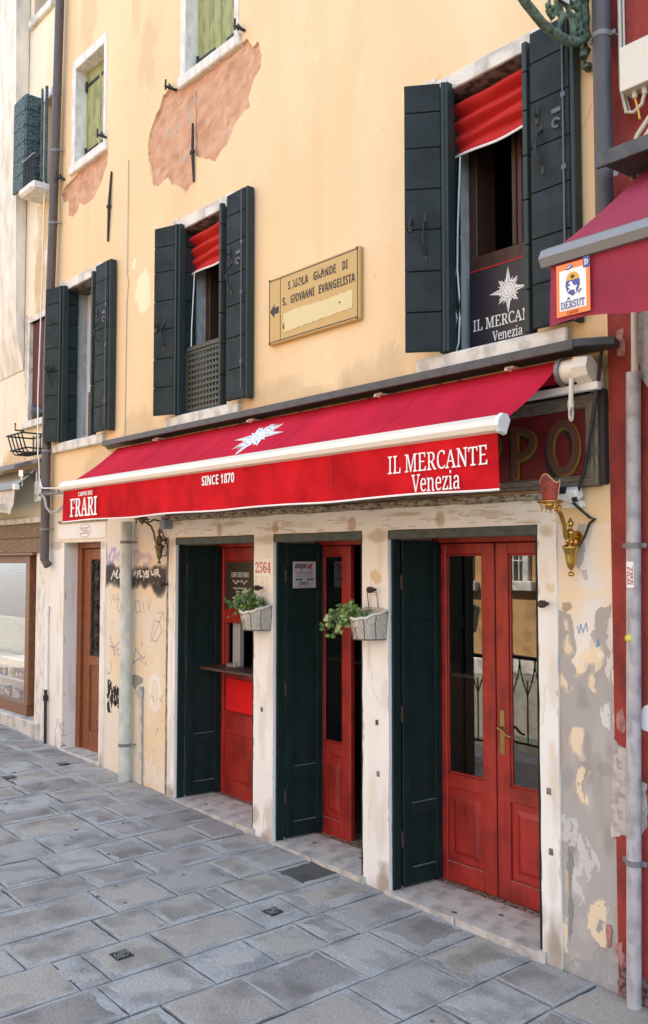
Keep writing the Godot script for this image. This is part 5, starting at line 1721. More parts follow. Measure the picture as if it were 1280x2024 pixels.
func red_house() -> void:
	var h := thing("red_house", "dark red plastered house at the right edge", "house", V(0.2, 0, 0))
	var b := MB.new()
	b.span(V(-2.618, -0.3, -3.0), V(3.4, 9.4, 0.006))
	part(h, "wall", b, mats.red_wall)
	b = MB.new()
	b.span(V(-2.62, 9.4, -3.2), V(3.4, 9.6, 0.25), 0.02)
	part(h, "roof", b, mats.terracotta)
	# flaked places with pale plaster showing
	for p in [[[Vector2(-2.621, 1.205), Vector2(-2.597, 1.164), Vector2(-2.553, 1.159), Vector2(-2.533, 1.229), Vector2(-2.496, 1.245), Vector2(-2.477, 1.008), Vector2(-2.447, 1.003), Vector2(-2.439, 0.810), Vector2(-2.476, 0.738), Vector2(-2.525, 0.716), Vector2(-2.581, 0.720), Vector2(-2.644, 0.694), Vector2(-2.632, 0.980)], "bare_plaster"], [[Vector2(-2.463, 1.369), Vector2(-2.427, 1.396), Vector2(-2.423, 1.266), Vector2(-2.457, 1.267), Vector2(-2.468, 1.325)], "white_paint"], [[Vector2(-2.606, 1.324), Vector2(-2.574, 1.356), Vector2(-2.556, 1.314), Vector2(-2.560, 1.236), Vector2(-2.595, 1.253)], "pink_scrape"], [[Vector2(-2.682, 0.256), Vector2(-2.660, 0.255), Vector2(-2.657, 0.182), Vector2(-2.667, 0.141), Vector2(-2.675, 0.169)], "pink_scrape"], [[Vector2(-2.641, 0.164), Vector2(-2.598, 0.193), Vector2(-2.587, 0.108), Vector2(-2.600, 0.074), Vector2(-2.616, 0.113)], "pink_scrape"], [[Vector2(-2.554, 4.241), Vector2(-2.534, 4.234), Vector2(-2.542, 4.116), Vector2(-2.560, 4.108)], "bare_plaster"], [[Vector2(-2.442, 3.359), Vector2(-2.377, 3.372), Vector2(-2.386, 2.962), Vector2(-2.432, 3.033), Vector2(-2.451, 3.179)], "bare_plaster"], [[Vector2(-2.570, 3.293), Vector2(-2.529, 3.298), Vector2(-2.520, 3.165), Vector2(-2.561, 3.159)], "pink_scrape"]]:
		b = MB.new()
		b.prism(ragged(p[0], 0.02, 0.007, 12), -0.01, 0.009)
		part(h, "flaked_patch", b, M("pink_scrape", Color(0.44, 0.20, 0.18), 0.95, "blotch", Vector3(6, 6, 6)) if p[1] == "pink_scrape" else mats[p[1]])
	# the dusty foot of the wall
	b = MB.new()
	b.prism(ragged([Vector2(-2.615, -0.3), Vector2(-2.2, -0.3), Vector2(-2.2, 0.02), Vector2(-2.45, 0.05), Vector2(-2.55, 0.12), Vector2(-2.615, 0.16)], 0.04, 0.015, 14), -0.01, 0.0075)
	part(h, "dusty_foot", b, M("dusty_red", Color(0.30, 0.15, 0.14), 0.95, "grime", Vector3(4, 4, 4)))


# ---------------------------------------------------------------- awnings
func red_awning() -> void:
	var t := thing("red_awning", "wide red cafe awning with white bar and lettered valance over the doors", "awning", V(-5.3, 2.45, 0.3))
	var xa := -7.80
	var xb := -2.83
	var f := func(u: float, v: float) -> Vector3:
		var sag := 0.020 * sin(PI * v) + 0.010 * sin(u * 31.0 + v * 2.0) * v * (1.0 - v) + 0.004 * sin(u * 77.0) * v * (1.0 - v)
		return V(lerpf(xa, xb, u), lerpf(3.17, 2.80, v) - sag, lerpf(0.10, 0.60, v))
	var b := MB.new()
	b.sheet(f, 80, 10, V(0, 1, 0.8))
	var cloth := part(t, "canopy", b, mats.awning_red)
	for k in 4:
		b = MB.new()
		var run: Array = []
		for q in 9:
			run.append(f.call(0.2 + 0.2 * k, q / 8.0) + V(0, 0.001, 0))
		b.tube(run, 0.0022, 5)
		part(cloth, "seam", b, M("seam_dark", Color(0.38, 0.009, 0.022), 0.85))
	# front bar with a bevelled end cap
	b = MB.new()
	var prof := PackedVector2Array([Vector2(0.58, 2.80), Vector2(0.60, 2.825), Vector2(0.63, 2.825), Vector2(0.665, 2.80), Vector2(0.675, 2.77), Vector2(0.665, 2.745), Vector2(0.63, 2.73), Vector2(0.60, 2.735)])
	b.prism(prof, xa, xb, Transform3D(Basis(V(0, 0, 1), V(0, 1, 0), V(1, 0, 0)), Vector3.ZERO))
	part(t, "front_bar", b, mats.cream_metal)
	for s in [[xa, -1.0], [xb, 1.0]]:
		b = MB.new()
		b.prism(PackedVector2Array([Vector2(0.575, 2.80), Vector2(0.60, 2.832), Vector2(0.635, 2.832), Vector2(0.672, 2.805), Vector2(0.682, 2.765), Vector2(0.66, 2.735), Vector2(0.61, 2.722)]), s[0], s[0] + s[1] * 0.022, Transform3D(Basis(V(0, 0, 1), V(0, 1, 0), V(1, 0, 0)), Vector3.ZERO), true, 0.004)
		for q in [Vector2(0.60, 2.80), Vector2(0.645, 2.80), Vector2(0.625, 2.75)]:
			b.tube([V(s[0], q.y, q.x), V(s[0] + s[1] * 0.026, q.y, q.x)], 0.006, 6)
		part(t, "end_cap", b, mats.white_paint)
	# hanging valance, slightly wavy, and its white hem
	var g := func(u: float, v: float) -> Vector3:
		var x := lerpf(xa + 0.01, xb - 0.01, u)
		return V(x, lerpf(2.742, 2.462 + 0.004 * sin(x * 5.0), v), 0.640 + v * (0.010 * sin(x * 3.1) + 0.004 * sin(x * 11.0)) - 0.01 * v * absf(u - 0.5))
	b = MB.new()
	b.sheet(g, 100, 6, Vector3.BACK)
	var val := part(t, "valance", b, mats.valance_red)
	b = MB.new()
	var hem: Array = []
	for k in 101:
		hem.append(g.call(k / 100.0, 1.0) + V(0, -0.004, 0.001))
	b.tube(hem, 0.0065, 6, true, 0.5)
	part(val, "hem", b, mats.print_white)
	b = MB.new()
	var us := inverse_lerp(xa + 0.01, xb - 0.01, -4.10)
	b.tube([g.call(us, 0.0), g.call(us, 0.25), g.call(us, 0.5), g.call(us, 0.75), g.call(us, 1.0)], 0.002, 5)
	part(val, "seam", b, M("seam_red", Color(0.45, 0.02, 0.03), 0.8))
	for l in [["IL MERCANTE", true, -3.25, 2.632, 0.70, 0.098, false], ["Venezia", true, -3.25, 2.522, 0.34, 0.100, false], ["SINCE 1870", false, -5.29, 2.672, 0.40, 0.068, true], ["FRARI", true, -7.37, 2.575, 0.52, 0.16, true], ["CAFFE DEI", false, -7.33, 2.69, 0.27, 0.036, true]]:
		var z: float = g.call(inverse_lerp(xa + 0.01, xb - 0.01, l[2]), 0.5).z + 0.006
		lettering(val, l[0], l[1], Transform3D(Basis(), V(l[2], l[3], z)), l[4], l[5], mats.print_white, "lettering", l[6])
	# compass star printed on the slope
	var slope := V(0, 0.37, -0.50).normalized()
	var nrm := Vector3.RIGHT.cross(slope).normalized()
	compass_emblem(t, Transform3D(Basis(Vector3.RIGHT, slope, nrm), f.call(inverse_lerp(xa, xb, -5.27), 0.42) + nrm * 0.006), 0.30)
	# roller, torsion bar, brackets, folding arms
	b = MB.new()
	b.tube([V(xa, 3.10, 0.10), V(xb + 0.02, 3.10, 0.10)], 0.055, 16)
	part(t, "roller", b, mats.awning_red)
	b = MB.new()
	b.span(V(xa, 2.985, 0.08), V(xb + 0.22, 3.025, 0.12), 0.004)
	part(t, "torsion_bar", b, mats.white_paint)
	b = MB.new()
	b.tube([V(xb + 0.005, 3.10, 0.12), V(xb + 0.03, 3.10, 0.12)], 0.075, 20)
	part(t, "roller_disc", b, mats.grey_metal)
	b = MB.new()
	b.tube([V(xb + 0.03, 3.10, 0.12), V(xb + 0.11, 3.10, 0.12)], 0.062, 20)
	var side := PackedVector2Array([Vector2(0.0, 2.99), Vector2(0.10, 3.00), Vector2(0.17, 3.05), Vector2(0.19, 3.10), Vector2(0.17, 3.16), Vector2(0.12, 3.175), Vector2(0.0, 3.08)])
	b.prism(side, xb + 0.11, xb + 0.19, Transform3D(Basis(V(0, 0, 1), V(0, 1, 0), V(1, 0, 0)), Vector3.ZERO), true, 0.012)
	var gear := part(t, "gear_box", b, mats.cream_metal)
	b = MB.new()
	b.tube([V(xb + 0.10, 3.05, 0.17), V(xb + 0.10, 2.93, 0.18)], 0.013, 8)
	b.tube([V(xb + 0.10, 2.93, 0.18), V(xb + 0.10, 2.895, 0.18)], 0.017, 8)
	var loop: Array = []
	for k in 17:
		var an := TAU * k / 16
		loop.append(V(xb + 0.10, 2.865 + 0.036 * cos(an), 0.18 + 0.015 * sin(an)))
	b.tube(loop, 0.008, 6, false)
	part(gear, "crank_eye", b, mats.cream_metal)
	for x in [-7.0, -5.6, -4.2, -3.15]:
		b = MB.new()
		b.span(V(x - 0.03, 3.170, 0.06), V(x + 0.03, 3.185, 0.15), 0.004)
		b.span(V(x - 0.010, 3.155, 0.13), V(x + 0.010, 3.172, 0.18), 0.004)
		part(t, "bracket", b, mats.cream_metal)
	for s in [[-7.2, 1.0], [-3.3, -1.0]]:
		b = MB.new()
		var elbow := V(s[0] + s[1] * 0.75, 2.89, 0.36)
		b.tube([V(s[0], 3.0, 0.12), elbow], 0.022, 8)
		b.tube([elbow, V(s[0] + s[1] * 0.05, 2.79, 0.58)], 0.018, 8)
		b.tube([elbow + V(0, -0.03, 0), elbow + V(0, 0.03, 0)], 0.03, 10)
		part(t, "folding_arm", b, mats.white_paint)
	# lead-covered hood that keeps rain off the roller
	var hood := thing("awning_hood", "long dark lead-covered hood board above the red awning", "hood", V(-5.3, 3.22, 0.1))
	b = MB.new()
	b.prism(PackedVector2Array([Vector2(-8.20, 0.0), Vector2(-7.90, 0.20), Vector2(-2.69, 0.21), Vector2(-2.52, 0.10), Vector2(-2.55, 0.0)]), 3.205, 3.245, Transform3D(Basis(Vector3.RIGHT, Vector3.BACK, Vector3.UP), Vector3.ZERO), true, 0.006)
	part(hood, "board", b, mats.lead)
	b = MB.new()
	b.span(V(-7.90, 3.19, 0.198), V(-2.69, 3.240, 0.214), 0.004)
	part(hood, "front_lip", b, mats.lead)


func burgundy_awning() -> void:
	var t := thing("burgundy_awning", "burgundy awning with grey bar and orange coffee badge at the right edge", "awning", V(-0.8, 3.1, 0.5))
	var xa := -2.36
	var xb := 1.2
	var b := MB.new()
	b.sheet(func(u: float, v: float) -> Vector3: return V(lerpf(xa, xb, u), lerpf(4.06, 3.46, v) - 0.015 * sin(PI * v), lerpf(0.06, 0.86, v)), 20, 8, V(0, 0.8, 0.6))
	part(t, "canopy", b, mats.burgundy)
	b = MB.new()
	b.prism(PackedVector2Array([Vector2(0.82, 3.46), Vector2(0.86, 3.485), Vector2(0.91, 3.46), Vector2(0.93, 3.42), Vector2(0.91, 3.385), Vector2(0.84, 3.39)]), xa - 0.015, xb, Transform3D(Basis(V(0, 0, 1), V(0, 1, 0), V(1, 0, 0)), Vector3.ZERO), true, 0.004)
	part(t, "front_bar", b, M("bar_grey", Color(0.22, 0.215, 0.215), 0.45))
	b = MB.new()
	b.sheet(func(u: float, v: float) -> Vector3:
		var x := lerpf(xa + 0.02, xb, u)
		return V(x, lerpf(3.395, 3.115 + 0.016 * sin((x - xa) * 9.0), v), 0.885 + v * 0.018 * sin((x - xa) * 8.0 + 1.0)), 60, 6, Vector3.BACK)
	var val := part(t, "valance", b, mats.burgundy)
	# the coffee badge printed on the valance
	var o := V(-2.215, 3.262, 0.908)
	var at := func(x: float, y: float, z: float) -> Transform3D: return Transform3D(Basis(), o + V(x, y, z))
	var plate := func(pts: PackedVector2Array, z: float, called: String, m: Material) -> void:
		var q := MB.new()
		q.prism(pts, z - 0.001, z, Transform3D(Basis(), o))
		part(val, called, q, m)
	var rect := func(a: float, c: float, e: float, g: float) -> PackedVector2Array: return PackedVector2Array([Vector2(a, c), Vector2(e, c), Vector2(e, g), Vector2(a, g)])
	var blue := M("badge_blue", Color(0.085, 0.105, 0.30), 0.7)
	plate.call(rect.call(-0.083, -0.115, 0.083, 0.110), 0.0, "badge", M("badge_orange", Color(0.88, 0.25, 0.075), 0.7))
	plate.call(rect.call(-0.067, -0.092, 0.065, 0.083), 0.001, "badge_field", mats.print_white)
	plate.call(rect.call(0.052, 0.072, 0.083, 0.118), 0.002, "badge_corner", blue)
	lettering(val, "D", true, at.call(0.067, 0.095, 0.003), 0.018, 0.024, mats.print_white, "lettering", true)
	var shield := PackedVector2Array()
	for k in 13:
		var an := PI * k / 12
		shield.append(Vector2(0.033 * cos(an), 0.035 + 0.034 * sin(an)))
	plate.call(shield, 0.002, "crest_top", M("badge_gold", Color(0.70, 0.40, 0.07), 0.7))
	plate.call(PackedVector2Array([Vector2(-0.033, 0.034), Vector2(0.033, 0.034), Vector2(0.036, 0.010), Vector2(0.024, -0.020), Vector2(0.0, -0.036), Vector2(-0.024, -0.020), Vector2(-0.036, 0.010)]), 0.0022, "crest", blue)
	# prancing horse and the little eagle above it
	plate.call(PackedVector2Array([Vector2(-0.020, 0.018), Vector2(-0.016, 0.026), Vector2(-0.008, 0.030), Vector2(-0.002, 0.024), Vector2(0.002, 0.012), Vector2(0.012, 0.006), Vector2(0.020, 0.008), Vector2(0.026, 0.000), Vector2(0.021, 0.003), Vector2(0.016, -0.006), Vector2(0.018, -0.020), Vector2(0.013, -0.028), Vector2(0.011, -0.016), Vector2(0.006, -0.008), Vector2(-0.004, -0.010), Vector2(-0.012, -0.006), Vector2(-0.020, -0.016), Vector2(-0.022, -0.010), Vector2(-0.014, 0.000), Vector2(-0.022, 0.004), Vector2(-0.024, 0.010), Vector2(-0.012, 0.008), Vector2(-0.010, 0.016)]), 0.0034, "crest_horse", mats.print_white)
	plate.call(PackedVector2Array([Vector2(-0.012, 0.054), Vector2(-0.006, 0.048), Vector2(-0.003, 0.058), Vector2(0.0, 0.052), Vector2(0.003, 0.058), Vector2(0.006, 0.048), Vector2(0.012, 0.054), Vector2(0.009, 0.043), Vector2(0.003, 0.043), Vector2(0.0, 0.038), Vector2(-0.003, 0.043), Vector2(-0.009, 0.043)]), 0.0034, "crest_eagle", mats.black_rubber)
	plate.call(PackedVector2Array([Vector2(-0.036, 0.084), Vector2(-0.020, 0.080), Vector2(0.002, 0.094), Vector2(-0.002, 0.104), Vector2(-0.024, 0.098)]), 0.003, "crest_ribbon", blue)
	plate.call(PackedVector2Array([Vector2(-0.034, 0.090), Vector2(-0.020, 0.087), Vector2(-0.001, 0.099), Vector2(-0.002, 0.101), Vector2(-0.022, 0.091)]), 0.0038, "crest_ribbon", mats.print_white)
	plate.call(PackedVector2Array([Vector2(-0.026, -0.050), Vector2(-0.014, -0.044), Vector2(-0.018, -0.036), Vector2(-0.028, -0.042)]), 0.003, "crest_ribbon", blue)
	plate.call(PackedVector2Array([Vector2(0.030, -0.030), Vector2(0.044, -0.014), Vector2(0.040, -0.010), Vector2(0.026, -0.024)]), 0.003, "crest_ribbon", blue)
	lettering(val, "DERSUT", true, at.call(-0.001, -0.069, 0.003), 0.118, 0.032, blue)
	lettering(val, "CAFFE", false, at.call(-0.002, -0.104, 0.003), 0.056, 0.013, M("badge_rust", Color(0.42, 0.085, 0.02), 0.7))
	# dark hood board over it
	var hood := thing("awning_hood", "short dark hood board above the burgundy awning at the right edge", "hood", V(-0.6, 4.1, 0.2))
	b = MB.new()
	b.prism(PackedVector2Array([Vector2(-2.44, 0.0), Vector2(-2.46, 0.32), Vector2(1.3, 0.34), Vector2(1.3, 0.0)]), 4.055, 4.10, Transform3D(Basis(Vector3.RIGHT, Vector3.BACK, Vector3.UP), Vector3.ZERO), true, 0.006)
	part(hood, "board", b, mats.lead)
	b = MB.new()
	b.span(V(-2.46, 4.02, 0.322), V(1.3, 4.095, 0.345), 0.004)
	part(hood, "front_lip", b, mats.lead)
	# the shop's own awning at the far left
	t = thing("grey_awning", "faded grey shop awning with lettered valance at the left edge", "awning", V(-11.5, 2.7, 0.3))
	b = MB.new()
	b.sheet(func(u: float, v: float) -> Vector3: return V(lerpf(-13.5, -9.78 + 0.14 * v, u), lerpf(3.14, 2.93, v) - 0.015 * sin(PI * v), lerpf(0.05, 0.34, v)), 20, 6, V(0, 0.5, 1))
	part(t, "canopy", b, M("faded_cloth", Color(0.46, 0.43, 0.38), 0.9, "blotch", Vector3(2, 2, 2), "weave", 0.2))
	b = MB.new()
	b.span(V(-13.5, 2.88, 0.32), V(-9.64, 2.93, 0.37), 0.008)
	part(t, "front_bar", b, mats.grey_metal)
	b = MB.new()
	b.span(V(-9.66, 2.875, 0.315), V(-9.60, 2.935, 0.375), 0.006)
	part(t, "end_cap", b, mats.white_paint)
	b = MB.new()
	b.sheet(func(u: float, v: float) -> Vector3:
		var x := lerpf(-13.5, -9.66, u)
		var low := 2.60 + 0.05 * absf(sin((x + 9.66) * 4.2 + 0.35)) + 0.10 * clampf((x + 9.76) * 10.0, 0.0, 1.0)
		return V(x, lerpf(2.88, low, v), 0.345 + 0.02 * v * sin(x * 16.0)), 90, 5, Vector3.BACK)
	val = part(t, "valance", b, M("cream_cloth", Color(0.66, 0.61, 0.53), 0.9, "soft", Vector3(2, 2, 2), "weave", 0.2))
	lettering(val, "lice", true, Transform3D(Basis(), V(-10.03, 2.72, 0.372)), 0.30, 0.09, M("faded_print", Color(0.27, 0.24, 0.21), 0.9))
	hood = thing("awning_hood", "purplish grey hood board above the faded shop awning at the left edge", "hood", V(-11.5, 3.2, 0.1))
	b = MB.new()
	b.prism(PackedVector2Array([Vector2(0.0, 3.26), Vector2(0.30, 3.16), Vector2(0.30, 3.12), Vector2(0.0, 3.22)]), -13.6, -9.80, Transform3D(Basis(V(0, 0, 1), V(0, 1, 0), V(1, 0, 0)), Vector3.ZERO))
	b.prism(PackedVector2Array([Vector2(0.0, 3.26), Vector2(0.12, 3.22), Vector2(0.12, 3.18), Vector2(0.0, 3.22)]), -9.80, -9.62, Transform3D(Basis(V(0, 0, 1), V(0, 1, 0), V(1, 0, 0)), Vector3.ZERO))
	part(hood, "board", b, M("mauve_lead", Color(0.17, 0.145, 0.165), 0.6))


# ---------------------------------------------------------------- old shop sign half hidden by the awning
func fascia_sign() -> void:
	var t := thing("shop_sign", "old dark red shop sign with shaded capitals in a worn wooden frame", "sign", V(-4.8, 2.52, 0.0))
	var x1 := -2.655
	var b := MB.new()
	b.span(V(-7.0, 2.53, -0.01), V(x1 - 0.07, 2.94, 0.022))
	part(t, "red_field", b, M("sign_red", Color(0.155, 0.010, 0.010), 0.55, "soft", Vector3(2, 2, 2)))
	var f := MB.new()
	f.span(V(-7.0, 2.495, -0.01), V(x1, 2.555, 0.045), 0.010)
	f.span(V(-7.0, 2.495, 0.0), V(x1, 2.515, 0.06), 0.006)
	part(t, "frame_rail", f, mats.sign_wood)
	f = MB.new()
	f.span(V(-7.0, 2.91, -0.01), V(x1, 2.985, 0.046), 0.010)
	part(t, "frame_rail", f, mats.sign_wood)
	f = MB.new()
	f.span(V(x1 - 0.085, 2.53, -0.01), V(x1 - 0.022, 2.95, 0.050), 0.012)
	f.span(V(x1 - 0.020, 2.50, -0.01), V(x1, 2.99, 0.062), 0.006)
	part(t, "frame_stile", f, mats.sign_wood_upright)
	f = MB.new()
	f.span(V(x1 + 0.002, 2.50, -0.01), V(x1 + 0.032, 3.0, 0.050), 0.008)
	part(t, "frame_edge", f, mats.black_wood)
	var o := thing("sign_board", "sooty black plank above the old shop sign under the awning", "board", V(-4.8, 3.0, 0.0))
	b = MB.new()
	b.span(V(-7.0, 2.99, 0.0), V(-2.72, 3.07, 0.055), 0.008)
	part(o, "plank", b, mats.black_wood)
	for x in [-2.93, -2.90]:
		b = MB.new()
		b.tube([V(x, 3.035, 0.05), V(x, 3.035, 0.062)], 0.006, 6)
		part(o, "screw", b, mats.white_paint)
	# letters: black shadow, green underside, ochre side, brown face with a thin outline
	for l in [["O", -2.885, 0.205], ["P", -3.145, 0.165], ["P", -3.39, 0.165]]:
		var let: Node3D = t
		var sh: float = 0.013
		for lay in [["letter_shadow", Color(0.008, 0.008, 0.007), -0.022, -0.022, 0.026, true], ["letter_underside", Color(0.085, 0.12, 0.014), 0.008, -0.018, 0.029, false], ["letter_side", Color(0.19, 0.095, 0.014), 0.014, -0.008, 0.032, false], ["letter_outline", Color(0.15, 0.035, 0.014), -0.001, 0.001, 0.036, false], ["letter", Color(0.085, 0.036, 0.022), 0.0, 0.0, 0.039, false]]:
			var shape := letter_shape(l[0], l[2], 0.30 - (0.012 if lay[0] == "letter" else 0.0), 0.040 - (0.008 if lay[0] == "letter" else 0.0))
			b = MB.new()
			for poly in shape:
				b.prism(poly, -0.0015, 0.0, Transform3D(Basis(), V(l[1] + lay[2], 2.715 + lay[3], lay[4])))
			part(let, lay[0], b, M("sign_" + lay[0], lay[1], 0.6))


# outlines (as convex strips) of a capital O or P, w wide and h high with strokes of s
func letter_shape(ch: String, w: float, h: float, s: float) -> Array:
	var out: Array = []
	var n := 28
	if ch == "O":
		for k in n:
			var a0 := TAU * k / n
			var a1 := TAU * (k + 1) / n
			out.append(PackedVector2Array([Vector2(cos(a0) * w * 0.5, sin(a0) * h * 0.5), Vector2(cos(a1) * w * 0.5, sin(a1) * h * 0.5), Vector2(cos(a1) * (w * 0.5 - s), sin(a1) * (h * 0.5 - s)), Vector2(cos(a0) * (w * 0.5 - s), sin(a0) * (h * 0.5 - s))]))
		return out
	out.append(PackedVector2Array([Vector2(-w * 0.5, -h * 0.5), Vector2(-w * 0.5 + s, -h * 0.5), Vector2(-w * 0.5 + s, h * 0.5), Vector2(-w * 0.5, h * 0.5)]))
	for k in 14:
		var a0 := -PI * 0.5 + PI * k / 14
		var a1 := -PI * 0.5 + PI * (k + 1) / 14
		var c := Vector2(-w * 0.5 + s, h * 0.5 - h * 0.32)
		var rx := w - s
		var ry := h * 0.32
		out.append(PackedVector2Array([c + Vector2(cos(a0) * rx, sin(a0) * ry), c + Vector2(cos(a1) * rx, sin(a1) * ry), c + Vector2(cos(a1) * (rx - s), sin(a1) * (ry - s)), c + Vector2(cos(a0) * (rx - s), sin(a0) * (ry - s))]))
	return out


# ---------------------------------------------------------------- pipes, cables and boxes on the walls
func one_pipe(called: String, label: String, category: String, pts: Array, r: float, m: Material, bands: Array) -> Node3D:
	var foot: Vector3 = pts[pts.size() - 1]
	var t := thing(called, label, category, foot)
	var b := MB.new()
	b.tube(pts, r, 18)
	part(t, "pipe", b, m)
	for y in bands:
		var x: float = pts[0].x
		for i in pts.size() - 1:
			if y <= pts[i].y and y >= pts[i + 1].y:
				x = lerpf(pts[i].x, pts[i + 1].x, inverse_lerp(pts[i].y, pts[i + 1].y, y))
		b = MB.new()
		b.tube([V(x, y - 0.014, pts[0].z), V(x, y + 0.014, pts[0].z)], r + 0.004, 18)
		for s in [-1.0, 1.0]:
			b.box(V(x + s * (r + 0.014), y, pts[0].z - 0.01), V(0.03, 0.026, 0.012), 0.003)
		b.tube([V(x + r + 0.014, y, -0.01), V(x + r + 0.014, y, pts[0].z)], 0.005, 6)
		part(t, "clamp", b, mats.grey_metal)
	return t


func pipes() -> void:
	one_pipe("downpipe", "tall brown metal downpipe between the cream and the ochre house", "downpipe", [V(-9.27, 9.35, 0.08), V(-9.37, 6.4, 0.08), V(-9.46, 4.4, 0.08), V(-9.47, 2.12, 0.08), V(-9.42, 2.06, 0.06)], 0.048, mats.pipe_brown, [6.6, 5.8, 4.9, 3.3, 2.45])
	one_pipe("downpipe", "dark grey metal downpipe at the top right beside the green lamp bracket", "downpipe", [V(-2.565, 9.35, 0.10), V(-2.565, 3.78, 0.10), V(-2.565, 3.66, 0.02)], 0.046, mats.pipe_grey, [6.9, 4.83])
	one_pipe("drain_pipe", "pale green plastic drainpipe standing against the tagged ochre pier", "drainpipe", [V(-7.66, 2.47, 0.075), V(-7.64, 0.09, 0.075)], 0.055, mats.pipe_pale, [2.28, 0.42])
	one_pipe("conduit", "dusty lilac conduit pipe on the red wall at the right edge", "conduit", [V(-2.445, 3.05, 0.055), V(-2.505, -0.09, 0.055)], 0.036, mats.pipe_lilac, [2.18, 0.62])
	one_pipe("conduit", "thin beige conduit above the lilac pipe on the red wall", "conduit", [V(-2.43, 3.62, 0.05), V(-2.44, 3.04, 0.05)], 0.018, mats.cable, [])
	var b := MB.new()
	var t := thing("old_pipe", "thin paint-flaked pipe beside the pale green drainpipe", "pipe", V(-7.45, 0.1, 0.02))
	b.tube([V(-7.455, 0.93, 0.02), V(-7.445, 0.09, 0.02)], 0.017, 8)
	part(t, "pipe", b, M("flaked_pipe", Color(0.62, 0.58, 0.54), 0.9, "blotch", Vector3(6, 3, 6)))
	b = MB.new()
	b.tube([V(-7.56, 0.90, 0.02), V(-7.44, 0.90, 0.02)], 0.012, 6)
	b.tube([V(-7.455, 0.96, 0.02), V(-7.455, 0.86, 0.02)], 0.024, 8)
	part(t, "joint", b, mats.pipe_lilac)
	t = thing("gas_pipe", "slim black gas pipe on the white jamb left of the brown door", "pipe", V(-9.50, 0.15, 0.03))
	b = MB.new()
	b.tube([V(-9.50, 0.72, 0.03), V(-9.49, 0.15, 0.03)], 0.018, 8)
	b.tube([V(-9.50, 0.66, 0.03), V(-9.50, 0.60, 0.03)], 0.028, 8)
	part(t, "pipe", b, mats.black_rubber)
	b = MB.new()
	b.tube([V(-9.51, 1.62, 0.015), V(-9.50, 0.72, 0.02)], 0.014, 8)
	b.box(V(-9.51, 1.58, 0.02), V(0.05, 0.08, 0.03), 0.006)
	part(t, "painted_pipe", b, mats.white_paint)
	# cables
	var runs := [
		["thin grey cable running down the ochre wall beside the middle window", [V(-7.83, 6.0, 0.008), V(-7.83, 4.85, 0.008), V(-7.80, 4.80, 0.008), V(-7.83, 4.6, 0.008), V(-7.84, 3.25, 0.008)], 0.005, "cable"],
		["white cable hanging loose along the brown downpipe on the left", [V(-9.56, 6.4, 0.11), V(-9.57, 5.0, 0.12), V(-9.60, 3.9, 0.13), V(-9.55, 3.24, 0.14), V(-9.62, 3.05, 0.12), V(-9.66, 2.9, 0.10)], 0.008, "white_paint"],
		["pale cable curving from the left downpipe to the awning bar", [V(-9.50, 3.24, 0.15), V(-9.50, 3.0, 0.14), V(-9.42, 2.89, 0.14), V(-8.95, 2.86, 0.14), V(-8.2, 2.82, 0.3), V(-7.82, 2.79, 0.55)], 0.008, "white_paint"],
		["black cable looping from the floodlight to the brass lamp", [V(-2.80, 2.425, 0.10), V(-2.77, 2.37, 0.04), V(-2.73, 2.33, 0.02), V(-2.70, 2.325, 0.02), V(-2.735, 2.30, 0.02), V(-2.76, 2.23, 0.03), V(-2.79, 2.17, 0.05)], 0.008, "black_rubber"],
		["black cable hanging from the hood past the sign frame", [V(-2.62, 3.20, 0.06), V(-2.63, 3.02, 0.08), V(-2.66, 2.84, 0.09), V(-2.70, 2.66, 0.08), V(-2.735, 2.54, 0.08), V(-2.76, 2.47, 0.08)], 0.009, "black_rubber"],
	]
	for r in runs:
		b = MB.new()
		b.tube(r[1], r[2], 6)
		var mid: Vector3 = r[1][0]
		t = thing("cable", r[0], "cable", mid)
		part(t, "wire", b, mats[r[3]])
	t = thing("junction_box", "cream junction box with cable glands on the red wall at the top right", "junction box", V(-2.33, 4.45, 0.0))
	b = MB.new()
	b.span(V(-2.455, 4.48, 0.02), V(-2.20, 4.70, 0.115), 0.006)
	part(t, "case", b, M("box_cream", Color(0.66, 0.62, 0.53), 0.5))
	b = MB.new()
	b.span(V(-2.45, 4.474, 0.116), V(-2.205, 4.706, 0.128), 0.004)
	part(t, "cover", b, M("box_cream", Color.WHITE))
	for x in [-2.40, -2.345, -2.29]:
		b = MB.new()
		b.tube([V(x, 4.48, 0.07), V(x, 4.445, 0.07)], 0.014, 8)
		part(t, "gland", b, mats.box_cream)
	runs = [
		["beige cable looping below the junction box on the red wall", [V(-2.495, 5.6, 0.04), V(-2.495, 4.9, 0.04), V(-2.495, 4.55, 0.04), V(-2.46, 4.40, 0.05), V(-2.41, 4.38, 0.06), V(-2.36, 4.40, 0.07), V(-2.345, 4.45, 0.07)], 0.010],
		["thin grey cable beside the beige one on the red wall", [V(-2.485, 5.6, 0.02), V(-2.485, 4.7, 0.02), V(-2.478, 4.5, 0.02), V(-2.45, 4.40, 0.03)], 0.007],
		["beige conduit bending down behind the burgundy awning", [V(-2.29, 4.44, 0.07), V(-2.32, 4.33, 0.06), V(-2.40, 4.26, 0.05), V(-2.435, 4.18, 0.05), V(-2.44, 3.9, 0.05)], 0.013],
		["second beige conduit bending down behind the burgundy awning", [V(-2.25, 4.44, 0.07), V(-2.28, 4.31, 0.06), V(-2.37, 4.22, 0.05), V(-2.40, 4.14, 0.05), V(-2.405, 3.9, 0.05)], 0.013],
		["thin yellow cable below the junction box", [V(-2.40, 4.45, 0.07), V(-2.385, 4.38, 0.065), V(-2.38, 4.33, 0.06)], 0.006],
	]
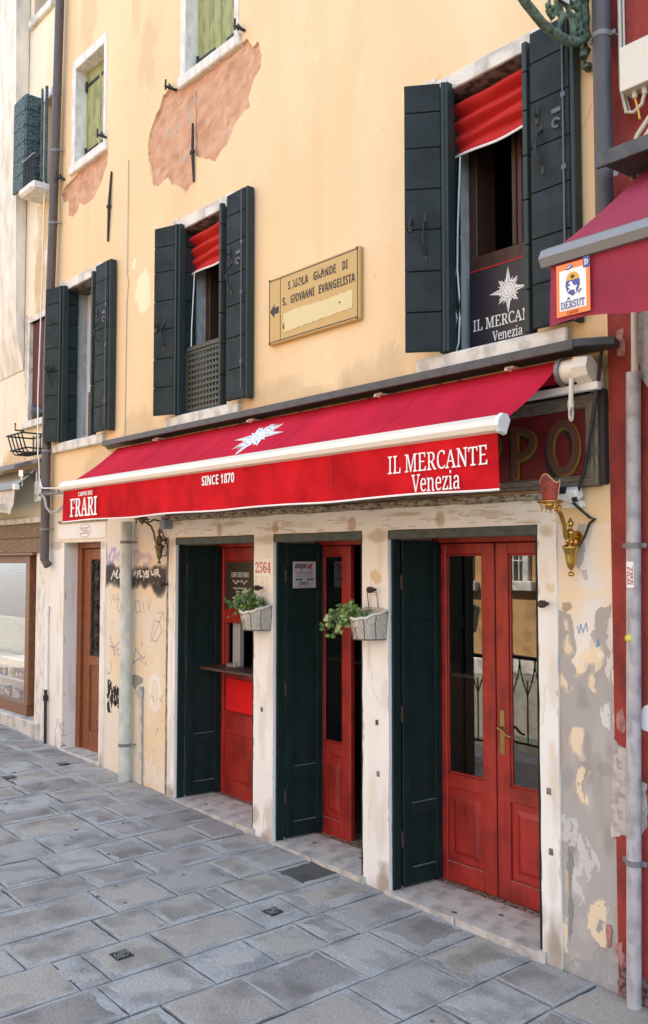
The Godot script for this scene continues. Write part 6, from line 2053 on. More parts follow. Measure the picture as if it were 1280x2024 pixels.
	for r in runs:
		b = MB.new()
		b.tube(r[1], r[2], 8)
		var mid: Vector3 = r[1][0]
		t = thing("cable", r[0], "cable", mid)
		part(t, "wire", b, mats.cable if not "yellow" in r[0] else M("yellow_wire", Color(0.60, 0.38, 0.08), 0.6))
	t = thing("meter_box", "white meter box with a yellow sticker under the shop awning", "meter box", V(-9.62, 2.76, 0.0))
	b = MB.new()
	b.span(V(-9.76, 2.76, 0.0), V(-9.545, 2.99, 0.09), 0.008)
	part(t, "case", b, mats.white_paint)
	b = MB.new()
	b.span(V(-9.72, 2.80, 0.089), V(-9.68, 2.845, 0.092))
	part(t, "sticker", b, M("sticker_yellow", Color(0.62, 0.36, 0.03), 0.6))
	t = thing("wall_lamp", "small chrome spotlight on an arm under the shop hood", "spotlight", V(-9.8, 3.05, 0.05))
	b = MB.new()
	b.tube([V(-9.62, 3.02, 0.0), V(-9.72, 3.06, 0.14), V(-9.82, 3.07, 0.20)], 0.012, 6)
	part(t, "arm", b, mats.black_rubber)
	b = MB.new()
	b.tube([V(-9.83, 3.11, 0.20), V(-9.83, 3.04, 0.20)], 0.035, 12)
	b.tube([V(-9.83, 3.03, 0.20), V(-9.83, 2.93, 0.20)], [0.014, 0.012], 8)
	part(t, "head", b, M("chrome", Color(0.75, 0.75, 0.75), 0.2, "", Vector3.ONE, "", 0.0, 1.0))
	t = thing("cable_bracket", "grey steel bracket with cables between the left downpipe and the awning", "bracket", V(-9.2, 2.86, 0.1))
	b = MB.new()
	b.box(V(-8.75, 2.82, 0.13), V(1.5, 0.03, 0.035), 0.004)
	for k in 6:
		b.box(V(-9.3 + k * 0.16, 2.835, 0.14), V(0.02, 0.03, 0.05), 0.003)
	part(t, "bar", b, mats.grey_metal)
	b = MB.new()
	b.tube([V(-9.40, 2.81, 0.15), V(-9.30, 2.77, 0.16), V(-9.29, 2.68, 0.15), V(-9.25, 2.62, 0.12), V(-9.20, 2.63, 0.06), V(-9.17, 2.70, 0.01)], 0.014, 8)
	part(t, "loose_cable", b, mats.pipe_lilac)


# ---------------------------------------------------------------- signs
func signs() -> void:
	var t := thing("direction_sign", "ochre enamel direction sign with black arrow and worn capitals on the upper wall", "sign", V(-5.0, 3.75, 0.02))
	var b := MB.new()
	b.span(V(-5.52, 3.745, 0.004), V(-4.49, 4.255, 0.040), 0.008)
	part(t, "plate", b, M("sign_ochre", Color(0.52, 0.34, 0.115), 0.5))
	var ink := M("sign_black", Color(0.028, 0.024, 0.028), 0.6)
	b = MB.new()
	var z := 0.041
	for s in [[-5.505, 3.760, -4.505, 3.768], [-5.505, 4.232, -4.505, 4.240], [-5.505, 3.760, -5.497, 4.240], [-4.513, 3.760, -4.505, 4.240], [-5.37, 3.765, -5.364, 4.235]]:
		b.span(V(s[0], s[1], z - 0.004), V(s[2], s[3], z))
	part(t, "border", b, ink)
	b = MB.new()
	b.prism(PackedVector2Array([Vector2(-5.495, 4.00), Vector2(-5.44, 4.055), Vector2(-5.44, 4.025), Vector2(-5.385, 4.025), Vector2(-5.385, 3.975), Vector2(-5.44, 3.975), Vector2(-5.44, 3.945)]), z - 0.002, z, Transform3D())
	part(t, "arrow", b, ink)
	var words := [["SCUOLA", -5.155, 4.155, 0.235, 0.062], ["GRANDE", -4.855, 4.155, 0.245, 0.062], ["DI", -4.635, 4.155, 0.055, 0.062], ["S.", -5.315, 4.045, 0.050, 0.062], ["GIOVANNI", -5.105, 4.045, 0.275, 0.062], ["EVANGELISTA", -4.725, 4.045, 0.385, 0.062]]
	for w in words:
		lettering(t, w[0], false, Transform3D(Basis(), V(w[1], w[2], z)), w[3], w[4], ink, "lettering", true)
	b = MB.new()
	var r := RandomNumberGenerator.new()
	r.seed = 8
	# places where the black enamel of the letters has been scraped away
	for c in [[-5.225, 4.155, 0.045, 0.07], [-5.19, 4.175, 0.03, 0.03], [-5.155, 4.165, 0.03, 0.045], [-5.12, 4.13, 0.02, 0.035], [-4.905, 4.175, 0.035, 0.045], [-4.87, 4.135, 0.02, 0.02], [-4.845, 4.18, 0.02, 0.02], [-5.185, 4.02, 0.02, 0.02], [-5.07, 4.065, 0.016, 0.03], [-5.03, 4.065, 0.012, 0.03], [-4.85, 4.075, 0.02, 0.014], [-4.66, 4.06, 0.01, 0.03]]:
		var blot: Array = []
		for k in 8:
			blot.append(Vector2(c[0] + cos(k * TAU / 8) * c[2] * r.randf_range(0.3, 0.62), c[1] + sin(k * TAU / 8) * c[3] * r.randf_range(0.3, 0.62)))
		b.prism(PackedVector2Array(blot), z, z + 0.0022, Transform3D())
	part(t, "scraped_spot", b, M("sign_ochre", Color.WHITE))
	b = MB.new()
	b.prism(ragged([Vector2(-5.325, 3.815), Vector2(-4.565, 3.835), Vector2(-4.555, 3.965), Vector2(-4.9, 3.955), Vector2(-5.2, 3.965), Vector2(-5.325, 3.955)], 0.025, 0.006, 21), z, z + 0.0018, Transform3D())
	part(t, "bare_strip", b, M("sign_pale", Color(0.66, 0.55, 0.29), 0.7))
	b = MB.new()
	b.prism(PackedVector2Array([Vector2(-5.335, 3.85), Vector2(-5.315, 3.89), Vector2(-5.315, 3.83)]), z, z + 0.003, Transform3D())
	b.prism(PackedVector2Array([Vector2(-4.70, 3.905), Vector2(-4.685, 3.91), Vector2(-4.68, 3.90), Vector2(-4.69, 3.895)]), z, z + 0.003, Transform3D())
	part(t, "black_remnant", b, ink)
	b = MB.new()
	for q in [Vector2(-5.50, 4.245), Vector2(-4.51, 4.245), Vector2(-5.50, 3.757), Vector2(-4.51, 3.757)]:
		b.tube([V(q.x, q.y, 0.0), V(q.x, q.y, 0.046)], 0.007, 8)
	part(t, "screw", b, mats.iron)
	t = thing("number_plate", "white tile with the red house number 2564 on the first stone pillar", "house number", V(-5.605, 1.98, 0.01))
	b = MB.new()
	b.span(V(-5.725, 1.985, 0.0), V(-5.485, 2.125, 0.017), 0.003)
	part(t, "tile", b, mats.white_paint)
	lettering(t, "2564", true, Transform3D(Basis(), V(-5.605, 2.055, 0.0172)), 0.195, 0.085, M("number_red", Color(0.48, 0.10, 0.075), 0.8), "number", true)
	# card pinned to the middle green shutter
	t = thing("opening_card", "grey association card with a red lion pinned to the middle green shutter", "notice", V(-5.42, 1.9, -0.25))
	var bs := Basis(Vector3.UP, PI / 2 + 0.10)
	var o := V(-5.402, 2.0, -0.225)
	var at := func(x: float, y: float, d: float) -> Transform3D: return Transform3D(bs, o + bs * V(x, y, d))
	b = MB.new()
	b.box(o, V(0.24, 0.20, 0.004), 0.0, bs)
	part(t, "card", b, M("card_grey", Color(0.50, 0.49, 0.51), 0.6))
	b = MB.new()
	for s in [-1.0, 1.0]:
		b.box(o + bs * V(s * 0.116, 0, 0.001), V(0.008, 0.20, 0.004), 0.0, bs)
		b.box(o + bs * V(0, s * 0.096, 0.0012), V(0.24, 0.008, 0.004), 0.0, bs)
	part(t, "margin", b, M("card_pink", Color(0.66, 0.52, 0.48), 0.6))
	lettering(t, "aepe", false, at.call(-0.042, 0.058, 0.0035), 0.125, 0.050, ink, "lettering", true)
	b = MB.new()
	b.prism(PackedVector2Array([Vector2(-0.03, 0.0), Vector2(-0.026, 0.018), Vector2(-0.012, 0.012), Vector2(0.0, 0.026), Vector2(0.024, 0.028), Vector2(0.014, 0.014), Vector2(0.022, 0.006), Vector2(0.010, 0.0), Vector2(0.014, -0.024), Vector2(0.006, -0.024), Vector2(0.0, -0.008), Vector2(-0.014, -0.008), Vector2(-0.018, -0.024), Vector2(-0.026, -0.022)]), 0.002, 0.0035, at.call(0.062, 0.058, 0.0))
	part(t, "red_lion", b, M("lion_red", Color(0.48, 0.07, 0.04), 0.7))
	lettering(t, "LUNEDI", false, at.call(-0.01, -0.065, 0.0035), 0.10, 0.024, ink)
	b = MB.new()
	for y in [0.020, 0.010, -0.010, -0.088]:
		b.box(o + bs * V(-0.005, y, 0.002), V(0.17, 0.003, 0.003), 0.0, bs)
	for x in [-0.075, -0.04, 0.045, 0.08]:
		b.box(o + bs * V(x, -0.036, 0.002), V(0.024, 0.014, 0.003), 0.0, bs)
	part(t, "small_print", b, ink)
	# stickers on the conduit
	t = thing("sticker", "round yellow smiling sticker on the lilac conduit", "sticker", V(-2.47, 1.7, 0.09))
	b = MB.new()
	b.lathe([Vector2(0.0, 0.001), Vector2(0.019, 0.0005), Vector2(0.019, -0.002)], Transform3D(Basis(Vector3.RIGHT, PI / 2), V(-2.478, 1.72, 0.0925)), 18)
	part(t, "disc", b, M("sticker_lime", Color(0.70, 0.62, 0.10), 0.5))
	t = thing("sticker", "torn white sticker with red letters on the lilac conduit", "sticker", V(-2.46, 2.0, 0.09))
	b = MB.new()
	b.span(V(-2.482, 1.97, 0.089), V(-2.442, 2.10, 0.0925), 0.001)
	part(t, "paper", b, mats.print_white)
	for k in 2:
		lettering(t, "THE" if k == 0 else "FILM", true, Transform3D(Basis(Vector3.BACK, -PI / 2), V(-2.452 - k * 0.018, 2.03, 0.094)), 0.09, 0.012, M("number_red", Color.WHITE), "lettering", true)


# ---------------------------------------------------------------- brass wall lamps (unlit) and their fittings
func sconces() -> void:
	sconce(V(-2.825, 2.02, 0.0), "brass", "polished brass wall lamp with a red half shade right of the double door", V(0, 0, 0))
	sconce(V(-7.08, 2.08, 0.0), "bronze", "tarnished brass wall lamp with a red half shade under the left end of the awning", V(0, 0, 0))
	var t := thing("floodlight", "white plastic floodlight box beside the polished brass lamp", "floodlight", V(-2.82, 2.42, 0.05))
	var b := MB.new()
	b.span(V(-2.885, 2.385, 0.0), V(-2.765, 2.425, 0.05), 0.006)
	b.box(V(-2.82, 2.455, 0.075), V(0.13, 0.065, 0.07), 0.010, Basis(Vector3.RIGHT, 0.45))
	part(t, "case", b, mats.white_paint)
	b = MB.new()
	b.box(V(-2.845, 2.475, 0.116), V(0.07, 0.040, 0.006), 0.002, Basis(Vector3.RIGHT, -0.35))
	part(t, "lens", b, mats.black_rubber)
	b = MB.new()
	b.span(V(-2.80, 2.41, 0.09), V(-2.775, 2.44, 0.115), 0.003)
	part(t, "socket", b, mats.cream_metal)
	b = MB.new()
	b.tube([V(-2.78, 2.425, 0.105), V(-2.755, 2.425, 0.10)], 0.014, 8)
	part(t, "plug", b, mats.black_rubber)
	t = thing("switch_box", "grey switch box with wires above the tarnished brass lamp", "switch box", V(-6.98, 2.4, 0.02))
	b = MB.new()
	b.span(V(-7.02, 2.385, 0.02), V(-6.93, 2.465, 0.10), 0.006)
	part(t, "case", b, M("box_grey", Color(0.26, 0.26, 0.27), 0.6))
	b = MB.new()
	b.tube([V(-7.0, 2.45, 0.08), V(-7.08, 2.47, 0.12), V(-7.14, 2.44, 0.14), V(-7.18, 2.50, 0.14)], 0.008, 6)
	part(t, "wire", b, mats.black_rubber)
	b = MB.new()
	b.tube([V(-7.02, 2.40, 0.08), V(-7.03, 2.33, 0.05), V(-6.99, 2.24, 0.03), V(-7.02, 2.15, 0.03), V(-7.05, 2.15, 0.05)], 0.006, 6)
	part(t, "wire", b, mats.black_rubber)


func sconce(o: Vector3, metal: String, label: String, _shift: Vector3) -> void:
	var t := thing("wall_lamp", label, "wall lamp", o, "brass wall lamps beside the cafe doors")
	var m: Material = mats[metal]
	var z := 0.060
	var b := MB.new()
	# turned body with a ball below and a finial above
	var prof := [[0.0, 0.0], [0.011, 0.004], [0.013, 0.014], [0.010, 0.022], [0.005, 0.026], [0.006, 0.038], [0.014, 0.050], [0.019, 0.075], [0.022, 0.11], [0.027, 0.135], [0.034, 0.152], [0.034, 0.160], [0.022, 0.170], [0.014, 0.182], [0.017, 0.192], [0.019, 0.198], [0.019, 0.228], [0.022, 0.234], [0.018, 0.242], [0.008, 0.250], [0.006, 0.262], [0.012, 0.272], [0.014, 0.282], [0.008, 0.296], [0.003, 0.310], [0.0, 0.315]]
	var pv: Array = []
	for p in prof:
		pv.append(Vector2(p[0] * 1.35, p[1]))
	b.lathe(pv, Transform3D(Basis(), o + V(0, 0, z)), 14)
	part(t, "body", b, m)
	b = MB.new()
	b.tube([o + V(0, 0.21, -0.005), o + V(0, 0.21, 0.015)], 0.035, 14)
	b.tube([o + V(0, 0.21, 0.0), o + V(0, 0.21, z)], 0.010, 8)
	part(t, "wall_plate", b, m)
	# twin-tube arm rising to the dish
	b = MB.new()
	for s in [-1.0, 1.0]:
		b.tube([o + V(s * 0.006, 0.185, z + 0.02), o + V(s * 0.006, 0.21, z + 0.045), o + V(s * 0.006, 0.27, z + 0.055), o + V(s * 0.006, 0.33, z + 0.085), o + V(s * 0.006, 0.362, z + 0.135), o + V(s * 0.006, 0.37, z + 0.175)], 0.007, 8)
	b.lathe([Vector2(0, -0.014), Vector2(0.010, -0.010), Vector2(0.014, 0), Vector2(0.010, 0.010), Vector2(0, 0.014)], Transform3D(Basis(), o + V(0, 0.19, z + 0.030)), 10)
	part(t, "arm", b, m)
	var d := o + V(0, 0.385, 0.235)
	b = MB.new()
	b.lathe([Vector2(0.0, -0.006), Vector2(0.055, -0.006), Vector2(0.066, 0.0), Vector2(0.072, 0.006), Vector2(0.066, 0.010), Vector2(0.0, 0.006)], Transform3D(Basis(), d), 24)
	b.lathe([Vector2(0.0, -0.055), Vector2(0.005, -0.050), Vector2(0.004, -0.042), Vector2(0.009, -0.034), Vector2(0.022, -0.026), Vector2(0.030, -0.014), Vector2(0.028, -0.005)], Transform3D(Basis(), d), 16)
	part(t, "dish", b, m)
	for k in 4:
		var an := k * TAU / 4 + 0.5
		b = MB.new()
		b.lathe([Vector2(0.0, -0.050), Vector2(0.004, -0.046), Vector2(0.003, -0.038), Vector2(0.009, -0.026), Vector2(0.009, -0.018), Vector2(0.004, -0.012), Vector2(0.006, -0.004)], Transform3D(Basis(), d + V(cos(an) * 0.050, 0, sin(an) * 0.050)), 10)
		part(t, "pendant", b, m)
	# half shade of red fabric with a gilt border, shaped like a shield at its top
	var f := func(u: float, v: float) -> Vector3:
		var an := lerpf(-0.20, PI + 0.20, u)
		var top := 0.105 + 0.020 * cos((u - 0.5) * TAU * 1.5) + 0.012 * cos((u - 0.5) * TAU * 0.5)
		var rad := lerpf(0.040, 0.055, v)
		return d + V(cos(an) * rad, 0.010 + top * v, sin(an) * rad * 0.8)
	b = MB.new()
	b.sheet(f, 20, 6, V(0, 0, 1))
	var sh := part(t, "shade", b, M("shade_red", Color(0.34, 0.045, 0.035), 0.6))
	b = MB.new()
	var edge: Array = []
	for k in 7:
		edge.append(f.call(0.0, k / 6.0))
	for k in 21:
		edge.append(f.call(k / 20.0, 1.0))
	for k in 7:
		edge.append(f.call(1.0, 1.0 - k / 6.0))
	b.tube(edge, 0.0035, 6)
	part(sh, "gilt_edge", b, M("gilt", Color(0.66, 0.42, 0.20), 0.5))
	b = MB.new()
	for c in [[0.35, 0.55, 0.16], [0.62, 0.45, 0.14], [0.5, 0.8, 0.1]]:
		var swirl: Array = []
		for k in 14:
			var an := k * 0.55
			var rr: float = c[2] * (1.0 - k / 18.0)
			swirl.append(f.call(clampf(c[0] + cos(an) * rr, 0, 1), clampf(c[1] + sin(an) * rr * 1.4, 0, 1)) + V(0, 0, 0.002))
		b.tube(swirl, 0.003, 5)
	part(sh, "damask_scroll", b, M("damask", Color(0.36, 0.12, 0.075), 0.7))


# ---------------------------------------------------------------- wire planters with ivy
func planters() -> void:
	planter(V(-5.625, 1.585, 0.012), "half-round wire planter hung on the first stone pillar", "bushy variegated ivy standing full in the planter on the first pillar", false)
	planter(V(-4.385, 1.595, 0.012), "half-round wire planter hung on the second stone pillar, half empty", "sparse ivy trailing over the left side of the planter on the second pillar", true)


func planter(o: Vector3, label: String, ivy_label: String, trailing: bool) -> void:
	var t := thing("planter", label, "planter", o, "wire planters hung on the pillars")
	var rx := 0.135
	var rz := 0.18
	var wall := func(u: float, v: float) -> Vector3:
		var an := PI * u
		var k := lerpf(0.84, 1.0, v)
		var rim := 0.135 + 0.05 * pow(absf(cos(an)), 3.0)
		return o + V(cos(an) * rx * k, rim * v + 0.004 * sin(u * 37.0) * v, sin(an) * rz * k + 0.004 * sin(u * 23.0 + v * 9.0))
	var b := MB.new()
	b.sheet(wall, 28, 6, V(0, 0, 1))
	b.sheet(func(u: float, v: float) -> Vector3: return wall.call(u, 1.0) * (1.0 - v * 0.0) + V(0, -v * 0.05, 0) + (o + V(0, 0.12, 0.08) - wall.call(u, 1.0)) * v * 0.06, 28, 2, V(0, 1, 0))
	var back := PackedVector2Array([Vector2(-rx * 0.84, 0), Vector2(rx * 0.84, 0), Vector2(rx, 0.18), Vector2(rx * 0.6, 0.205), Vector2(-rx * 0.6, 0.205), Vector2(-rx, 0.18)])
	b.prism(back, -0.004, 0.002, Transform3D(Basis(), o))
	part(t, "liner", b, M("burlap", Color(0.62, 0.56, 0.48), 0.9, "soft", Vector3(6, 6, 6), "weave", 0.3))
	b = MB.new()
	var rim: Array = []
	for k in 29:
		rim.append(wall.call(k / 28.0, 1.0))
	b.tube(rim, 0.010, 8)
	part(t, "rolled_rim", b, M("rim_linen", Color(0.66, 0.61, 0.54), 0.9))
	b = MB.new()
	for k in 7:
		var u := k / 6.0
		b.tube([wall.call(u, 0.0) + V(0, 0, 0.004), wall.call(u, 0.5) + V(0, 0, 0.006), wall.call(u, 0.94) + V(0, 0, 0.004)], 0.0024, 5)
	var low: Array = []
	for k in 29:
		low.append(wall.call(k / 28.0, 0.0) + V(0, 0, 0.003))
	b.tube(low, 0.004, 5)
	# chicken wire
	for k in 16:
		var a: Array = []
		var c: Array = []
		for q in 9:
			var v := q / 8.0 * 0.9
			a.append(wall.call(clampf((k + q * 0.35) / 16.0, 0, 1), v) + V(0, 0, 0.005))
			c.append(wall.call(clampf((k + 1 - q * 0.35) / 16.0, 0, 1), v) + V(0, 0, 0.0055))
		b.tube(a, 0.00055, 4, false)
		b.tube(c, 0.00055, 4, false)
	part(t, "wire", b, M("wire_rust", Color(0.10, 0.085, 0.07), 0.7))
	b = MB.new()
	var soil := PackedVector2Array()
	for k in 17:
		soil.append(Vector2(cos(PI * k / 16) * rx * 0.90, sin(PI * k / 16) * rz * 0.90))
	b.prism(soil, 0.0, 0.02, Transform3D(Basis(Vector3.RIGHT, Vector3.BACK, Vector3.DOWN), o + V(0, 0.11, 0)))
	part(t, "soil", b, M("soil", Color(0.020, 0.016, 0.013), 0.95))
	if trailing:
		b = MB.new()
		b.tube([o + V(-0.045, 0.20, 0.004), o + V(-0.045, 0.30, 0.02), o + V(0.0, 0.315, 0.05), o + V(0.045, 0.30, 0.02), o + V(0.045, 0.20, 0.004)], 0.003, 5)
		part(t, "hanger", b, mats.wire_rust)
	var ivy := thing("ivy_plant", ivy_label, "ivy", o + V(0, 0.12, 0.08), "ivy in the wire planters")
	var r := RandomNumberGenerator.new()
	r.seed = 31 if trailing else 30
	var shapes: Array = []
	for k in 3:
		shapes.append(ivy_leaf(0.9 + 0.15 * k))
	var greens := [M("ivy_dark", Color(0.035, 0.085, 0.018), 0.5), M("ivy_mid", Color(0.075, 0.150, 0.030), 0.5), M("ivy_light", Color(0.150, 0.235, 0.050), 0.5), M("ivy_pale", Color(0.36, 0.43, 0.20), 0.55)]
	for g in greens:
		g.backlight_enabled = true
		g.backlight = Color(0.25, 0.35, 0.12)
	var stems: Array = []
	if trailing:
		for k in 12:
			var sx := r.randf_range(-0.10, 0.02)
			var path: Array = [o + V(sx, 0.11, r.randf_range(0.05, 0.14))]
			path.append(path[0] + V(r.randf_range(-0.05, 0.03), r.randf_range(0.04, 0.12), r.randf_range(0.0, 0.05)))
			if k > 2:
				path.append(path[1] + V(r.randf_range(-0.14, -0.04), r.randf_range(-0.07, 0.0), r.randf_range(0.0, 0.05)))
				path.append(path[2] + V(r.randf_range(-0.10, -0.02), r.randf_range(-0.13, -0.05), r.randf_range(-0.01, 0.03)))
			stems.append(path)
	else:
		for k in 26:
			var path: Array = [o + V(r.randf_range(-0.10, 0.09), 0.11, r.randf_range(0.03, 0.15))]
			var lean := r.randf_range(-0.15, 0.07)
			path.append(path[0] + V(lean * 0.6, r.randf_range(0.06, 0.15), r.randf_range(-0.01, 0.05)))
			path.append(path[1] + V(lean * 0.7, r.randf_range(-0.03, 0.09) - absf(lean) * 0.35, r.randf_range(0.0, 0.05)))
			stems.append(path)
	var leaves := 0
	for path in stems:
		var b2 := MB.new()
		b2.tube(path, 0.0022, 5)
		part(ivy, "stem", b2, M("ivy_stem", Color(0.11, 0.12, 0.05), 0.7))
		var count := 23 if trailing else 11
		for k in count:
			var f: float = (k + r.randf()) / count * (path.size() - 1)
			var i := mini(int(f), path.size() - 2)
			var p: Vector3 = path[i].lerp(path[i + 1], f - i) + V(r.randf_range(-0.035, 0.035), r.randf_range(-0.02, 0.035), r.randf_range(-0.02, 0.04))
			p.z = maxf(p.z, 0.04)
			var leaf := MeshInstance3D.new()
			leaf.name = "leaf" if leaves == 0 else "leaf_%03d" % leaves
			leaf.mesh = shapes[r.randi() % 3]
			var pick := r.randf()
			leaf.material_override = greens[0 if pick < 0.22 else (1 if pick < 0.55 else (2 if pick < 0.86 else 3))]
			ivy.add_child(leaf, true)
			var face := V(r.randf_range(-0.7, 0.7), r.randf_range(0.0, 0.9), r.randf_range(0.3, 1.0)).normalized()
			var bs := Basis.looking_at(-face, Vector3.UP.rotated(face, r.randf_range(-1.4, 1.4)))
			leaf.transform = Transform3D(bs * Basis.from_scale(Vector3.ONE * r.randf_range(0.5, 0.95)), p - ivy.position)
			leaves += 1


# a five-lobed leaf folded along its middle, hanging from its stalk at the origin
func ivy_leaf(k: float) -> ArrayMesh:
	var half := [Vector2(0.0, 0.0), Vector2(0.010, 0.006), Vector2(0.021, 0.001), Vector2(0.018, -0.010), Vector2(0.025, -0.020), Vector2(0.013, -0.023), Vector2(0.008, -0.030), Vector2(0.0, -0.044)]
	var b := MB.new()
	b.smooth(true)
	for s in [-1.0, 1.0]:
		for i in half.size() - 1:
			var p: Vector2 = half[i]
			var q: Vector2 = half[i + 1]
			b.tri(V(0, -0.015, 0.003) * k, V(s * p.x, p.y, -absf(p.x) * 0.35 - p.y * p.y * 2.0) * k, V(s * q.x, q.y, -absf(q.x) * 0.35 - q.y * q.y * 2.0) * k, Vector3.BACK)
	return b.mesh()


# ---------------------------------------------------------------- tins in the shop window
func shop_goods() -> void:
	var cols := [["red", Color(0.40, 0.045, 0.035)], ["cream", Color(0.60, 0.54, 0.42)], ["lime green", Color(0.45, 0.50, 0.06)], ["violet", Color(0.12, 0.07, 0.22)], ["brown", Color(0.20, 0.075, 0.03)], ["white", Color(0.62, 0.62, 0.64)]]
	var order := [[0, 5, 4, 1, 3, 4, 0, 2, 5, 4, 0, 3], [5, 0, 1, 2, 3, 4, 1, 5, 0, 3, 1, 2]]
	for row in 2:
		var y: float = 0.676 if row == 0 else 0.426
		for k in 12:
			var x := -10.36 - k * 0.112 - rng.randf_range(0.0, 0.015)
			var z := -0.30 + rng.randf_range(-0.012, 0.02)
			var kind: Array = cols[order[row][k]]
			var place: String = ["rightmost", "second from the right", "third from the right", "fourth from the right", "fifth from the right", "sixth from the right", "seventh from the right", "eighth from the right", "ninth from the right", "tenth from the right", "eleventh from the right", "leftmost"][k]
			var t := thing("tin", "%s tin, %s on the %s shelf of the shop window" % [kind[0], place, "upper" if row == 0 else "lower"], "tin", V(x, y, z), "tins on the shop shelves")
			var hh := rng.randf_range(0.085, 0.11)
			var b := MB.new()
			b.box(V(x, y + hh * 0.5, z), V(0.082, hh, 0.07), 0.004)
			part(t, "body", b, M("tin_" + kind[0], kind[1], 0.45))
			b = MB.new()
			b.span(V(x - 0.034, y + hh * 0.22, z + 0.034), V(x + 0.034, y + hh * 0.75, z + 0.0365))
			part(t, "paper_label", b, M("tin_label_%d" % (k % 3), [Color(0.62, 0.55, 0.40), Color(0.55, 0.20, 0.12), Color(0.50, 0.50, 0.55)][k % 3], 0.7))
			b = MB.new()
			b.box(V(x, y + hh + 0.006, z), V(0.072, 0.012, 0.06), 0.003)
			part(t, "lid", b, M("tin_lid", Color(0.30, 0.29, 0.28), 0.4))


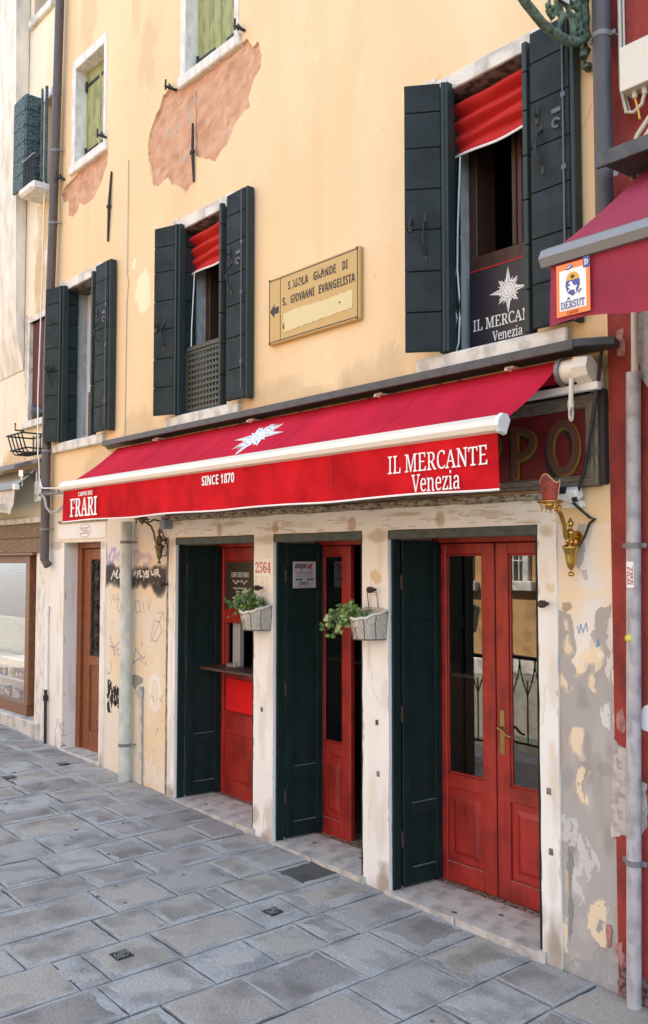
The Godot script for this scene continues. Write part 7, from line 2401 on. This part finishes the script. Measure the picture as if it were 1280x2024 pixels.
# ---------------------------------------------------------------- lamp bracket, pigeon, rack, glass
func small_things() -> void:
	var t := thing("lamp_bracket", "verdigris cast iron lamp bracket with leafy scrolls at the top right", "lamp bracket", V(-2.68, 4.8, 0.0))
	var o := V(-2.69, 0, 0)
	var b := MB.new()
	var p := func(z: float, y: float) -> Vector3: return o + V(0, y, z)
	b.tube([p.call(0.07, 4.88), p.call(0.12, 4.845), p.call(0.22, 4.815), p.call(0.33, 4.81), p.call(0.44, 4.825), p.call(0.58, 4.88), p.call(0.72, 4.97), p.call(0.9, 5.12), p.call(1.05, 5.3)], [0.022, 0.026, 0.026, 0.025, 0.024, 0.024, 0.023, 0.022, 0.02], 10)
	part(t, "main_arm", b, mats.verdigris)
	b = MB.new()
	b.tube([p.call(0.035, 5.4), p.call(0.045, 5.15), p.call(0.06, 5.0), p.call(0.055, 4.9), p.call(0.05, 4.83), p.call(0.075, 4.78), p.call(0.06, 4.74), p.call(0.035, 4.735), p.call(0.025, 4.76)], [0.024, 0.026, 0.03, 0.032, 0.026, 0.022, 0.022, 0.022, 0.018], 10)
	part(t, "back_stem", b, mats.verdigris)
	for c in [[0.15, 4.96, 0.07, 1.0, 0.4], [0.26, 4.98, 0.075, -1.0, 2.0], [0.20, 5.08, 0.06, 1.0, 3.4], [0.34, 5.06, 0.07, 1.0, 1.0], [0.44, 5.02, 0.05, -1.0, 0.2], [0.10, 5.10, 0.045, -1.0, 2.6], [0.40, 5.18, 0.08, -1.0, 0.9], [0.24, 5.22, 0.08, 1.0, 2.2], [0.56, 5.10, 0.06, 1.0, 0.4], [0.10, 4.90, 0.035, 1.0, 1.5], [0.36, 4.92, 0.04, -1.0, 1.2]]:
		b = MB.new()
		var curl: Array = []
		var rad: Array = []
		for k in 22:
			var an: float = c[4] + c[3] * k * 0.36
			var rr: float = c[2] * (1.0 - k / 27.0)
			curl.append(p.call(c[0] + cos(an) * rr, c[1] + sin(an) * rr) + V(0.006 * sin(k * 0.5), 0, 0))
			rad.append(0.008 + 0.008 * absf(sin(k * 0.45)))
		b.tube(curl, rad, 7)
		# leaf that springs from the scroll
		for q in 4:
			var root: Vector3 = curl[q * 4]
			var out: Vector3 = (root - p.call(c[0], c[1])).normalized()
			b.tube([root, root + out * 0.022 + V(0.006, 0.008, 0), root + out * 0.038 + V(0.0, 0.02, 0)], [0.012, 0.011, 0.003], 6, true, 0.6)
		part(t, "scroll", b, mats.verdigris)
	b = MB.new()
	b.tube([p.call(0.16, 4.85), p.call(0.17, 4.93), p.call(0.22, 5.02)], [0.012, 0.018, 0.010], 7)
	b.tube([p.call(0.30, 4.83), p.call(0.27, 4.93), p.call(0.30, 5.05)], [0.012, 0.018, 0.010], 7)
	b.tube([p.call(0.075, 4.90), p.call(0.12, 4.97), p.call(0.11, 5.05), p.call(0.16, 5.12)], [0.014, 0.02, 0.018, 0.01], 7)
	part(t, "acanthus_leaf", b, mats.verdigris)
	b = MB.new()
	b.box(p.call(0.30, 5.03) + V(0.03, 0, 0), V(0.003, 0.085, 0.11), 0.0)
	var plate := part(t, "enamel_plate", b, mats.print_white)
	lettering(plate, "02", false, Transform3D(Basis(Vector3.UP, PI / 2), p.call(0.30, 5.025) + V(0.0325, 0, 0)), 0.065, 0.05, M("plate_blue", Color(0.10, 0.12, 0.35), 0.6), "number", true)
	# pigeon on the sill
	t = thing("pigeon", "grey pigeon resting on the sill of the boarded window", "pigeon", V(-9.92, 3.70, 0.0))
	var g := V(-9.92, 3.70, 0.0)
	b = MB.new()
	var spine := [[0.17, 0.085], [0.12, 0.082], [0.06, 0.088], [0.0, 0.092], [-0.055, 0.100], [-0.085, 0.120], [-0.098, 0.145], [-0.108, 0.165], [-0.122, 0.172], [-0.136, 0.166], [-0.152, 0.160]]
	var radii := [0.012, 0.028, 0.048, 0.058, 0.054, 0.040, 0.029, 0.028, 0.024, 0.012, 0.003]
	var pts: Array = []
	for s in spine:
		pts.append(g + V(s[0], s[1], 0))
	b.tube(pts, radii, 14)
	part(t, "body", b, M("pigeon_grey", Color(0.085, 0.088, 0.105), 0.7, "blotch", Vector3(9, 9, 9)))
	for s in [-1.0, 1.0]:
		b = MB.new()
		b.tube([g + V(-0.045, 0.105, s * 0.042), g + V(0.02, 0.098, s * 0.054), g + V(0.09, 0.085, s * 0.034), g + V(0.15, 0.080, s * 0.012)], [0.020, 0.034, 0.022, 0.006], 10, true, 0.4, Vector3.UP)
		part(t, "wing", b, M("pigeon_wing", Color(0.045, 0.046, 0.055), 0.7))
		b = MB.new()
		b.tube([g + V(-0.01, 0.05, s * 0.022), g + V(-0.005, 0.004, s * 0.022), g + V(-0.03, 0.002, s * 0.024)], 0.005, 5)
		part(t, "leg", b, M("pigeon_leg", Color(0.35, 0.10, 0.07), 0.6))
	# wrought rack under the boarded window
	t = thing("flower_rack", "empty black iron flower-box rack on the cream wall under the pigeon", "rack", V(-9.9, 3.3, 0.1))
	var x0 := -10.02
	var x1 := -9.60
	b = MB.new()
	for y in [3.50, 3.34]:
		var k := 0.30 if y > 3.4 else 0.25
		b.tube([V(x0, y, 0.0), V(x0 - 0.02, y, k), V(x1, y, k), V(x1, y, 0.0), V(x0, y, 0.0)], 0.010, 6)
	part(t, "hoop", b, mats.iron)
	for k in 5:
		var x := lerpf(x0 + 0.02, x1 - 0.02, k / 4.0)
		b = MB.new()
		b.tube([V(x, 3.53, 0.005), V(x, 3.32, 0.005), V(x, 3.295, 0.05), V(x, 3.295, 0.22), V(x, 3.34, 0.25), V(x, 3.50, 0.30)], 0.008, 6)
		part(t, "bar", b, mats.iron)
	b = MB.new()
	b.tube([V(-10.30, 3.62, 0.0), V(-10.30, 3.62, 0.10), V(-10.30, 3.70, 0.10)], 0.012, 6)
	b.tube([V(-10.30, 3.62, 0.03), V(-10.22, 3.62, 0.03), V(-10.22, 3.70, 0.03)], 0.012, 6)
	t = thing("wall_hook", "small black iron shutter hook on the cream wall above the rack", "hook", V(-10.3, 3.62, 0.0))
	part(t, "hook", b, mats.iron)
	# glass on the hatch ledge
	t = thing("glass_ashtray", "small glass ashtray on the counter of the serving hatch", "ashtray", V(-6.52, 1.19, -0.33))
	b = MB.new()
	b.lathe([Vector2(0.0, 0.006), Vector2(0.040, 0.006), Vector2(0.048, 0.040), Vector2(0.054, 0.040), Vector2(0.050, 0.0), Vector2(0.0, 0.0)], Transform3D(Basis(), V(-6.52, 1.191, -0.33)), 20)
	part(t, "bowl", b, mats.thin_glass)
	# cafe bar seen dimly through the middle door
	t = thing("bar_counter", "dark bar counter dimly visible inside through the middle door", "bar counter", V(-5.8, 0, -2.4))
	b = MB.new()
	b.span(V(-7.5, -0.008, -2.8), V(-4.6, 1.05, -2.2), 0.01)
	part(t, "front", b, mats.brown_wood)
	b = MB.new()
	b.span(V(-7.55, 1.05, -2.85), V(-4.55, 1.09, -2.15), 0.01)
	part(t, "top", b, mats.grey_metal)
